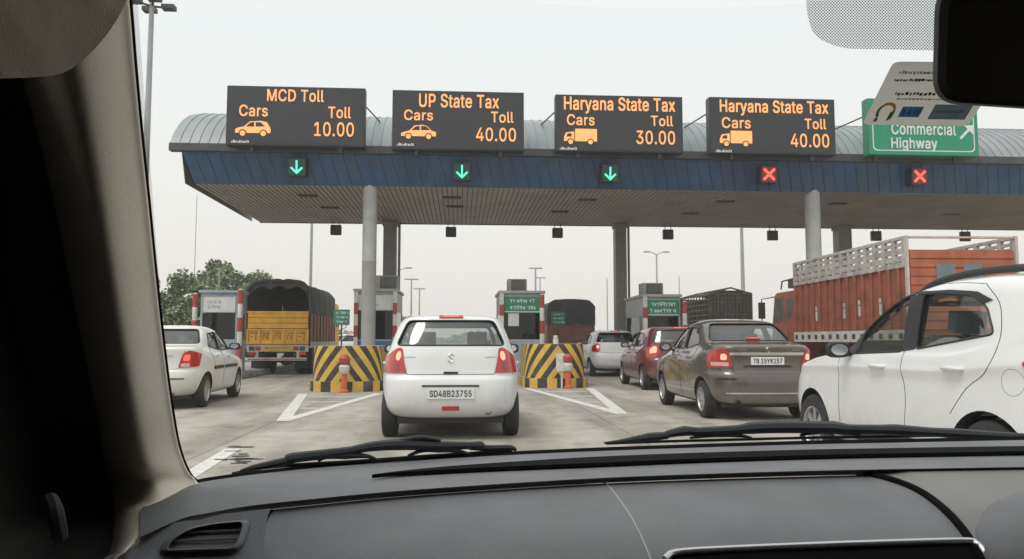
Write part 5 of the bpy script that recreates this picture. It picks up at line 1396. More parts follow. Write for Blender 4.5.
# ------------------------------------------------------------------ display boards
def roof_z(y):
    for (a, b), (c, d) in zip(arc, arc[1:]):
        if a <= y <= c:
            return b + (d - b) * (y - a) / (c - a)
    return EZ
YB = 22.30
def board(corners, label, title, cars, toll, price, icon, tiny, ibox, strut):
    (x0, y0), (x1, y1) = corners           # top left, bottom right in the photograph
    a, b = at_y(x0, y0, YB), at_y(x1, y1, YB)
    cx, cz = (a.x + b.x) / 2, (a.z + b.z) / 2
    W, H = b.x - a.x, a.z - b.z
    t = thing('display_board', label, 'display board', (cx, YB, cz), 0, 'electronic toll boards along the canopy')
    mb = MB()
    mb.box(-W / 2, W / 2, .02, .34, -H / 2, H / 2)
    mb.build('board_case', M['board_case'], t, .012)
    mb = MB()
    e = .045
    mb.box(-W / 2 + e, W / 2 - e, .008, .019, -H / 2 + e, H / 2 - e)
    mb.build('board_face', M['board_face'], t)
    loc = Vector((cx, YB, cz))
    def put(bx, s, nm, bold=.011):
        p, q = at_y(bx[0], bx[3], YB) - loc, at_y(bx[2], bx[1], YB) - loc
        mb = MB()
        o = Vector((p.x, .007, p.z))
        text(mb, s, o, Vector((q.x - p.x, 0, 0)), Vector((0, 0, q.z - p.z)), .006, bold)
        mb.build(nm, M['led_orange'], t, weld=False)
    put(title[0], title[1], 'lettering')
    put(cars, 'Cars', 'lettering')
    put(toll, 'Toll', 'lettering')
    put(price[0], price[1], 'lettering', .007)
    p, q = at_y(ibox[0], ibox[3], YB) - loc, at_y(ibox[2], ibox[1], YB) - loc
    w, h = q.x - p.x, q.z - p.z
    mb = MB()
    F = lambda x, y, d: (p.x + x * w, .006 - d, p.z + y * h)
    def disc(cx_, cy_, r, d0, d1, m):
        mb.prism([(cx_ + r * math.cos(2 * PI * i / 18) * h / w, cy_ + r * math.sin(2 * PI * i / 18)) for i in range(18)], F, d0, d1, m)
    if icon == 'hatch' or icon == 'sedan':
        bd = [(.0, .22), (.0, .45), (.10, .56), (.24, .62), (.40, .95), (.70, 1.0), (.88, .93), (.97, .62), (1.0, .40), (.98, .22)] if icon == 'hatch' else [(.0, .22), (.0, .42), (.12, .52), (.24, .60), (.38, .94), (.60, 1.0), (.74, .92), (.88, .60), (1.0, .52), (1.0, .22)]
        mb.prism(bd, F, 0, .006)
        for wn_ in ([(.29, .62), (.42, .88), (.53, .92), (.53, .62)], [(.57, .62), (.57, .92), (.72, .90), (.84, .64)]):
            mb.prism(wn_, F, .006, .008, 1)
        for c_ in (.21, .79):
            disc(c_, .20, .25, .006, .0085, 1)
            disc(c_, .20, .17, .0085, .011, 0)
    else:
        mb.prism([(.34, .20), (.34, 1.0), (1.0, 1.0), (1.0, .20)], F, 0, .006)
        mb.prism([(.0, .20), (.0, .45), (.06, .75), (.31, .82), (.31, .20)], F, 0, .006)
        mb.prism([(.07, .48), (.11, .68), (.23, .70), (.23, .48)], F, .006, .008, 1)
        for c_ in (.20, .80):
            disc(c_, .16, .22, .006, .0085, 1)
            disc(c_, .16, .15, .0085, .011, 0)
    mb.build('vehicle_icon', [M['led_orange'], M['board_face']], t, weld=False)
    p, q = at_y(tiny[0], tiny[3], YB) - loc, at_y(tiny[2], tiny[1], YB) - loc
    mb = MB()
    n = 11
    for i in range(n):                      # maker's line, too small to read
        xa = p.x + (q.x - p.x) * i / n
        wd = (q.x - p.x) / n * (.5 + .3 * ((i * 5) % 3) / 2)
        mb.box(xa, xa + wd, .004, .0075, p.z, p.z + (q.z - p.z) * (.55 + .45 * ((i * 7) % 4) / 3))
    mb.build('maker_mark', M['sign_white'], t, weld=False)
    mb = MB()
    for sx in (-W * .32, W * .32):
        mb.box(sx - .05, sx + .05, .12, .24, -H / 2 - .16, -H / 2 - .001)
    mb.build('mounting_foot', M['steel_dark'], t)
    mb = MB()
    for sg in strut:
        sx = sg * (W / 2 - .03)
        zt = H * .25
        mb.tube([(sx, .36, zt), (sx + sg * .28, 1.75, roof_z(YB + 1.75) - cz)], .022, 6)
    if strut:
        mb.build('back_strut', M['steel_dark'], t)
    return t
board(((227, 85), (364.5, 147)), 'black display board furthest left, headed MCD Toll with a hatchback icon and 10.00', ((267, 90, 324, 101), 'MCD Toll'), (239, 105, 268, 116), (328, 107, 351, 118), ((314, 122.5, 354, 136), '10.00'), 'hatch', (231, 140, 249, 142.5), (235, 121, 271, 136), (1,))
board(((392.5, 89.5), (524, 151)), 'black display board headed UP State Tax with a car icon and 40.00', ((419, 95, 499, 107), 'UP State Tax'), (404, 110, 433, 120), (491, 112, 513.5, 122.5), ((476, 128, 516, 141), '40.00'), 'sedan', (397, 143, 414, 145.5), (401, 125, 436, 139), ())
board(((555.5, 94), (683.5, 153)), 'black display board headed Haryana State Tax showing a lorry icon and 30.00', ((564, 98.5, 675, 113), 'Haryana State Tax'), (567, 114.5, 594.5, 125), (651, 116, 673, 126), ((636.5, 131, 675, 144), '30.00'), 'lorry', (560, 147, 577, 149.5), (564, 129, 597, 144), (-1,))
board(((709, 96.5), (836.5, 155)), 'black display board headed Haryana State Tax showing a lorry icon and 40.00', ((720, 101.5, 828, 115), 'Haryana State Tax'), (722, 117.5, 750.5, 128), (805, 119, 826, 129), ((791, 134, 829, 147), '40.00'), 'lorry', (716, 149.5, 732, 152), (720, 131, 752, 146), (-1,))

# green highway sign
a, b = at_y(867, 98, YB), at_y(979.5, 156.5, YB)
cx, cz, W, H = (a.x + b.x) / 2, (a.z + b.z) / 2, b.x - a.x, a.z - b.z
t = thing('highway_sign', 'green sign reading Commercial Highway with a white arrow, standing on the canopy edge', 'road sign', (cx, YB, cz))
mb = MB(); mb.box(-W / 2, W / 2, .012, .34, -H / 2, H / 2); mb.build('sign_case', M['sign_green_dull'], t, .01)
mb = MB(); mb.box(-W / 2 + .02, W / 2 - .02, 0, .011, -H / 2 + .02, H / 2 - .02); mb.build('sign_face', M['sign_green'], t)
mb = MB()
q = rounded([(-W / 2 + .13, -H / 2 + .13), (W / 2 - .13, -H / 2 + .13), (W / 2 - .13, H / 2 - .13), (-W / 2 + .13, H / 2 - .13)], .16, 5)
k = [(x * (1 - .06 / W * 1.2), z * (1 - .06 / H * 1.2)) for x, z in q]
for i in range(len(q)):
    j = (i + 1) % len(q)
    mb.face([(q[i][0], -.004, q[i][1]), (q[j][0], -.004, q[j][1]), (k[j][0], -.004, k[j][1]), (k[i][0], -.004, k[i][1])])
mb.build('sign_border', M['sign_white'], t, weld=False)
loc = Vector((cx, YB, cz))
mb = MB()
for bx, s in (((891.5, 123.5, 955.5, 134.5), 'Commercial'), ((891.5, 138, 937, 151), 'Highway')):
    p, q = at_y(bx[0], bx[3], YB) - loc, at_y(bx[2], bx[1], YB) - loc
    text(mb, s, Vector((p.x, -.001, p.z)), Vector((q.x - p.x, 0, 0)), Vector((0, 0, q.z - p.z)), .006, .012)
mb.build('lettering', M['sign_white'], t, weld=False)
mb = MB()
p, q = at_y(959.5, 139.5, YB) - loc, at_y(973.5, 125, YB) - loc
s = q.x - p.x
A = [(0, .12), (.12, 0), (.70, .58), (.93, .34), (.97, .97), (.34, .93), (.58, .70)]
mb.prism(A, lambda x, y, d: (p.x + x * s, -.002 - d, p.z + y * s), 0, .006)
mb.build('arrow', M['sign_white'], t, weld=False)
mb = MB()
for sx in (-W * .42, W * .30):
    mb.box(sx - .05, sx + .05, .12, .24, -H / 2 - .16, -H / 2 - .001)
mb.build('mounting_foot', M['steel_dark'], t)
mb = MB(); mb.tube([(-W / 2 + .03, .34, H * .22), (-W / 2 - .25, 1.75, roof_z(YB + 1.75) - cz)], .022, 6); mb.build('back_strut', M['steel_dark'], t)

# ------------------------------------------------------------------ toll booths
def glyphs(mb, x0, x1, z0, z1, y, rows, rnd, m=0):
    """rows of small unreadable strokes"""
    h = (z1 - z0) / rows
    for r in range(rows):
        zc = z1 - h * (r + .78)
        x = x0 + (x1 - x0) * rnd.uniform(.0, .12)
        end = x1 - (x1 - x0) * rnd.uniform(.0, .2)
        while x < end:                     # head bar with a stem and a hook or two below it
            w = rnd.uniform(.6, 1.1) * h * .45
            hh = h * rnd.uniform(.42, .60)
            s = h * .085
            mb.box(x, min(x + w, x1), y - .004, y, zc + hh - s, zc + hh, m)
            mb.box(x + w * .62, x + w * .62 + s, y - .0042, y, zc, zc + hh - s * 1.02, m)
            if rnd.random() < .7:
                mb.box(x + w * .1, x + w * .55, y - .0044, y, zc + hh * rnd.uniform(.2, .5), zc + hh * .5 + s, m)
            x += w + h * rnd.choice((.04, .04, .30))
def booth(px0, px1, y, top, depth, label, style, z0=.2):
    rnd = random.Random(px0)
    a, b = at_y(px0, top, y), at_y(px1, top, y)
    X0, X1, Z1 = a.x, b.x, a.z
    cx, W = (X0 + X1) / 2, X1 - X0
    t = thing('toll_booth', label, 'toll booth', (cx, y, z0), 0, 'toll booths on the islands')
    H = Z1 - z0
    hw = W / 2
    body = M['booth_pale'] if style.get('pale') else M['booth_grey']
    mb = MB()
    zw = 1.02                              # window sill
    zt = H - (.62 if style.get('sign') else .62)
    w_ = .06
    for s in (-1, 1):                      # corner posts
        for yy in (0, depth - w_):
            mb.box(s * hw - (w_ if s > 0 else 0), s * hw + (0 if s > 0 else w_), yy, yy + w_, zw + .001, zt - .001)
    mb.box(-hw + .003, hw - .003, .003, depth - .003, 0, zw)     # lower walls
    mb.box(-hw, hw, 0, depth, zt, H)
    mb.box(-hw - .05, hw + .05, -.08, depth + .08, H, H + .09)
    mb.build('wall', body, t, .008)
    mb = MB()
    mb.box(-hw + w_ + .001, hw - w_ - .001, .02, .03, zw + .002, zt - .002)
    mb.box(-hw + w_ + .001, hw - w_ - .001, depth - .03, depth - .02, zw + .002, zt - .002)
    for s in (-1, 1):
        mb.box(s * (hw - .025) - .005, s * (hw - .025) + .005, w_ + .001, depth - w_ - .001, zw + .002, zt - .002)
    mb.build('window', M['dark_glass'], t)
    mb = MB()                               # counter, monitor and chair inside
    mb.box(-hw + .1, hw - .1, .3, .8, zw - .1, zw + .02)
    mb.box(-.1, .35, .5, .55, zw + .05, zw + .36)
    mb.box(-hw + .12, hw - .12, depth - .16, depth - .1, zw, zt)
    mb.build('counter', M['cabin_dark'], t, .01)
    if style.get('lower'):
        mb = MB(); mb.box(-hw + .02, hw - .02, -.02, .001, .06, zw - .05)
        mb.build('lower_panel', M[style['lower']], t, .005)
    if style.get('sign') == 'green':
        mb = MB(); mb.box(-hw + .13, hw - .04, -.035, -.001, zt + .02, H - .10)
        so = mb.build('name_board', M['sign_green_dull'], t, .006)
        mb = MB(); glyphs(mb, -hw + .2, hw - .12, zt + .06, H - .13, -.036, 2, rnd)
        mb.box(-hw + .15, hw - .06, -.04, -.036, zt + .03, zt + .055)
        mb.build('board_script', M['sign_white'], so, weld=False)
    elif style.get('sign') == 'white':
        mb = MB(); mb.box(-hw + .10, hw - .06, -.035, -.001, zt + .02, H - .12)
        so = mb.build('name_board', M['paper'], t, .006)
        mb = MB(); glyphs(mb, -hw + .2, hw * .1, zt + .10, H - .20, -.036, 2, rnd)
        mb.build('board_script', M['booth_pale'], so, weld=False)
    if style.get('paper'):
        mb = MB(); x = -hw * .38
        mb.box(x - .17, x + .17, .006, .018, zw + .42, zw + .96)
        mb.build('notice', M['paper'], t)
    for s in style.get('hazard', ()):       # red and white banded corner posts
        mb = MB()
        n = 7
        for i in range(n):
            mb.box(s * (hw - .05) - .065, s * (hw - .05) + .065, -.10, -.04, H * i / n + (.002 if i else 0), H * (i + 1) / n, i % 2)
        mb.build('hazard_strip', [M['hazard_white'], M['hazard_red']], t)
    return t, cx, Z1
def ac_unit(x, y, z, w, h, label):
    t = thing('ac_unit', label, 'air conditioner', (x, y, z), 0, 'air conditioners on the booth roofs')
    mb = MB(); mb.box(-w / 2, w / 2, 0, .55, .0, h); mb.build('ac_case', M['ac_grey'], t, .02)
    mb = MB()
    mb.box(-w * .32, w * .42, -.012, -.001, h * .08, h * .92)
    mb.build('ac_grille', M['ac_fan'], t, .004)
def banded_post(px, ptop, y, label, z0=.2, r=.075):
    p = at_y(px, ptop, y)
    t = thing('banded_post', label, 'bollard post', (p.x, p.y, z0), 0, 'red and white posts at the toll booths')
    mb = MB()
    H = p.z - z0
    n = max(4, int(H / .36))
    for i in range(n):
        mb.lathe([(r, H * i / n), (r, H * (i + 1) / n)], Matrix.Identity(4), 14, i % 2)
    mb.lathe([(r, H), (r * .5, H + .03), (.001, H + .035)], Matrix.Identity(4), 14, 0)
    mb.build('post', [M['hazard_white'], M['hazard_red']], t)

b1 = booth(201, 238, 24.5, 293, 1.0, 'pale booth behind the white sedan with a white board over a dark window', dict(sign='white', pale=True, lower='booth_pale'))
b2 = booth(355, 397, 25.0, 291.5, 2.4, 'grey booth behind the left round pillar with a blue lower panel', dict(sign='white', lower='booth_blue', hazard=(-1, 1)))
b3 = booth(500, 543.5, 24.3, 293.5, 2.4, 'grey booth with green board and pinned notice left of the striped middle block', dict(sign='green', lower='booth_pale', paper=True, hazard=(-1,)))
b4 = booth(643, 680, 24.5, 297, 2.6, 'grey booth with green board beside the dark square pillar', dict(sign='green', lower='booth_grey', hazard=(-1,)))
ac_unit(b2[1] + .32, 25.3, b2[2] + .09, .72, .46, 'boxy air conditioner on the booth with the blue lower panel')
ac_unit(b3[1] - .12, 24.6, b3[2] + .09, .62, .40, 'dark fronted air conditioner on the booth with the pinned notice')
ac_unit(b4[1] - .18, 24.9, b4[2] + .09, .70, .40, 'grey air conditioner on the booth beside the dark square pillar')
banded_post(195.5, 294, 23.6, 'red and white banded post left of the pale booth behind the white sedan')
banded_post(240.8, 290, 23.4, 'red and white banded post between the pale booth and the yellow truck')
banded_post(542, 295, 23.6, 'red and white banded post right of the booth with the pinned notice')
banded_post(684.5, 302, 24.2, 'red and white banded post right of the booth beside the dark square pillar')

def small_sign(px0, py0, px1, py1, y, label, zfoot=0.0):
    rnd = random.Random(px0)
    a, b = at_y(px0, py0, y), at_y(px1, py1, y)
    cx, W = (a.x + b.x) / 2, b.x - a.x
    t = thing('notice_sign', label, 'sign', (cx, y, zfoot), 0, 'small green signs by the lanes')
    mb = MB(); mb.box(-W / 2, W / 2, 0, .03, b.z - zfoot, a.z - zfoot); mb.build('sign_plate', M['sign_green_dull'], t, .01)
    mb = MB(); glyphs(mb, -W * .4, W * .42, b.z - zfoot + .03, a.z - zfoot - .04, -.001, 3, rnd); mb.build('sign_script', M['sign_white'], t, weld=False)
    mb = MB(); mb.tube([(0, .055, 0), (0, .055, a.z - zfoot)], .025, 8); mb.build('sign_post', M['steel_dark'], t)
small_sign(333.5, 309.5, 349.5, 325, 24.0, 'small green sign on a post between the yellow truck and the round pillar', .0)
small_sign(551, 311.5, 565.5, 325, 26.5, 'small green sign standing before the dark covered truck', .2)

# ------------------------------------------------------------------ light poles
def light_pole(px, ptop, y, r, label, head, group='light poles around the plaza'):
    p = at_y(px, ptop, y)
    t = thing('light_pole', label, 'light pole', (p.x, y, 0), 0, group)
    H = p.z
    mb = MB(); mb.tube([(0, 0, 0), (0, 0, H * .5), (0, 0, H)], [r * 1.25, r, r * .7], 12); mb.build('pole', M['pole_grey'], t)
    mb = MB()
    if head == 'flood':
        for i in range(4):
            a = i * PI / 2 + .5
            c = Vector((math.cos(a) * .55, math.sin(a) * .55, H - .05))
            mb.tube([(0, 0, H - .12), c], .04, 6)
            mb.box(-.22, .22, -.16, .16, -.07, .09, 0, Matrix.Translation(c))
        mb.build('lamp_head', M['steel_dark'], t, .01)
    elif head == 'twin':
        for s in (-1, 1):
            mb.tube([(0, 0, H - .1), (s * .5, 0, H + .18), (s * 1.0, 0, H + .2)], .05, 6)
            mb.box(s * 1.0 - .3, s * 1.0 + .3, -.14, .14, H + .14, H + .27)
        mb.build('lamp_head', M['pole_grey'], t)
    elif head == 'tee':
        mb.box(-.75, .75, -.1, .1, H - .05, H + .10)
        mb.build('lamp_head', M['pole_grey'], t)
light_pole(152, 3, 27, .115, 'tall grey mast with floodlights rising beside the left pillar of the windscreen', 'flood')
light_pole(312.5, 190, 52, .10, 'thin grey pole behind the yellow truck', None)
light_pole(398.5, 270, 75, .11, 'far light pole with twin lamps right of the left dark pillar', 'twin')
light_pole(411.5, 279.5, 85, .11, 'far light pole with a flat lamp bar above the white hatchback roof', 'tee')
light_pole(419.5, 289, 100, .12, 'smallest far light pole above the white hatchback', 'tee')
light_pole(535.5, 268.5, 85, .13, 'far light pole with a lamp bar right of the middle booth', 'tee')
light_pole(540, 278, 105, .11, 'lower far light pole just right of a taller one by the middle booth', 'tee')
light_pole(607, 278.5, 100, .09, 'thin far pole between the dark covered truck and the square pillar', None)
light_pole(656.5, 254, 75, .10, 'far light pole with twin lamps above the booth by the square pillar', 'twin')
light_pole(679, 275, 100, .08, 'very thin far mast left of the caged truck', None)
light_pole(741, 205, 50, .13, 'thick grey pole rising behind the caged truck', None)
light_pole(197, 195, 90, .05, 'hair thin mast above the trees left of the canopy', None)
light_pole(219.5, 268, 45, .06, 'short pale pole in front of the trees', None)

# far wall behind the middle lane
a, b = at_y(602, 329.5, 60), at_y(640, 329.5, 60)
t = thing('far_building', 'low cream building far behind the small white hatchback', 'building', ((a.x + b.x) / 2, 60, 0))
W = b.x - a.x
mb = MB(); mb.box(-W / 2 + 1.1, W / 2, 0, 4, 0, a.z); mb.build('wall', M['wall_cream'], t)
mb = MB(); mb.box(-W / 2, -W / 2 + 1.09, -.05, 4, .9, a.z - .05); mb.box(-W / 2, -W / 2 + 1.09, -.04, 3.9, 0, .89, 1); mb.build('white_panel', [M['paper'], M['booth_pale']], t)

# ------------------------------------------------------------------ trees
def tree(x, y, h, r, label, n, seed, light=.35, trunk_h=.35, leaf=.30, group='trees beyond the left booth'):
    rnd = random.Random(seed)
    t = thing('broadleaf_tree', label, 'tree', (x, y, 0), rnd.uniform(0, 6), group)
    mb = MB()
    th = h * trunk_h
    mb.tube(spline([(0, 0, -.1), (.06 * r, 0, th * .5), (0, .05 * r, th), (.1 * r, 0, h * .75)], 3), [h * .030] * 4 + [h * .024] * 3 + [h * .014] * 3, 9)
    cl = []
    for i in range(22):
        a = rnd.uniform(0, 2 * PI)
        u = rnd.uniform(.0, 1)
        rr = r * (rnd.random() ** .5) * (1.0 - .55 * max(0, u - .35))
        c = Vector((rr * math.cos(a), rr * math.sin(a), th + (h - th) * u * .92))
        cl.append((c, r * rnd.uniform(.22, .42)))
        if i < 9:
            st = Vector((0, 0, th * rnd.uniform(.75, 1.2)))
            mb.tube(spline([st, (st + c) / 2 + Vector((0, 0, .1 * r)), c], 3), [h * .012] * 3 + [h * .008] * 3 + [h * .004], 6)
    mb.build('trunk', M['bark'], t)
    mb = MB()
    for i in range(n):
        c, cr = rnd.choice(cl)
        d = Vector((rnd.gauss(0, 1), rnd.gauss(0, 1), rnd.gauss(0, .8))).normalized() * cr * (rnd.random() ** .42)
        p = c + d
        if p.z < .2:
            continue
        q = Euler((rnd.uniform(-1.1, 1.1), rnd.uniform(-1.1, 1.1), rnd.uniform(0, 6.3))).to_matrix()
        s = leaf * rnd.uniform(.5, 1.25)
        m = 1 if rnd.random() < light else 0
        mb.face([p + q @ Vector(v) * s for v in ((-.5, -.28, 0), (.1, -.42, .1), (.55, 0, 0), (.05, .40, .1), (-.55, .22, 0))], m)
    mb.build('crown', [M['leaf'], M['leaf_light']], t, weld=False)
    return t
specs = [  # px, top py, distance, half width px
 (163, 277, 44, 30, 'tree at the left edge beside the tall mast, dark and spreading'), (186, 274, 52, 32, 'rounded tree behind the white sedan'),
 (205, 277, 42, 30, 'bushy tree behind the left red and white post'), (222, 259, 58, 22, 'tallest slim tree rising behind the short pale pole'),
 (240, 266, 56, 28, 'broad tree behind the pale booth'), (259, 268, 60, 24, 'loose open tree left of the yellow truck'), (276, 281, 66, 20, 'lower tree peeping over the yellow truck tarpaulin')]
for i, (px, pt, y, hw, lb) in enumerate(specs):
    p = at_y(px, pt, y)
    tree(p.x, y, p.z, hw * y / FPX, lb, 9000, 31 + i, .50 if i in (1, 4, 5) else .38, .12, .20)
for i, (px, pt, y, hw) in enumerate(((150, 312, 38, 18), (178, 310, 37, 18), (205, 315, 36, 16), (192, 300, 46, 18), (330, 328, 60, 14), (240, 305, 46, 20))):
    p = at_y(px, pt, y)
    lb = ['dusty shrub at the left edge under the tall mast', 'dusty shrub behind the white sedan roof', 'dusty shrub behind the pale booth', 'taller shrub between the mast and the pale booth', 'low shrub right of the yellow truck', 'shrub hidden behind the pale booth and the yellow truck'][i]
    o = tree(p.x, y, p.z, hw * y / FPX, lb, 1900, 71 + i, .45, .05, .22, 'shrubs along the left verge')
    o['category'] = 'shrub'
    o.name = 'roadside_shrub'
for i, (px, pt, y, hw) in enumerate(((388, 319, 110, 9), (402, 317, 120, 12), (417, 320, 115, 8))):
    p = at_y(px, pt, y)
    tree(p.x, y, p.z, hw * y / FPX, ['far small tree behind the booth with the blue panel', 'far small tree above the left shoulder of the white hatchback', 'far low tree above the white hatchback roof'][i], 1100, 91 + i, .3, .2, .5, 'far trees above the white hatchback')
# far line of trees all along the horizon
rnd = random.Random(5)
mb = MB()
for i in range(9000):
    x = rnd.uniform(-420, 520)
    y = rnd.uniform(330, 380)
    hgt = 3.2 + 1.2 * math.sin(x * .05) * math.sin(x * .021 + 1) + 1.5 * math.sin(x * .23)
    p = Vector((x, y, rnd.uniform(0, 1) ** .8 * hgt))
    q = Euler((rnd.uniform(-1.2, 1.2), rnd.uniform(-1.2, 1.2), rnd.uniform(0, 6.3))).to_matrix()
    s = rnd.uniform(1.4, 3.0)
    mb.face([p + q @ Vector(v) * s for v in ((-.5, -.28, 0), (.1, -.42, .1), (.55, 0, 0), (.05, .40, .1), (-.55, .22, 0))], int(rnd.random() < .3))
tag(mb.build('treeline', [M['leaf'], M['leaf_light']], weld=False), 'far hazy line of trees along the horizon', None, kind='stuff')
# ------------------------------------------------------------------ cars in the queue
def cfg(base, **k):
    d = dict(base)
    d.update(k)
    return d
rear_gate = ('rear', [(.60, 1.09), (.515, .80), (.50, .79), (-.50, .79), (-.515, .80), (-.60, 1.09)])

swift, _ = make_car('hatchback_car', 'white hatchback with brake lights lit, directly ahead in the middle lane', 'car', (at_y(451, 340, 9.3).x, 9.25, 0), rad(.3), M['white_paint'], HATCH,
    cfg(HC, lamp=[('r', .53, .805), ('r', .655, 1.10), ('r', .74, 1.105), ('s', .34, .99), ('s', .34, .80)],
        brake=[('r', .695 + .050 * math.cos(a), 1.005 + .055 * math.sin(a)) for a in [2 * PI * i / 10 for i in range(10)]],
        clear=[('r', .70 + .046 * math.cos(a), .875 + .05 * math.sin(a)) for a in [2 * PI * i / 10 for i in range(10)]], clear_mat='smoked_lens',
        third=(1.480, .145, .011), plate=(0, .565, .55, .125, 'SD48B23755'), exhaust=(.44, .335),
        seams=[rear_gate, ('side', [(1.60, 1.04), (1.60, .60), (1.60, .32)]), ('side', [(.70, 1.08), (.78, .9), (1.0, .68)])],
        rear_bits=[(-.085, .085, .795, .82, 'black_plastic', 'gate_handle'), (-.10, .10, .365, .415, 'red_lens', 'rear_reflector'), (-.33, .33, .645, .665, 'black_plastic', 'plate_recess')],
        badge=(0, .985, .055), script=[(-.555, .985, .15, .018), (.405, .985, .14, .018)], glass='car_glass'))

swift.scale = (1.03, 1.0, 1.0)           # a wide bodied car
small = cfg(HC, lamp=[('r', .60, .80), ('r', .58, 1.05), ('r', .70, 1.09), ('s', .30, 1.0), ('s', .30, .82)],
        brake=[('r', .62, .93), ('r', .62, 1.03), ('r', .75, 1.03), ('r', .75, .93)], third=(1.480, .14, .011), plate=(0, .60, .40, .10, None),
        seams=[rear_gate], script=[(.38, .97, .14, .03)], glass='dark_glass')
make_car('hatchback_car', 'small white hatchback with lit brake lights, beyond the maroon car, behind the middle striped block', 'car', (5.12, 24.9, 0), 0, M['white_paint'], HATCH, small)
make_car('hatchback_car', 'maroon hatchback behind the brown sedan with its left brake light glowing', 'car', (5.22, 17.9, 0), rad(-.5), M['maroon_paint'], HATCH,
    cfg(small, lamp=[('r', .50, .92), ('r', .60, 1.09), ('r', .70, 1.10), ('s', .36, .98), ('s', .30, .80), ('r', .66, .76)],
        brake=[('r', .62, .90), ('r', .61, 1.02), ('r', .70, 1.06), ('s', .10, .98), ('s', .10, .88)], glass='car_glass',
        seams=[rear_gate, ('side', [(1.60, 1.04), (1.60, .60), (1.60, .32)])]))
far = cfg(small)
make_car('hatchback_car', 'far white car seen between the yellow truck and the left round pillar', 'car', (at_y(348, 335, 43).x, 43, 0), 0, M['white_paint'], HATCH, far)

trunk = ('rear', [(.60, 1.07), (.50, .72), (.48, .70), (-.48, .70), (-.50, .72), (-.60, 1.07)])
make_car('sedan_car', 'metallic brown sedan with brake lights lit, right of the middle lane', 'car', (4.56, 11.15, 0), rad(-.6), M['brown_paint'], SEDAN,
    cfg(DC, lamp=[('r', .53, .80), ('r', .60, 1.03), ('r', .70, 1.075), ('s', .34, 1.02), ('s', .40, .86), ('s', .30, .78)],
        brake=[('r', .625, .905), ('r', .635, .995), ('r', .745, .995), ('r', .755, .905)],
        clear=[('r', .60, .815), ('r', .60, .87), ('s', .25, .87), ('s', .25, .815)],
        third=(1.215, .11, .009), plate=(0, .89, .50, .115, 'TB 15YK157'),
        seams=[trunk, ('side', [(1.76, 1.04), (1.76, .60), (1.74, .30)]), ('side', [(1.02, 1.12), (1.02, .9), (1.2, .66)]), ('side', [(2.85, .98), (2.85, .60), (2.85, .30)])],
        rear_bits=[(-.56, .56, .975, 1.018, 'chrome', 'chrome_strip'), (-.62, .62, .405, .425, 'chrome', 'chrome_strip'), (-.36, .36, .795, .825, 'black_plastic', 'plate_recess'), (-.72, -.48, .61, .64, 'black_plastic', 'bumper_slot'), (.48, .72, .61, .64, 'black_plastic', 'bumper_slot')],
        badge=(0, 1.05, .045), script=[(-.46, 1.04, .15, .025), (.38, 1.04, .12, .025)], glass='car_glass', exhaust=(-.45, .28)))
make_car('sedan_car', 'white sedan with a red tail lamp, far left beside the yellow truck', 'car', (-5.33, 13.6, 0), rad(3), M['cream_paint'], [(a, b * .955, c_, d * .955, e_, f * .955, g) for a, b, c_, d, e_, f, g in SEDAN],
    cfg(DC, lamp=[('r', .50, .72), ('r', .58, .97), ('r', .70, 1.02), ('s', .36, .96), ('s', .26, .74)],
        brake=[('r', .58, .84), ('r', .61, .95), ('r', .74, .95), ('r', .72, .84)], brake_mat='brake_red',
        clear=[('r', .54, .735), ('r', .56, .80), ('r', .72, .80), ('r', .72, .735)],
        third=(1.165, .11, .009), plate=(0, .80, .46, .11, None), exhaust=(.40, .27),
        seams=[trunk, ('side', [(1.76, 1.04), (1.76, .60), (1.74, .30)]), ('side', [(1.02, 1.12), (1.02, .9), (1.2, .66)]), ('side', [(2.85, .98), (2.85, .60), (2.85, .30)])],
        rear_bits=[(-.40, .40, .925, .955, 'chrome', 'chrome_strip'), (.34, .60, .525, .545, 'black_plastic', 'bumper_slot')],
        side_strip=[(1.05, 1.70, .665, .725), (1.82, 2.80, .665, .725)], glass='car_glass',
        side_windows=[[(y, z * .955) for y, z in p] for p in DC['side_windows']], rear_glass=[(x, z * .955) for x, z in DC['rear_glass']],
        windscreen=[(x, z * .955) for x, z in DC['windscreen']]))

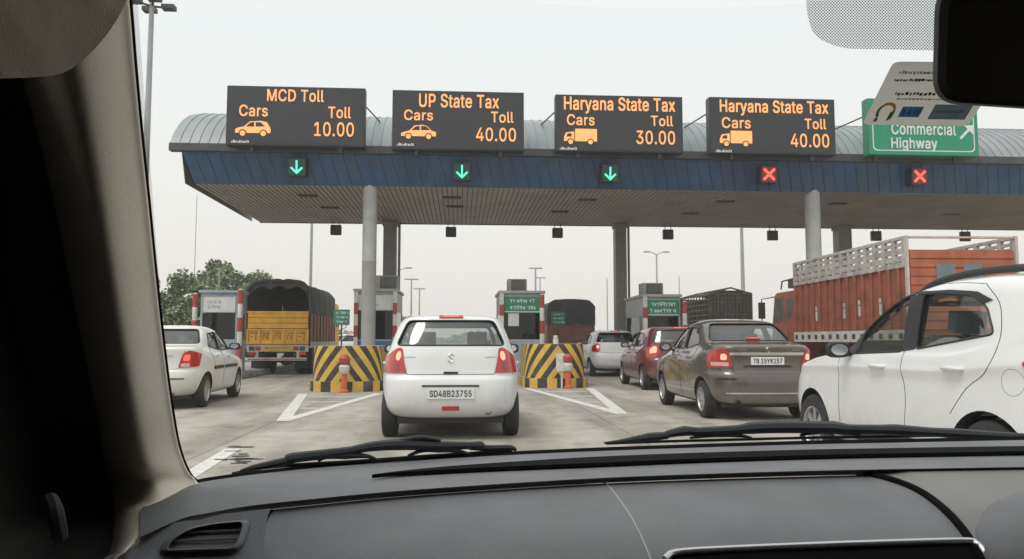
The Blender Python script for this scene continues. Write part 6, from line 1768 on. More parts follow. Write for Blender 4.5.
# the tall white SUV close on the right
SC = dict(L=4.0, green=9, wr=.335, rear_axle=.74, front_axle=3.26, yc=.9, rear_cut=.75, front_cut=2.05,
          side_windows=[[(.68, 1.24), (.78, 1.42), (.94, 1.51), (1.25, 1.545), (1.53, 1.554), (1.53, 1.13)], [(1.70, 1.108), (1.70, 1.556), (2.02, 1.523), (2.32, 1.365), (2.66, 1.12), (2.66, 1.07)]],
          rear_glass=[(.60, 1.25), (.50, 1.53)], windscreen=[(.64, 1.19), (.56, 1.50)],
          lamp=[('r', .62, .90), ('r', .62, 1.12), ('s', .20, 1.14), ('s', .42, 1.05), ('s', .20, .92)],
          brake=[('r', .64, .98), ('r', .64, 1.08), ('r', .76, 1.08), ('r', .76, .98)], brake_mat='red_lens',
          mirror=(2.48, 1.07), mirror_mat='black_plastic', handles=[(1.02, 1.0), (2.0, .985)], seat_z=.62, seal_r=.008, seam_r=.0028, plate=(0, .80, .5, .12, None),
          seats=[(-.36, 1.75, .50), (.36, 1.75, .50), (-.36, .98, .52), (.36, .98, .52)], glass='suv_glass', cabin='cabin_pale', fabric='seat_pale',
          seams=[('side', [(1.665, 1.11), (1.66, .95), (1.62, .75), (1.66, .42)]), ('side', [(.84, 1.585), (.68, 1.45), (.62, 1.26), (.64, 1.10), (.72, .98), (.90, .87), (1.08, .68)]),
                 ('side', [(2.66, 1.06), (2.68, .8), (2.68, .42)]), ('side', [(.84, 1.585), (1.15, 1.615), (1.66, 1.622), (2.10, 1.59)]),
                 ('flap', [(.50 + .085 * math.cos(a), .93 + .085 * math.sin(a)) for a in [2 * PI * i / 14 for i in range(15)]])])
suv, sk = make_car('suv_car', 'tall white compact SUV with roof rails and window visors, nearest vehicle on the right', 'car', (4.34, 4.2, 0), rad(0), M['white_paint'], SUV, SC)
for s in (-1, 1):
    fn = sk.side(s)
    mb = MB()
    pts = []
    for y in (.42, .60, .9, 1.2, 1.5, 1.75, 1.95):
        p, n = sk.top(s * .53, y)
        e_ = sstep(.42, .60, y) * (1 - sstep(1.75, 1.95, y))
        pts.append(p + Vector((0, 0, .004 + .035 * e_)))
    mb.tube(spline(pts, 4), .027, 8)
    mb.build('roof_rail', M['black_plastic'], suv)
    for poly in ([(.74, 1.47), (.90, 1.535), (1.22, 1.566), (1.63, 1.575), (1.63, 1.556), (1.25, 1.545), (.96, 1.510), (.82, 1.45)],
                 [(1.66, 1.556), (1.66, 1.575), (2.04, 1.540), (2.36, 1.378), (2.34, 1.360), (2.02, 1.523)]):
        mb = MB()
        lay(mb, poly, fn, .003, .008, .06)
        mb.build('window_visor', M['black_plastic'], suv)
    mb = MB()
    lay(mb, [(1.535, 1.13), (1.535, 1.551), (1.695, 1.553), (1.695, 1.11)], fn, .0005, .006, .06)
    mb.build('pillar_trim', M['black_plastic'], suv)
    mb = MB()
    lay(mb, [(2.40, 1.075), (2.40, 1.31), (2.68, 1.12), (2.68, 1.06)], fn, .0005, .007, .05)
    mb.build('mirror_base', M['black_plastic'], suv)
    for (a, b) in ((.95, 3.03),):
        mb = MB()
        lay(mb, [(a + .2, .34), (b - .2, .34), (b - .2, .45), (a + .2, .45)], fn, .001, .014, .1)
        mb.build('sill_cladding', M['black_plastic'], suv)

# ------------------------------------------------------------------ trucks
def chassis(t, W, L, wheels, r=.50, rear_y=.75, rear_bits=True):
    mb = MB()
    for s in (-1, 1):
        mb.box(s * .42 - .06, s * .42 + .06, .1, L, .72, .95)
    for y in wheels:
        mb.box(-W / 2 + .3, W / 2 - .3, y - .08, y + .08, r - .09, r + .09)
        mb.lathe([(.001, -.2), (.19, -.1), (.19, .1), (.001, .2)], Matrix.Translation((0, y, r)) @ Matrix.Rotation(PI / 2, 4, 'X'), 14)
    mb.build('chassis', M['steel_dark'], t, .01)
    for i, y in enumerate(wheels):
        for s in (-1, 1):
            wheel(t, (s * (W / 2 - .19), y, r), s, r, .27, 6, 'steel_dark', dual=i < len(wheels) - 1)
def cab(t, W, y0, mt, z0=.75, z1=2.75, depth=1.75, roof_stuff=None):
    c = sub_empty('cab', t, (0, y0, 0))
    hw = W / 2 - .05
    mb = MB()
    prof = [(0, z0), (depth, z0), (depth, 1.65), (depth - .22, z1 - .1), (depth - .35, z1), (0, z1)]
    mb.prism(prof, lambda a, b, d: (d, a, b), -hw, hw)
    mb.build('cab_shell', M[mt], c, .06, 2)
    for s in (-1, 1):
        x = s * hw
        mb = MB()
        mb.prism([(.85, 1.75), (depth - .15, 1.75), (depth - .36, 2.45), (.85, 2.45)], lambda a, b, d: (x + s * d, a, b), -.01, .006)
        mb.prism([(.15, 1.85), (.60, 1.85), (.60, 2.40), (.15, 2.40)], lambda a, b, d: (x + s * d, a, b), -.01, .006)
        mb.build('cab_window', M['ac_fan'], c)
        mb = MB()
        mb.tube([(x, depth - .1, 1.6), (x + s * .28, depth + .05, 1.75), (x + s * .28, depth + .05, 2.45), (x, depth - .3, 2.5)], .02, 6)
        mb.box(x + s * .28 - .10, x + s * .28 + .10, depth + .02, depth + .08, 1.85, 2.35)
        mb.build('cab_mirror', M['black_plastic'], c, .01)
        mb = MB()
        mb.prism([(.72, 1.0), (depth - .12, 1.0), (depth - .12, 1.66), (.72, 1.66)], lambda a, b, d: (x + s * d, a, b), -.01, .008)
        mb.build('cab_door', M[mt], c, .01)
    mb = MB()
    mb.prism([(-hw + .12, 0), (hw - .12, 0), (hw - .22, 1), (-hw + .22, 1)], lambda a, b, d: (a, depth - .0 - .2 * b + .012 - d, 1.68 + .86 * b), 0, .01)
    mb.build('cab_windscreen', M['ac_fan'], c)
    mb = MB()
    mb.box(-hw, hw, depth - .05, depth + .12, .55, .85)
    mb.build('front_bumper', M['truck_white'], c, .02)
    return c
def tarp_hood(t, W, y0, y1, zs, zt, mt, open_rear=True, seed=1, flap=.25):
    """cloth stretched over hoops: arched section, sagging between the hoops"""
    rnd = random.Random(seed)
    mb = MB()
    hw = W / 2
    prof = []
    n = 22
    for i in range(n + 1):
        u = -1 + 2 * i / n
        x = hw * 1.03 * math.copysign(min(1, abs(u) * 1.45), u)
        if abs(u) <= .69:
            q = abs(u) / .69
            z = zt - (zt - zs) * (.07 * q * q + .16 * sstep(.72, 1, q))
        else:
            z = zt - (zt - zs) * (.23 + .77 * (abs(u) - .69) / .31)
        prof.append((x, z))
    k = 26
    rows = []
    for j in range(k + 1):
        y = y0 + (y1 - y0) * j / k
        sag = .06 * abs(math.sin(PI * (j / k) * 5))
        row = []
        for i, (x, z) in enumerate(prof):
            d = rnd.uniform(-.022, .022)
            row.append((x * (1 - .25 * sag) + d, y, z - sag * (1 if abs(x) < hw * .95 else .2) + d))
        rows.append(row)
    mb.quads(rows, 0)
    inner = [[(x * .985, y, z - .02) for x, y, z in r] for r in rows]
    mb.quads(inner, 0)
    mb.quads([rows[0], inner[0]], 0)
    if open_rear:
        # ragged edge rolled over the rear hoop
        mb.tube([Vector((x * 1.005, y0 - .02, z + .01)) for x, z in prof], [.05 + rnd.uniform(-.02, .035) for _ in prof], 7)
        # the gathered valance below the hoop
        top = [(x, y0 + .02, z) for x, z in prof[4:-4]]
        bot = [(x, y0 + .04, z - flap * (.6 + .5 * math.sin(x * 5) ** 2)) for x, z in prof[4:-4]]
        mb.quads([top, bot], 0)
    else:
        c = [(x, y0, z) for x, z in prof]
        low = [(x, y0 + .03 * math.sin(x * 7), zs - .02) for x, z in prof]
        mid = [(x, y0 - .03 + .04 * math.sin(x * 9), (z + zs) / 2) for x, z in prof]
        mb.quads([c, mid, low], 0)
    mb.quads([[(x * .98, y1 - .02, z) for x, z in prof], [(x * .98, y1 - .02, zs) for x, z in prof]], 0)
    return mb.build('tarpaulin', M[mt], t, weld=False, angle=80)

# yellow truck, left lane
Y0 = 27.0
xl, xr = at_y(247, 340, Y0).x, at_y(308.5, 340, Y0).x
W, L = xr - xl, 5.3
t = thing('cargo_truck', 'yellow gated truck under a dark tarpaulin, in the left lane behind the white sedan', 'truck', ((xl + xr) / 2, Y0, 0), rad(0), 'trucks at the toll plaza')
hw = W / 2
chassis(t, W, L + 1.5, (1.3, L + .4), .48)
mb = MB()
mb.box(-hw, hw, .02, L, 1.0, 1.10)
for s in (-1, 1):
    mb.box(s * hw - .03, s * hw + .03, .05, L, 1.101, 2.12)
    for i in range(9):
        mb.box(s * (hw + .03) - .025, s * (hw + .03) + .025, .05 + i * (L - .15) / 8, .13 + i * (L - .15) / 8, .98, 2.14, 1)
    mb.box(s * (hw + .02) - .05, s * (hw + .02) + .05, .06, L, .93, 1.14, 2)
mb.box(-hw, hw, L - .06, L - .001, 1.101, 2.5)
mb.build('cargo_bed', [M['truck_red'], M['truck_brown'], M['truck_white']], t)
mb = MB()
for i in range(3):
    mb.box(-hw + .02, hw - .02, -.03, .03, 1.60 + i * .185, 1.60 + i * .185 + .172)
mb.box(-hw - .02, hw + .02, -.05, .04, 2.13, 2.19)
mb.build('upper_tailgate', M['truck_yellow'], t, .008)
mb = MB()
mb.box(-hw + .02, hw - .02, -.01, .03, 1.06, 1.58)
gate_w = (W - .04) / 5
for i in range(6):
    x = -hw + .02 + gate_w * i
    mb.box(x - .03, x + .03, -.045, -.0102, 1.06, 1.58)
mb.box(-hw + .02, hw - .02, -.04, -.0101, 1.06, 1.11)
mb.box(-hw + .02, hw - .02, -.04, -.0101, 1.53, 1.58)
gt = mb.build('lower_tailgate', M['truck_yellow'], t, .006)
mb = MB()                                   # painted characters, one to a panel
for i in range(5):
    x = -hw + .02 + gate_w * (i + .5)
    q = gate_w * .30
    mb.box(x - q, x + q, -.0135, -.0105, 1.43, 1.455)
    mb.box(x + q * .5, x + q * .72, -.0135, -.0105, 1.19, 1.43)
    if i in (1, 2, 3):
        mb.tube([(x - q * .8 + q * .9 * (0.5 + .5 * math.cos(a)), -.012, 1.30 + .085 * math.sin(a)) for a in [j * PI / 5 - .6 for j in range(9)]], .012, 5)
    else:
        mb.box(x - q * .8, x - q * .1, -.0135, -.0105, 1.30, 1.325)
mb.build('painted_script', M['truck_brown'], gt, weld=False)
mb = MB()
mb.box(-hw, hw, -.02, .05, .80, 1.04, 0)
mb.box(-hw + .05, hw - .05, -.06, .0, .50, .60, 0)
for i in range(9):
    x = -hw + .08 + i * (W - .16) / 9
    if abs(x + .1) > .5:
        mb.box(x, x + (W - .16) / 9 - .03, -.026, -.021, .84, .98, 1 + i % 2)
mb.box(-hw + .05, hw - .05, -.064, -.061, .53, .56, 2)
for s in (-1, 1):
    mb.box(s * .7 - .05, s * .7 + .05, -.03, .1, .55, .80, 0)
mb.build('rear_bumper', [M['truck_white'], M['steel_dark'], M['hazard_red']], t)
mb = MB(); mb.box(-.5, .5, -.035, -.027, .83, 1.0); po = mb.build('number_plate', M['plate_yellow'], t)
rnd = random.Random(3)
mb = MB(); glyphs(mb, -.44, .46, .86, .98, -.0352, 1, rnd); mb.build('plate_script', M['ink'], po, weld=False)
for s in (-1, 1):
    mb = MB(); mb.box(s * .85 - .13, s * .85 + .13, -.05, -.027, .68, .79); mb.build('tail_lamp', M['red_lens'], t, .01)
    mb = MB(); mb.box(s * .80 - .24, s * .80 + .24, .62, .64, .22, .75); mb.build('mudflap', M['rubber'], t)
tarp_hood(t, W, .0, L, 2.10, at_y(279, 281, Y0).z, 'tarp', True, 4)
mb = MB(); mb.box(-hw + .06, hw - .06, 1.2, L - .1, 1.102, 2.2); mb.build('sacks', M['cabin_dark'], t, .1)
cab(t, W, L + .05, 'truck_yellow')

# dark covered truck, centre right
Y0 = 35.0
xl, xr = at_y(548, 340, Y0).x, at_y(594.5, 340, Y0).x
W, L = xr - xl, 5.0
t = thing('cargo_truck', 'truck under a black tarpaulin with brown boards, beyond the middle striped block', 'truck', ((xl + xr) / 2, Y0, 0), 0, 'trucks at the toll plaza')
hw = W / 2
chassis(t, W, L + 1.5, (1.3, L + .4), .48)
mb = MB()
for i in range(5):
    mb.box(-hw, hw, -.02, .04, 1.0 + i * .19, 1.0 + i * .19 + .18)
for s in (-1, 1):
    mb.box(s * hw - .03, s * hw + .03, .05, L, 1.0, 1.95)
mb.box(-hw, hw, .05, L, .92, .99)
mb.box(-hw, hw, -.04, .05, .68, .90, 1)
mb.build('cargo_bed', [M['truck_brown'], M['truck_white']], t, .008)
tarp_hood(t, W, -.02, L, 1.90, at_y(571, 299, Y0).z, 'tarp_black', False, 9)
cab(t, W, L + .05, 'truck_brown')

# caged truck, right
Y0 = 35.0
xl, xr = at_y(710.5, 340, Y0).x, at_y(753, 340, Y0).x
W, L = xr - xl, 5.6
t = thing('cargo_truck', 'dark brown truck with a slatted cage body, beyond the brown sedan', 'truck', ((xl + xr) / 2, Y0, 0), 0, 'trucks at the toll plaza')
hw = W / 2
ZT = at_y(711, 293.5, Y0).z
chassis(t, W, L + 1.5, (1.3, L + .4), .48)
mb = MB()
mb.box(-hw, hw, 0, L, .95, 1.05)
mb.box(-hw, hw, -.02, .04, 1.06, 2.2, 1)
for i in range(12):
    x = -hw + i * (W - .06) / 11
    mb.box(x, x + .06, -.045, -.021, 1.06, ZT)
for i in range(7):
    z = 2.2 + i * (ZT - 2.2) / 6
    mb.box(-hw, hw, -.02, .005, z - .07, z + .05)
for s in (-1, 1):
    mb.box(s * hw - .02, s * hw + .02, 0.05, L, 1.06, 2.0, 1)
    for i in range(13):
        y = .05 + i * (L - .12) / 12
        mb.box(s * (hw + .02) - .02, s * (hw + .02) + .02, y, y + .07, 1.0, ZT)
    for i in range(6):
        z = 2.15 + i * (ZT - 2.15) / 5
        mb.box(s * hw - .012, s * hw + .012, .02, L, z - .035, z + .03)
    mb.tube([(s * hw, 0, ZT), (0, 0, ZT + .27)], .04, 6)
    mb.tube([(s * hw, L, ZT), (0, L, ZT + .27)], .04, 6)
mb.tube([(0, 0, ZT + .27), (0, L, ZT + .27)], .04, 6)
mb.box(-hw + .05, hw - .05, L - .05, L, 1.06, ZT, 1)
mb.build('cage_body', [M['cage'], M['truck_brown']], t)
mb = MB()
n = 12
rows = [[(-hw + W * i / n, y, ZT + .25 * (1 - abs(-1 + 2 * i / n)) - .05 - .05 * math.sin(i * 1.3 + y)) for i in range(n + 1)] for y in (.03, 1.2, 2.4, 3.6, L)]
mb.quads(rows)
mb.quads([rows[0], [(x, .03, 2.2) for x, y, z in rows[0]]])
mb.build('dark_netting', M['tarp'], t, weld=False)
cab(t, W, L + .05, 'truck_brown')

# big orange truck, far right
rl = at_y(909, 300, 15.3)
W, L = 2.34, 5.75
hw = W / 2
t = thing('cargo_truck', 'large orange truck with white slatted upper sides, behind the white SUV', 'truck', (rl.x + hw, 15.3, 0), rad(-1.6), 'trucks at the toll plaza')
chassis(t, W, L + 1.6, (1.2, 2.3, L + .55), .50)
ZB, ZM, ZT = 1.42, 2.72, 3.30
mb = MB()
for s in (-1, 1):
    n = 15
    pitch = L / n
    for i in range(n):                     # pressed vertical ribs
        y = i * pitch
        x = s * hw
        mb.box(min(x - s * .02, x - s * .09), max(x - s * .02, x - s * .09), y + .002, y + pitch - .11, ZB, ZM - .001, 0)
        mb.box(min(x + s * .03, x - s * .09), max(x + s * .03, x - s * .09), y + pitch - .109, y + pitch, ZB, ZM - .001, 0)
mb.box(-hw + .06, hw - .06, 0.04, L, 1.25, 1.40, 0)
mb.box(-hw + .06, hw - .06, L - .06, L - .001, 1.41, ZT - .1, 0)
mb.build('cargo_side', M['truck_orange'], t, .006)
for s in (-1, 1):
    mb = MB()
    x = s * hw
    for i in range(15):
        y = i * (L - .11) / 14
        mb.box(x - .045, x + .045, y, y + .105, ZM, ZT)
    for z, h in ((ZM, .10), (ZM + .13, .12), (ZM + .29, .12), (ZM + .45, .07)):
        mb.box(x - .018, x + .018, .02, L - .02, z, z + h)
    mb.box(x - .045, x + .045, -.02, L, ZT + .001, ZT + .07)
    mb.build('slatted_side', M['rail_white'], t, .004)
    mb = MB()
    mb.box(x - .05, x + .05, 0, L, 1.15, ZB - .003, 0)
    for i in range(14):
        y = .15 + i * (L - .4) / 13
        mb.box(x + s * .051 - .004, x + s * .051 + .004, y, y + .16, 1.22, 1.34, 1)
    mb.build('side_rail', [M['truck_white'], M['steel_dark']], t)
    mb = MB()
    for (y, z) in ((1.05, 1.95), (2.0, 1.95), (2.75, 1.92), (4.3, 1.9)):   # worn pale painted figures
        mb.box(x + s * .032, x + s * .040, y - .05, y + .05, z - .20, z + .04, 1)
        mb.box(x + s * .032, x + s * .040, y - .04, y + .05, z + .07, z + .17, 1)
        mb.box(x + s * .032, x + s * .040, y - .10, y - .075, z - .15, z + .10, 0)
    mb.build('painted_figure', [M['grey_patch'], M['truck_white']], t)
mb = MB()
nb = 9
for i in range(nb):
    z0 = ZB + i * (3.08 - ZB) / nb
    mb.box(-hw + .06, hw - .06, -.03, .03, z0, z0 + (3.08 - ZB) / nb - .03, 0)
    mb.box(-hw + .06, hw - .06, -.012, .02, z0 + (3.08 - ZB) / nb - .0295, z0 + (3.08 - ZB) / nb - .0005, 0)
for s in (-1, 1):
    mb.box(s * (hw - .0) - .035, s * (hw - .0) + .035, -.045, .02, 1.2, ZT + .068, 1)
mb.box(-hw + .036, hw - .036, -.04, .015, ZT + .015, ZT + .06, 1)
gate = mb.build('rear_gate', [M['gate_orange'], M['truck_white']], t, .006)
mb = MB()
for x in (-.36, .22):
    mb.box(x - .20, x + .20, -.036, -.031, 2.42, 2.78)
mb.build('painted_patch', M['grey_patch'], gate)
mb = MB()
mb.box(-hw, hw, -.06, .04, .9, 1.2)
mb.build('rear_bumper', M['truck_white'], t, .01)
c = cab(t, W, L + .12, 'truck_orange', .75, 2.62, 1.8)
mb = MB()
mb.box(-.95, -.05, .1, .9, 2.72, 3.0)
mb.box(.05, .9, .3, 1.2, 2.72, 3.05)
mb.tube([(-1.0, .05, 2.72), (-1.0, .05, 2.98), (-1.0, 1.2, 2.95), (-1.0, 1.3, 2.72)], .025, 6)
mb.build('roof_luggage', M['cabin_dark'], c, .05, 2)
# ------------------------------------------------------------------ the car we sit in
M['dash'] = mat('dash', (.155, .159, .170), .60, var=.12, scale=14, bump=.28, bscale=700, dirt=.28, dirtcol=(.21, .20, .18))
M['dash_warm'] = mat('dash_warm', (.20, .195, .185), .6, var=.07, scale=8, bump=.22, bscale=900)
M['trim_beige'] = mat('trim_beige', (.74, .665, .55), .65, var=.05, scale=10, bump=.15, bscale=700)
M['lining'] = mat('lining', (.40, .34, .265), .95, var=.10, scale=40, bump=.4, bscale=900)
M['dark_trim'] = mat('dark_trim', (.048, .044, .041), .8, var=.2)
M['wiper_black'] = mat('wiper_black', (.020, .021, .024), .5, var=.2, scale=20)
M['slot_black'] = mat('slot_black', (.006, .006, .007), .95, spec=.1)
M['satin'] = mat('satin', (.55, .55, .56), .28, metal=.9, var=.03)
M['mirror_dark'] = mat('mirror_dark', (.075, .066, .05), .35, var=.3, scale=6)
M['bonnet_grey'] = mat('bonnet_grey', (.20, .20, .21), .3, metal=.4, var=.05, coat=.8)
M['seam_grey'] = mat('seam_grey', (.34, .34, .34), .5)
def clear_screen():
    m = bpy.data.materials.new('screen_glass')
    m.use_nodes = True
    t = m.node_tree
    t.nodes.clear()
    o = t.nodes.new('ShaderNodeOutputMaterial')
    tr = t.nodes.new('ShaderNodeBsdfTransparent')
    tr.inputs[0].default_value = (.965, .975, .97, 1)
    t.links.new(tr.outputs[0], o.inputs[0])
    return m
M['screen'] = clear_screen()
def dotted(name, pitch, r, col):
    """black ceramic dots fired on the glass"""
    m = bpy.data.materials.new(name)
    m.use_nodes = True
    t = m.node_tree
    b = t.nodes['Principled BSDF']
    b.inputs['Base Color'].default_value = (*col, 1)
    b.inputs['Roughness'].default_value = .6
    uv = t.nodes.new('ShaderNodeUVMap')
    mp = t.nodes.new('ShaderNodeMapping')
    mp.inputs['Scale'].default_value = (1 / pitch, 1 / pitch, 1)
    mp.inputs['Rotation'].default_value = (0, 0, rad(45))
    t.links.new(uv.outputs[0], mp.inputs[0])
    fr = t.nodes.new('ShaderNodeVectorMath'); fr.operation = 'FRACTION'
    t.links.new(mp.outputs[0], fr.inputs[0])
    sb = t.nodes.new('ShaderNodeVectorMath'); sb.operation = 'SUBTRACT'; sb.inputs[1].default_value = (.5, .5, 0)
    t.links.new(fr.outputs[0], sb.inputs[0])
    ln = t.nodes.new('ShaderNodeVectorMath'); ln.operation = 'LENGTH'
    t.links.new(sb.outputs[0], ln.inputs[0])
    lt = t.nodes.new('ShaderNodeMath'); lt.operation = 'LESS_THAN'; lt.inputs[1].default_value = r
    t.links.new(ln.outputs['Value'], lt.inputs[0])
    t.links.new(lt.outputs[0], b.inputs['Alpha'])
    return m
M['frit_dots'] = dotted('frit_dots', .0016, .37, (.16, .16, .16))
M['frit_edge'] = dotted('frit_edge', .0015, .30, (.34, .30, .40))

car = thing('passenger_car', 'car interior around the viewer with grey dashboard, beige pillar and black wipers', 'car', (0, 0, 0))
# lower edge of the windscreen, seen from the front passenger's seat
base = [(150, 496, .78), (182, 485, .80), (205, 480, .83), (250, 473.5, .88), (320, 466, .94), (400, 460, .99), (500, 454, 1.03), (600, 449.5, 1.06), (700, 446, 1.085), (800, 443, 1.10), (900, 441, 1.115), (1024, 438.5, 1.125), (1120, 437, 1.13), (1250, 436.5, 1.125), (1400, 437, 1.10), (1540, 439, 1.06)]
B3 = [at_depth(*b) for b in base]
head = [at_depth(116, -40, .53), at_depth(700, -150, .47), at_depth(1120, -150, .47)]
# glass pane: ruled between the lower edge and the header, left edge following the pillar
pil = [(-60, 120, .515), (0, 128.5, .55), (60, 133.5, .58), (130, 140, .62), (200, 147.5, .66), (265, 154, .69), (330, 161, .72), (400, 170, .755), (445, 178, .785), (470, 187, .80), (482, 197, .815)]
pil3 = [at_depth(x, y, d) for y, x, d in pil]
mb = MB()
Bs = spline(B3[1:], 3)
rows = []
n = 14
top_l, top_r = pil3[0], at_depth(1640, -130, .55)
for j in range(n + 1):
    v = j / n
    row = []
    for i, b in enumerate(Bs):
        u = i / (len(Bs) - 1)
        tp = top_l.lerp(top_r, u) + Vector((0, .16 * math.sin(PI * min(1, u * 1.1)), 0))
        row.append(b.lerp(tp, v) + Vector((0, .02 * math.sin(PI * v), 0)) + Vector((-.05 * (1 - u), .02, 0)) * (1 - v) * .3)
    rows.append(row)
mb.quads(rows)
mb.build('windscreen', M['screen'], car, weld=False)

# dashboard top, row by row from the glass towards the lap
def dash_row(pts):
    return spline(pts, 4)
px = [140, 182, 205, 250, 320, 400, 500, 600, 700, 800, 900, 1024, 1110, 1250, 1400, 1540]
r_glass = [(x, y + 2.0) for x, y, d in base]
ridge_y = {140: 540, 182: 521, 205: 516, 250: 508, 320: 500.5, 400: 493, 500: 486, 600: 480, 700: 476, 800: 473, 900: 471, 1024: 469, 1110: 468, 1250: 468, 1400: 470, 1540: 473}
low_y = {140: 600, 182: 600}
rows = []
depth_g = [b[2] for b in base]
def lerp(a, b, t):
    return a + (b - a) * t
rows.append([at_depth(b[0], b[1] - 2, b[2] + .05) + Vector((0, 0, -.03)) for b in base])
rows.append([at_depth(b[0], b[1] + 1.5, b[2]) for b in base])
drop_r = {}
for f in (.3, .62, .82, .93):
    row = []
    for b, x in zip(base, px):
        y = lerp(b[1] + 1.5, ridge_y[x], f)
        d0 = b[2]
        z0 = at_depth(b[0], b[1] + 1.5, d0).z
        p = at_z(x, y, z0 + .004 - .006 * f)
        row.append(p)
    rows.append(row)
row = []
for b, x in zip(base, px):
    z0 = at_depth(b[0], b[1] + 1.5, b[2]).z
    row.append(at_z(x, ridge_y[x], z0 - .006))
rows.append(row)
ridge = row
row2 = []
for b, x, p in zip(base, px, ridge):
    q = p + Vector((0, -.0025, -.003))
    row2.append(q)
rows.append(row2)
def smoothrows(rs):
    return [spline(r, 3) for r in rs]
mb = MB()
mb.quads(smoothrows(rows))
mb.build('dashboard_top', M['dash'], car, weld=False, angle=40)
# lower shell: from the ridge down over the glove box
rows = []
for k, (dy, dz) in enumerate(((.002, -.0045), (-.003, -.0035), (-.05, -.014), (-.11, -.026), (-.16, -.045), (-.20, -.075), (-.215, -.13), (-.20, -.25))):
    rows.append([p + Vector((0, dy, dz)) for p in ridge])
mb = MB()
mb.quads(smoothrows(rows))
dl = mb.build('glove_box_panel', M['dash'], car, weld=False, angle=40)
low_b = BVHTree.FromPolygons([tuple(v) for v in mb.v], mb.f)
def on_dash(px_, py_, lift=.0):
    d = ray(px_, py_).normalized()
    p, nn, i, ds = low_b.ray_cast(EYE, d)
    if p is None:
        p = at_z(px_, py_, .98)
        nn = Vector((0, 0, 1))
    if nn.dot(d) > 0:
        nn = -nn
    return p + nn * lift, nn
def dash_line(pts, r, m, nm, lift=0.0, parent=None):
    mb = MB()
    P = spline([(a, b, 0) for a, b in pts], 8)
    mb.tube([on_dash(p.x, p.y, lift)[0] for p in P], r, 8)
    return mb.build(nm, m, parent or car)
dash_line([(272, 510), (266, 522), (261, 540), (257, 565)], .0011, M['slot_black'], 'panel_gap')
dash_line([(602, 481.5), (612, 490), (628, 512), (640, 534), (652, 562)], .0010, M['seam_grey'], 'panel_gap')
dash_line([(856, 473), (885, 479), (915, 490), (940, 507), (962, 530), (985, 565)], .0045, M['slot_black'], 'console_gap', .001)
# console wing right of the gap, a little proud and paler
mb = MB()
edge = spline([(862, 472.5, 0), (888, 478, 0), (918, 489, 0), (944, 506, 0), (966, 529, 0), (990, 566, 0)], 5)
rows = []
for p in edge:
    q = []
    for k in range(9):
        u = k / 8
        x = lerp(p.x, 1100, u)
        y = lerp(p.y, max(p.y, 473), u)
        q.append(on_dash(x, y, .002 + .004 * sstep(0, .1, u))[0])
    rows.append(q)
mb.quads(rows)
mb.build('console_wing', M['dash_warm'], car, weld=False, angle=50)
# hump of the instrument hood at the right edge
mb = MB()
c = at_depth(1150, 560, .74)
rows = []
for j in range(9):
    a = j / 8 * PI / 2
    rows.append([c + Vector((.170 * math.cos(a) * math.cos(b), .150 * math.cos(a) * math.sin(b), .075 * math.sin(a) - .006)) for b in [2 * PI * i / 32 for i in range(32)]])
mb.quads(rows, 0, True)
mb.build('instrument_hood', M['dash'], car)
# defroster slot along the foot of the glass
mb = MB()
sl = [(372, 474.5), (400, 471.5), (450, 467.5), (520, 463.5), (600, 459.5), (700, 455.5), (800, 452.5), (900, 450.5), (1024, 448.5), (1100, 447.5), (1250, 447), (1400, 447.5)]
hwid = [.1, .7, 1.6, 2.4, 3.1, 3.0, 2.8, 2.7, 2.6, 2.6, 2.4, .5]
up, lo = [], []
zt = [at_depth(b[0], b[1] + 1.5, b[2]).z + .0035 for b in base]
def ztop(x):
    for i in range(len(px) - 1):
        if px[i] <= x <= px[i + 1]:
            return lerp(zt[i], zt[i + 1], (x - px[i]) / (px[i + 1] - px[i]))
    return zt[-1]
for (x, y), w in zip(sl, hwid):
    up.append(at_z(x, y - w, ztop(x) + .003))
    lo.append(at_z(x, y + w, ztop(x) + .003))
U, Lw = spline(up, 4), spline(lo, 4)
mb.quads([[p + Vector((0, .0, -.004)) for p in U], U, Lw, [p + Vector((0, 0, -.004)) for p in Lw]])
mb.build('defroster_slot', M['slot_black'], car, weld=False)
# black ceramic band where the glass meets the dash
mb = MB()
mb.quads([[at_depth(b[0], b[1] - 2.2, b[2] + .012) for b in base[1:]], [at_depth(b[0], b[1] + 2.4, b[2] + .004) for b in base[1:]]])
mb.quads([[at_depth(b[0], b[1] - 2.2, b[2] + .012) for b in base[1:]], [at_depth(b[0], b[1] - 1.9, b[2] + .018) for b in base[1:]]])
mb.build('ceramic_band', M['slot_black'], car, weld=False)
# side air vent with slats, let into the left cheek of the panel
vent = sub_empty('air_vent', car, (0, 0, 0))
vo = rounded([(166, 550), (172, 540), (190, 529), (214, 524), (243, 521.5), (240, 534), (234, 548)], 7, 4)
def vp(x, y, lift):
    p = at_depth(x, y, .665 - (y - 515) * .0011)
    return p + (EYE - p).normalized() * lift
cx, cy = sum(p[0] for p in vo) / len(vo), sum(p[1] for p in vo) / len(vo)
def vring(s, lift, add=0.0):
    return [vp(cx + (x - cx) * s + (add if x > cx else -add), cy + (y - cy) * (s + add * .01), lift) for x, y in vo]
mb = MB()
mb.quads([vring(1.16, .004, 2), vring(1.09, .010, 1), vring(1.02, .012), vring(.985, .008), vring(.95, -.012)], 0, True)
mb.build('vent_frame', M['dash'], vent, weld=False, angle=60)
mb = MB()
mb.face(vring(.97, -.010))
mb.build('vent_mouth', M['slot_black'], vent, weld=False)
for i, (xa, ya, xb, yb) in enumerate(((188, 532.5, 241, 530), (174, 541, 238, 538.5))):
    mb = MB()
    mb.tube([vp(xa, ya, .004), vp(xb, yb, .004)], .0011, 6)
    mb.build('vent_slat', M['dash'], vent)
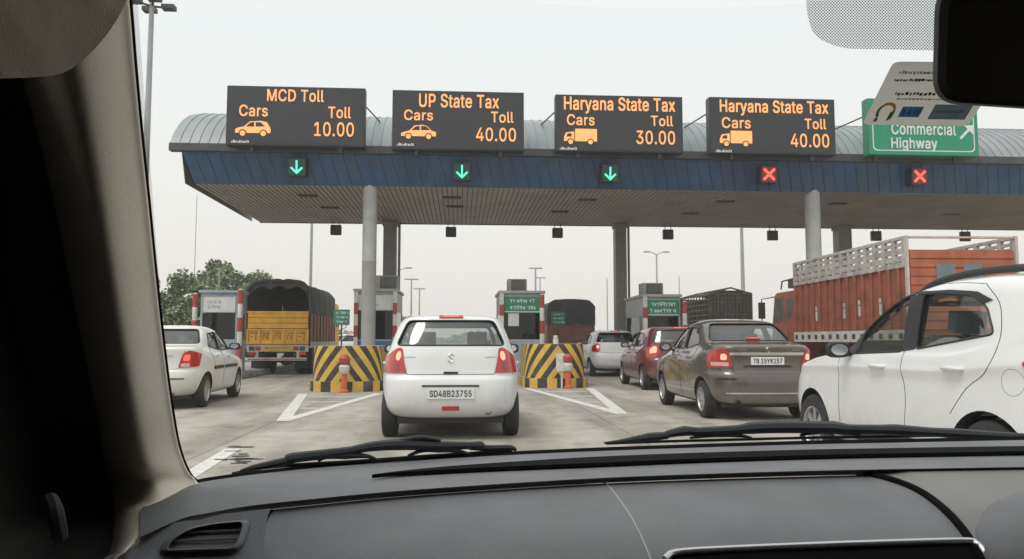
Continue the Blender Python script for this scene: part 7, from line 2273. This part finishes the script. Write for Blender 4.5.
# cheek of the dash round the vent
mb = MB()
cheek = [[(92, 575), (106, 557), (132, 547), (150, 535), (166, 525), (184, 521)], [(120, 575), (132, 562), (150, 552), (164, 540), (180, 527), (200, 520)], [(170, 580), (172, 570), (178, 560), (190, 545), (205, 530), (222, 514)], [(265, 580), (264, 565), (264, 550), (265, 535), (267, 521), (270, 508.5)]]
mb.quads([spline([vp(x, y, .0) for x, y in r], 4) for r in cheek])
mb.build('vent_cheek', M['dash'], car, weld=False, angle=70)
# screen surround low in the centre
mb = MB()
fr = [(664, 562), (672, 557), (700, 554), (800, 549.5), (900, 546), (962, 544.5), (976, 547), (984, 556), (990, 566)]
mb.tube([on_dash(p.x, p.y, .004)[0] for p in spline([(a, b, 0) for a, b in fr], 5)], .0035, 10)
mb.build('console_trim', M['satin'], car)
mb = MB()
mb.quads([[on_dash(x, y + 1, .0015)[0] for x, y in fr[1:-1]], [on_dash(x, y + 30, .0015)[0] for x, y in fr[1:-1]]])
mb.build('console_vent', M['slot_black'], car, weld=False)

# ------------------------------------------------------------------ left pillar, lining, door edge
rowsP = []
left_px = {-60: -25, 0: -5, 60: 14, 130: 34, 200: 50, 265: 64, 330: 77, 400: 92, 445: 101, 470: 106, 482: 108}
for (y, x, d), p in zip(pil, pil3):
    xl_ = left_px[y]
    row = [p + (p - EYE).normalized() * .02 + Vector((.0, 0, 0)), p]
    for f, dd in ((.06, -.007), (.18, -.026), (.36, -.050), (.52, -.060), (.68, -.048), (.84, -.018), (1.0, .03)):
        row.append(at_depth(lerp(x, xl_, f), y, d + dd))
    row.append(at_depth(xl_ - 14, y, d + .12))
    rowsP.append(row)
for (y, xr_, d, xl_) in ((500, 205, .80, 110), (512, 190, .765, 112), (524, 174, .735, 113), (538, 158, .70, 114), (552, 136, .675, 112), (566, 118, .66, 108), (640, 112, .60, 104)):
    p = at_depth(xr_, y, d)
    row = [p + (p - EYE).normalized() * .02, p]
    for f, dd in ((.06, -.007), (.18, -.026), (.36, -.050), (.52, -.060), (.68, -.048), (.84, -.018), (1.0, .03)):
        row.append(at_depth(lerp(xr_, xl_, f), y, d + dd))
    row.append(at_depth(xl_ - 14, y, d + .12))
    rowsP.append(row)
mb = MB()
cols = list(zip(*rowsP))
cols = [spline(c_, 3) for c_ in cols]
cols = list(zip(*cols))
cols = [spline(c_, 3) for c_ in cols]
mb.quads(cols)
mb.build('pillar_trim', M['trim_beige'], car, weld=False, angle=60)
# black seal and dotted ceramic edge of the glass along the pillar
mb = MB()
mb.tube(spline([p + (p - EYE).normalized() * .012 for p in pil3] + [at_depth(215, 484, .84)], 4), .0026, 8)
mb.build('glass_seal', M['slot_black'], car)
mb = MB()
uvs = []
a_ = spline([p + (p - EYE).normalized() * .02 for p in pil3[:8]], 4)
wd = [9.5, 9.0, 8, 7, 5.5, 4, 2.5, 1.2]
b_ = spline([at_depth(x + w, y, d + .02) for (y, x, d), w in zip(pil[:8], wd)], 4)
acc = 0
for i, (p, q) in enumerate(zip(a_, b_)):
    if i:
        acc += (p - a_[i - 1]).length
    mb.v += [p, q]
    uvs += [(0, acc), ((q - p).length, acc)]
for i in range(len(a_) - 1):
    mb.f.append((2 * i, 2 * i + 1, 2 * i + 3, 2 * i + 2))
    mb.m.append(0)
mb.build('dotted_edge', M['frit_edge'], car, weld=False, uvs=uvs)
# roof lining: rolls down to the pillar and runs back overhead
mb = MB()
edge = [(-60, 82, .40), (0, 78.5, .42), (30, 77.5, .44), (58, 74.5, .46), (78, 64, .48), (100, 43, .50), (118, 18, .515), (130, -6, .53), (150, -30, .53), (220, -60, .54), (400, -75, .56), (700, -85, .58), (1140, -85, .60), (1700, -85, .62)]
e3 = [at_depth(*e_) for e_ in edge]
rows = [e3,
        [p + Vector((-.004, -.006, .006)) for p in e3],
        [p + Vector((-.006, -.05, .022)) for p in e3],
        [Vector((p.x, p.y - .14, max(p.z + .045, 1.47))) for p in e3],
        [Vector((p.x, -.4, 1.53)) for p in e3], [Vector((p.x, -1.5, 1.50)) for p in e3]]
mb.quads([spline(r, 4) for r in rows])
mb.build('roof_lining', M['lining'], car, weld=False, angle=70)
mb = MB()
mb.box(-.62, 1.35, -1.55, .42, 1.56, 1.60)
mb.build('roof_panel', M['bonnet_grey'], car, .01)
# dark door and its frame at the far left
mb = MB()
mb.box(-.47, -.40, -1.5, .62, .35, 1.02)
mb.box(-.50, -.46, -1.5, -.05, 1.0, 1.52)  # unseen blind over the left window space, added to cut cabin light
mb.build('door_trim_and_blind', M['dark_trim'], car, .01, 2)
mb = MB()
q = [at_depth(-26, -60, .53), at_depth(3, 0, .57), at_depth(38, 130, .64), at_depth(69, 265, .71), at_depth(97, 400, .775), at_depth(113, 482, .835), at_depth(118, 524, .76), at_depth(113, 640, .63)]
q2 = [p + Vector((-.05, -.02, .0)) for p in q]
q3 = [Vector((-.43, -.3, z)) for z in (1.53, 1.47, 1.38, 1.28, 1.18, 1.10, 1.02, .80)]
mb.quads([spline(r, 4) for r in (q, q2, q3)])
mb.build('door_frame', M['dark_trim'], car, weld=False, angle=60)
mb = MB()
mb.tube(spline([at_depth(50, 500, .60), at_depth(54, 507, .585), at_depth(57, 520, .585), at_depth(60, 536, .60)], 4), .006, 8)
mb.build('door_pull', M['dark_trim'], car)
mb = MB()
mb.box(-.45, 1.3, -1.58, -1.5, .3, 1.56)  # unseen rear wall added to keep light from behind off the pillar
mb.build('rear_light_block', M['dark_trim'], car)
mb = MB()
mb.box(-.45, 1.32, -1.5, 1.0, .28, .34)
mb.box(1.33, 1.38, -1.5, .9, .30, 1.02)
mb.box(1.33, 1.38, -1.5, -.15, 1.021, 1.55)  # unseen wall added across the right windows to dim the cabin
mb.build('floor_and_side_block', M['dark_trim'], car)

# ------------------------------------------------------------------ bonnet and wipers outside the glass
mb = MB()
rows = []
for f, dz in ((0, -.035), (.25, -.08), (.6, -.17), (.85, -.27), (1.0, -.42)):
    rows.append([Vector((-.42 + 1.66 * i / 16, 1.12 + .95 * f - .10 * (abs(i / 8 - 1)) ** 2, 1.03 + dz - .03 * (abs(i / 8 - 1)) ** 3)) for i in range(17)])
mb.quads(rows)
mb.build('bonnet', M['bonnet_grey'], car, weld=False, angle=60)
def wiper(pts, arm, label, depth):
    """blade with its claw frame; pts (px, py) along the rubber, arm the bridge pieces above it"""
    w = sub_empty('wiper', car, (0, 0, 0))
    D = lambda x, y, k=0: at_depth(x, y, depth(x) + k)
    mb = MB()
    mb.tube(spline([D(x, y) for x, y in pts], 4), .0022, 6)
    mb.build('rubber_blade', M['rubber'], w)
    for piece in arm:
        mb = MB()
        P = spline([D(x, y, -.006) for x, y, r in piece], 4)
        rr = []
        for i in range(len(piece) - 1):
            rr += [lerp(piece[i][2], piece[i + 1][2], j / 4) for j in range(4)]
        rr.append(piece[-1][2])
        mb.tube(P, rr, 8)
        mb.build('wiper_bridge', M['wiper_black'], w)
    return w
k = .0014
wiper([(232, 474), (262, 468), (300, 464.5), (360, 461), (420, 456.5), (480, 452.5), (512, 450)],
      [[(240, 471, 1 * k), (254, 467.5, 2.5 * k), (275, 463.5, 3.6 * k), (296, 459, 3.2 * k), (330, 455, 3.2 * k)],
       [(286, 459.5, 3.5 * k), (292, 458, 4.6 * k), (320, 454.5, 4.2 * k), (350, 450.5, 3.6 * k), (372, 446.5, 4.4 * k), (400, 444.5, 5.2 * k), (430, 445.5, 4.6 * k), (468, 445.5, 3.6 * k), (480, 445.5, 4.4 * k), (482, 447, 3.2 * k)],
       [(318, 461, 1.4 * k), (326, 457, 2 * k), (345, 455.5, 3.4 * k), (366, 456, 2 * k), (376, 459, 1 * k)],
       [(408, 456, 1.4 * k), (422, 450.5, 2 * k), (440, 449.5, 3.0 * k), (458, 451, 1.8 * k), (470, 454, 1 * k)],
       [(470, 447, 3 * k), (490, 448, 3 * k), (510, 447.5, 2.6 * k), (516, 450, 1.4 * k)],
       [(400, 441, 2.2 * k), (420, 437.5, 2.2 * k), (440, 440.5, 2.2 * k)]],
      'left', lambda x: .90 + (x - 230) / 290 * .16)
wiper([(606, 443.5), (660, 441.5), (740, 439.5), (820, 437.5), (920, 436), (1020, 434.5)],
      [[(604, 443, 1 * k), (622, 441, 2 * k), (650, 437, 4.6 * k), (668, 435.5, 3.6 * k)],
       [(666, 434.5, 3.6 * k), (684, 431, 5.4 * k), (700, 431.4, 4.4 * k), (738, 429.5, 5.0 * k), (752, 428, 6.4 * k), (780, 427, 6.6 * k), (830, 427.5, 6.4 * k), (848, 429, 5.0 * k), (880, 429.5, 5.2 * k), (896, 430, 6.2 * k), (930, 432, 5.0 * k), (960, 433.5, 5.4 * k), (990, 435, 4.4 * k), (1030, 437, 3.6 * k)],
       [(800, 435.5, 1.2 * k), (815, 432.5, 2 * k), (832, 431.5, 2.8 * k), (850, 433, 2 * k), (862, 436, 1 * k)],
       [(690, 438, 1.2 * k), (704, 436, 2 * k), (722, 434.5, 3 * k), (742, 436, 1.8 * k), (752, 438, 1 * k)],
       [(900, 436, 1.2 * k), (918, 433.5, 2.2 * k), (940, 434, 2.2 * k), (956, 437, 1 * k)]],
      'right', lambda x: 1.13 + (x - 600) / 420 * .05)

# ------------------------------------------------------------------ mirror, dotted patch, toll card
mir = sub_empty('rear_view_mirror', car, (0, 0, 0))
mo = rounded([(932, 103), (935, -14), (1220, -4), (1215, 121)], 26, 6)
mx_, my_ = 1070, 50
mb = MB()
D0 = .50
def mring(s, d):
    return [at_depth(mx_ + (x - mx_) * s, my_ + (y - my_) * s, d) for x, y in mo]
rows = [mring(.90, D0 - .004), mring(.965, D0 - .006), mring(.995, D0 - .002), mring(1.0, D0 + .006), mring(.99, D0 + .02), mring(.86, D0 + .04)]
rows = [[at_depth(mx_ + (x - mx_) * 1.0 + (0), my_ + (y - my_), 1) for x, y in mo]] * 0 + rows
mb.quads(rows, 0, True)
mb.face(rows[-1])
mb.build('mirror_housing', M['wiper_black'], mir, angle=60)
mb = MB()
mb.face(mring(.905, D0 - .0035))
mb.build('mirror_glass', M['mirror_dark'], mir, weld=False)
mb = MB()
mb.tube([at_depth(1072, -10, D0 + .03), at_depth(1072, -70, .54)], .012, 10)
mb.build('mirror_stalk', M['dark_trim'], mir)
# dotted patch fired on the glass round the mirror foot
po = rounded([(808, -40), (806, 10), (813, 36), (840, 48.5), (1010, 52), (1060, 30), (1060, -40)], 14, 5)
bd, vs, fs = poly_fill(po, 12)
mb = MB()
mb.add([at_depth(x, y, .575) for x, y in vs], fs)
mb.build('dotted_patch', M['frit_dots'], car, weld=False, uvs=[(x * .575 / FPX, y * .575 / FPX) for x, y in vs])

M['card'] = mat('card', (.62, .58, .50), .5, var=.05, scale=20)
M['card_blue'] = mat('card_blue', (.10, .20, .36), .5, var=.1)
M['card_slate'] = mat('card_slate', (.20, .25, .33), .5, var=.08)
M['card_teal'] = mat('card_teal', (.10, .22, .24), .6)
M['card_gold'] = mat('card_gold', (.45, .30, .08), .5)
M['card_green'] = mat('card_green', (.10, .17, .07), .5)
for _k, _c in (('card', (.80, .75, .66)), ('card_blue', (.12, .30, .60)), ('card_slate', (.26, .34, .46)), ('card_teal', (.12, .30, .34)), ('card_gold', (.65, .42, .10)), ('card_green', (.14, .26, .08))):
    nt = M[_k].node_tree
    _b = nt.nodes['Principled BSDF']
    _tr = nt.nodes.new('ShaderNodeBsdfTranslucent')
    _tr.inputs[0].default_value = (*_c, 1)
    _mx = nt.nodes.new('ShaderNodeMixShader')
    _mx.inputs[0].default_value = .52
    nt.links.new(_b.outputs[0], _mx.inputs[1])
    nt.links.new(_tr.outputs[0], _mx.inputs[2])
    nt.links.new(_mx.outputs[0], nt.nodes['Material Output'].inputs[0])
tg = thing('toll_card', 'pale toll tag card with small coloured emblems stuck inside the windscreen below the mirror', 'tag card', at_depth(920, 98, .585))
o = Vector(tg.location)
quad = [(862, 124.5), (893.5, 61.5), (1008, 62.5), (968, 126)]
def cardp(u, v, lift=0.0):
    a = [at_depth(x, y, .585 - (126 - y) * .0003) for x, y in quad]
    p = (a[0] * (1 - u) + a[3] * u) * (1 - v) + (a[1] * (1 - u) + a[2] * u) * v
    return p - o - ray(920, 95) * lift
cr = rounded([(0, 0), (0, 1), (1, 1), (1, 0)], .07, 4)
mb = MB()
mb.face([cardp(u, v) for u, v in cr])
for i in range(len(cr)):
    j = (i + 1) % len(cr)
    pass
mb.build('card_sheet', M['card'], tg)
def card_quad(mb, u0, u1, v0, v1, l=.0006, m=0):
    mb.face([cardp(u0, v0, l), cardp(u1, v0, l), cardp(u1, v1, l), cardp(u0, v1, l)], m)
rnd = random.Random(8)
def scribble(u0, u1, v0, h, m, nm):
    mb = MB()
    u = u0
    while u < u1:
        w = rnd.uniform(.012, .03)
        card_quad(mb, u, u + w, v0 + rnd.uniform(0, .3) * h, v0 + h * rnd.uniform(.7, 1.1))
        u += w + rnd.uniform(.004, .014)
    mb.build(nm, m, tg, weld=False)
scribble(.10, .62, .80, .060, M['card_teal'], 'card_line')
scribble(.09, .55, .69, .045, M['ink'], 'card_line')
scribble(.16, .50, .47, .055, M['ink'], 'card_line')
scribble(.20, .60, .40, .035, M['card_slate'], 'card_line')
mb = MB(); card_quad(mb, .295, .49, .13, .30); mb.build('card_logo', M['card_blue'], tg, weld=False)
mb = MB()
for uu in (.32, .37, .42, .455):
    card_quad(mb, uu, uu + .022, .17, .26, .0010)
mb.build('card_logo_script', M['card'], tg, weld=False)
mb = MB(); card_quad(mb, .58, .93, .10, .34); mb.build('card_panel', M['card_slate'], tg, weld=False)
mb = MB()
for i in range(9):
    card_quad(mb, .63 + i * .028, .648 + i * .028, .20, .25, .0010)
mb.build('card_panel_script', M['card'], tg, weld=False)
mb = MB()
R = [(.16 + .085 * math.cos(a), .215 + .15 * math.sin(a)) for a in [PI * (.0 + 1.25 * i / 14) for i in range(15)]]
Ri = [(.16 + .060 * math.cos(a), .215 + .10 * math.sin(a)) for a in [PI * (.0 + 1.25 * i / 14) for i in range(15)]]
for i in range(14):
    mb.face([cardp(*R[i], .0006), cardp(*R[i + 1], .0006), cardp(*Ri[i + 1], .0006), cardp(*Ri[i], .0006)], 0 if i < 9 else 1)
mb.face([cardp(.20, .06, .0006), cardp(.24, .10, .0006), cardp(.245, .23, .0006), cardp(.205, .21, .0006)], 1)
mb.face([cardp(.085, .05, .0006), cardp(.12, .05, .0006), cardp(.12, .11, .0006), cardp(.09, .11, .0006)], 1)
mb.build('card_emblem', [M['card_gold'], M['card_green']], tg, weld=False)
